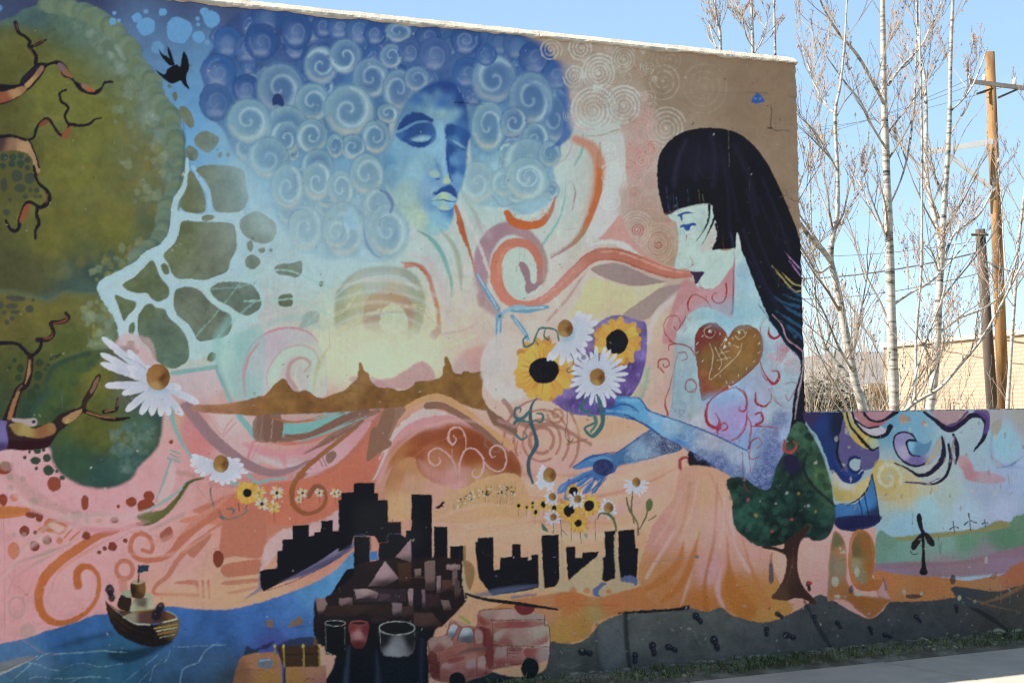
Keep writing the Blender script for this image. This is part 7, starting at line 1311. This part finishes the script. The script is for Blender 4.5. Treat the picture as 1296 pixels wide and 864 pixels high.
def tree(label, depth, stems, limbs, seed, nb, lvl=2, Lb=1.5, name='birch_tree', group='bare birches behind the low wall', zmin=.16, thin=1.):
    """stems and limbs follow the photograph: 'px,py,width ...' at one distance"""
    rr = random.Random(seed); pxm = depth / FPX; root = None; tr = MB(); lb = MB(); tw = MB(); bd = MB(); axes = []
    for k, (s, dz) in enumerate(stems + limbs):
        P = []; W = []
        for t in s.split():
            x, y, w = (float(v_) for v_ in t.split(',')); P.append(at(x, y, depth + dz * (len(P) + .0) * .25)); W.append(w * pxm / 2 * (.86 if w > 6 else .8))
        if k == 0:
            a, c = P[0], P[1]; 
            if a.z > -.16: base = a + (a - c).normalized() * 0; base = Vector((a.x + .03, a.y, -.2)); P.insert(0, base); W.insert(0, W[0] * 1.25)
            root = empty(name, label, 'tree', group, (0, 0, 0))
        # smooth
        PP, WW = [], []
        for i in range(len(P) - 1):
            p0, p1, p2, p3 = P[max(i - 1, 0)], P[i], P[i + 1], P[min(i + 2, len(P) - 1)]
            for j in range(4):
                t = j / 4; PP.append(.5 * (2 * p1 + (p2 - p0) * t + (2 * p0 - 5 * p1 + 4 * p2 - p3) * t * t + (3 * p1 - p0 - 3 * p2 + p3) * t ** 3)); WW.append((W[i] * (1 - t) + W[i + 1] * t) * rr.uniform(.93, 1.07))
        PP.append(P[-1]); WW.append(W[-1])
        (tr if k < len(stems) else lb).tube(PP, WW, 12 if k < len(stems) else 7)
        axes.append((PP, WW, k < len(stems)))
    for PP, WW, st in axes:
        m = int(nb * .74) if st else max(3, nb // 3)
        for i in range(m):
            t = (rr.random() ** .8 if st else rr.uniform(.15, 1)) * (len(PP) - 1); k = min(len(PP) - 2, int(t)); q = PP[k].lerp(PP[k + 1], t - k)
            if q.z < 1.0: continue
            an = rr.random() * 6.283; ax = (PP[k + 1] - PP[k]).normalized()
            d = Vector((math.cos(an), math.sin(an), rr.uniform(.25, 1.1))) * .8 + ax * .7
            f = 1 - .45 * t / len(PP)
            grow(rr, tw, bd, q, d, Lb * f * rr.uniform(.5, 1.25) * (1 if st else .7), thin * min(.016, WW[k] * .32 + .003), lvl if rr.random() < .65 else lvl - 1)
    tr.build('trunk', bark, root, True)
    if lb.v: lb.build('limb', limb_m if name != 'birch_tree' else bark, root, True)
    tw.build('crown', twig_m, root); bd.build('bud', bud_m, root)['kind'] = 'stuff'
    return len(tw.f) + len(bd.f)
tri = 0
tri += tree('birch with the thickest white trunk, straight up past the top wire', 20, [('1133,540,17 1132,515,16 1129,430,15 1125,300,13 1122,216,11.5 1119,130,10 1118,60,8.5 1117,0,7.5 1116,-120,5 1116,-230,2', 0)],
            [('1119,132,6 1107,108,5.5 1085,70,5 1060,40,4 1040,5,3 1025,-40,2', -1), ('1124,108,4.5 1140,86,4.5 1165,60,4 1175,40,3 1190,8,2.5 1200,-40,1.5', 1), ('1123,190,4 1104,160,3.5 1090,130,3 1070,105,2.5 1045,70,1.5', -2), ('1128,298,4 1110,280,3.5 1098,255,3 1085,225,2', 1.5), ('1131,385,5 1150,372,4.5 1172,360,4 1190,345,3 1230,300,2', 1), ('1126,260,3 1140,228,3 1150,190,4 1157,130,3.5 1160,60,2.5 1160,-20,1.5', 0)], 1, 26)
tri += tree('birch forking low into two bent stems beside the mural corner', 18, [('1096,545,14 1092,518,13 1082,482,12.5 1072,432,12 1060,366,11 1051,328,10 1054,300,8 1060,270,6.5 1060,216,6 1057,145,5 1064,105,4 1070,40,3 1074,-60,1.5', 0)],
            [('1051,330,8 1040,315,8 1032,308,7.5 1016,288,7 1000,262,5 985,220,4 975,160,2', -1), ('1052,335,4 1035,345,4 1020,322,3 1000,300,2', -2), ('1057,145,3.5 1044,130,3 1030,105,2.5 1022,80,1.5', 1), ('1060,216,3 1046,190,3 1030,165,2.5 1014,150,1.5', -1), ('1080,470,5 1062,440,4 1045,400,3 1030,370,2', -2)], 2, 24)
tri += tree('birch whose twin stem splits off at mid height near the poles', 22, [('1176,545,13 1177,518,12.5 1182,482,12 1186,432,11 1189,366,10.5 1192,316,10 1195,260,8 1199,205,7.5 1202,145,6.5 1203,75,6 1206,0,5 1210,-120,3 1212,-190,1.5', 0), ('1192,318,7 1186,290,7 1176,246,6.5 1172,207,6.5 1172,140,6 1170,100,5 1164,62,4.5 1161,20,4 1158,-60,2', 1)],
            [('1192,340,5 1205,300,5 1222,285,4.5 1240,270,4 1256,240,3 1264,200,2', 1), ('1190,420,5 1215,402,4 1245,390,3.5 1268,370,3 1290,320,2', 1.5), ('1204,140,3 1222,122,3 1235,100,2.5 1250,60,2', 1), ('1188,345,3 1180,320,2.5 1170,310,2', -1)], 3, 22)
tri += tree('slender young birch stem between two thicker birches', 19, [('1158,545,5 1159,470,5 1160,416,4.5 1166,341,4 1167,216,3.5 1166,120,3 1164,40,2 1164,-30,1.2', 0)], [], 4, 16, 2, 1.1)
tri += tree('leaning birch with a long diagonal limb rising past the poles', 17, [('1142,545,7 1146,520,6.5 1165,505,6 1190,490,5.5 1215,462,5 1240,432,4.5 1262,395,4 1285,350,3.5 1310,300,2.5 1330,240,1.5', 0)], [('1150,518,4 1160,470,4 1176,420,3.5 1190,385,3 1204,330,2.5 1215,280,1.5', 1)], 5, 18, 2, 1.2)
tri += tree('slim bare treetop farthest from the wall corner above the mural', 26, [('905,420,8 909,250,7 912,60,5 908,30,4 905,0,3.5 903,-60,1.5', 0)], [('911,70,2.5 903,50,2.5 897,25,1.5', 1)], 6, 22, 2, .9, group='bare treetops over the mural building')
tri += tree('bare treetop standing between two others above the mural', 25, [('960,420,8 957,250,7 953,65,5 952,30,4.5 951,0,4 949,-80,1.5', 0)], [('953,70,2.5 965,50,2.5 972,20,1.5', 1), ('953,60,2.5 944,44,2 938,10,1.5', -1)], 7, 24, 2, .9, group='bare treetops over the mural building')
tri += tree('bare treetop closest to the corner of the mural building', 27, [('990,420,7 984,250,6 981,60,4 980,20,3.5 979,-30,2', 0)], [], 17, 14, 2, .8, group='bare treetops over the mural building')
tri += tree('thin birch rising just beyond the tall utility pole', 24, [('1275,545,7 1278,470,6 1284,380,5.5 1290,300,5 1300,220,4 1310,140,2.5 1316,60,1.5', 0)], [('1284,380,3 1272,330,2.5 1268,260,2 1262,200,1.5', 1)], 8, 20, 2, 1.2)
tri += tree('dark leaning trunk nearest the corner of the mural', 21, [('1100,545,8 1098,515,8 1085,490,7 1066,466,6 1045,440,5 1034,400,4 1030,340,3 1026,260,2 1024,180,1.2', 0)], [], 9, 22, 2, 1.2, name='bare_tree')
# brushy thicket far back
b = MB(); bd = MB(); rr = random.Random(31)
for i in range(90):
    px = rr.uniform(985, 1120) if i < 64 else rr.uniform(1120, 1330); d_ = rr.uniform(27, 40); p = at(px, 560, d_); p.z = -.2
    if i >= 64 and d_ > 36: d_ = 33; p = at(px, 560, d_); p.z = -.2
    grow(rr, b, bd, p, (rr.gauss(0, .2), rr.gauss(0, .2), 1), rr.uniform(1.8, 3.6) * (1 if i < 64 else .7), rr.uniform(.014, .03), 2, .5)
br = b.build('brush', twig_m); tag(br, 'grey tangle of bare brush behind the low wall', 'brush', kind='stuff')
# dark evergreen bush glimpsed through the brush
leaf_m = material('bush_leaves', (.05, .055, .035), .8, .4, 4, 0, 1, (.1, .09, .06))
b = MB(); c0 = at(1040, 505, 30)
for i in range(2600):
    d_ = Vector((rr.gauss(0, .38), rr.gauss(0, .38), rr.gauss(0, .34))); p = c0 + d_ + Vector((0, 0, -.25)); s = rr.uniform(.03, .07); a1 = Vector((rr.gauss(0, 1), rr.gauss(0, 1), rr.gauss(0, 1))).normalized() * s; a2 = a1.orthogonal().normalized() * s * .5
    b.add([p - a1, p + a2, p + a1, p - a2], [(0, 1, 2, 3)])
bu = empty('dark_bush', 'dark twiggy bush behind the low wall near the corner', 'bush'); b.build('foliage', leaf_m, bu)
b = MB(); b.tube([Vector((c0.x, c0.y, -.2)), Vector((c0.x + .05, c0.y, 1.0)), Vector((c0.x, c0.y, 1.7))], [.05, .04, .02], 7); b.build('stem', limb_m, bu)
# far hills
hill_m = material('far_hills', (.16, .15, .15), .95, .2, .02, 0, 1, (.2, .19, .17))
b = MB(); rr = random.Random(12); n = 70
for i in range(n):
    a = math.radians(-30 + 130 * i / (n - 1)); r_ = 1500; h = 86 + 12 * math.sin(i * .7) + rr.uniform(-5, 5) + 14 * math.sin(i * .23 + 1); h *= .72 + .28 * (i > 40)
    for k, (rk, hk) in enumerate(((r_ - 500, -.2), (r_ - 180, h * .6), (r_, h), (r_ + 400, -1))): b.v.append((math.sin(a) * rk, math.cos(a) * rk, hk))
for i in range(n - 1):
    for j in range(3): b.f.append((i * 4 + j, i * 4 + j + 4, i * 4 + j + 5, i * 4 + j + 1))
tag(b.build('hills', hill_m, smooth=True), kind='structure')
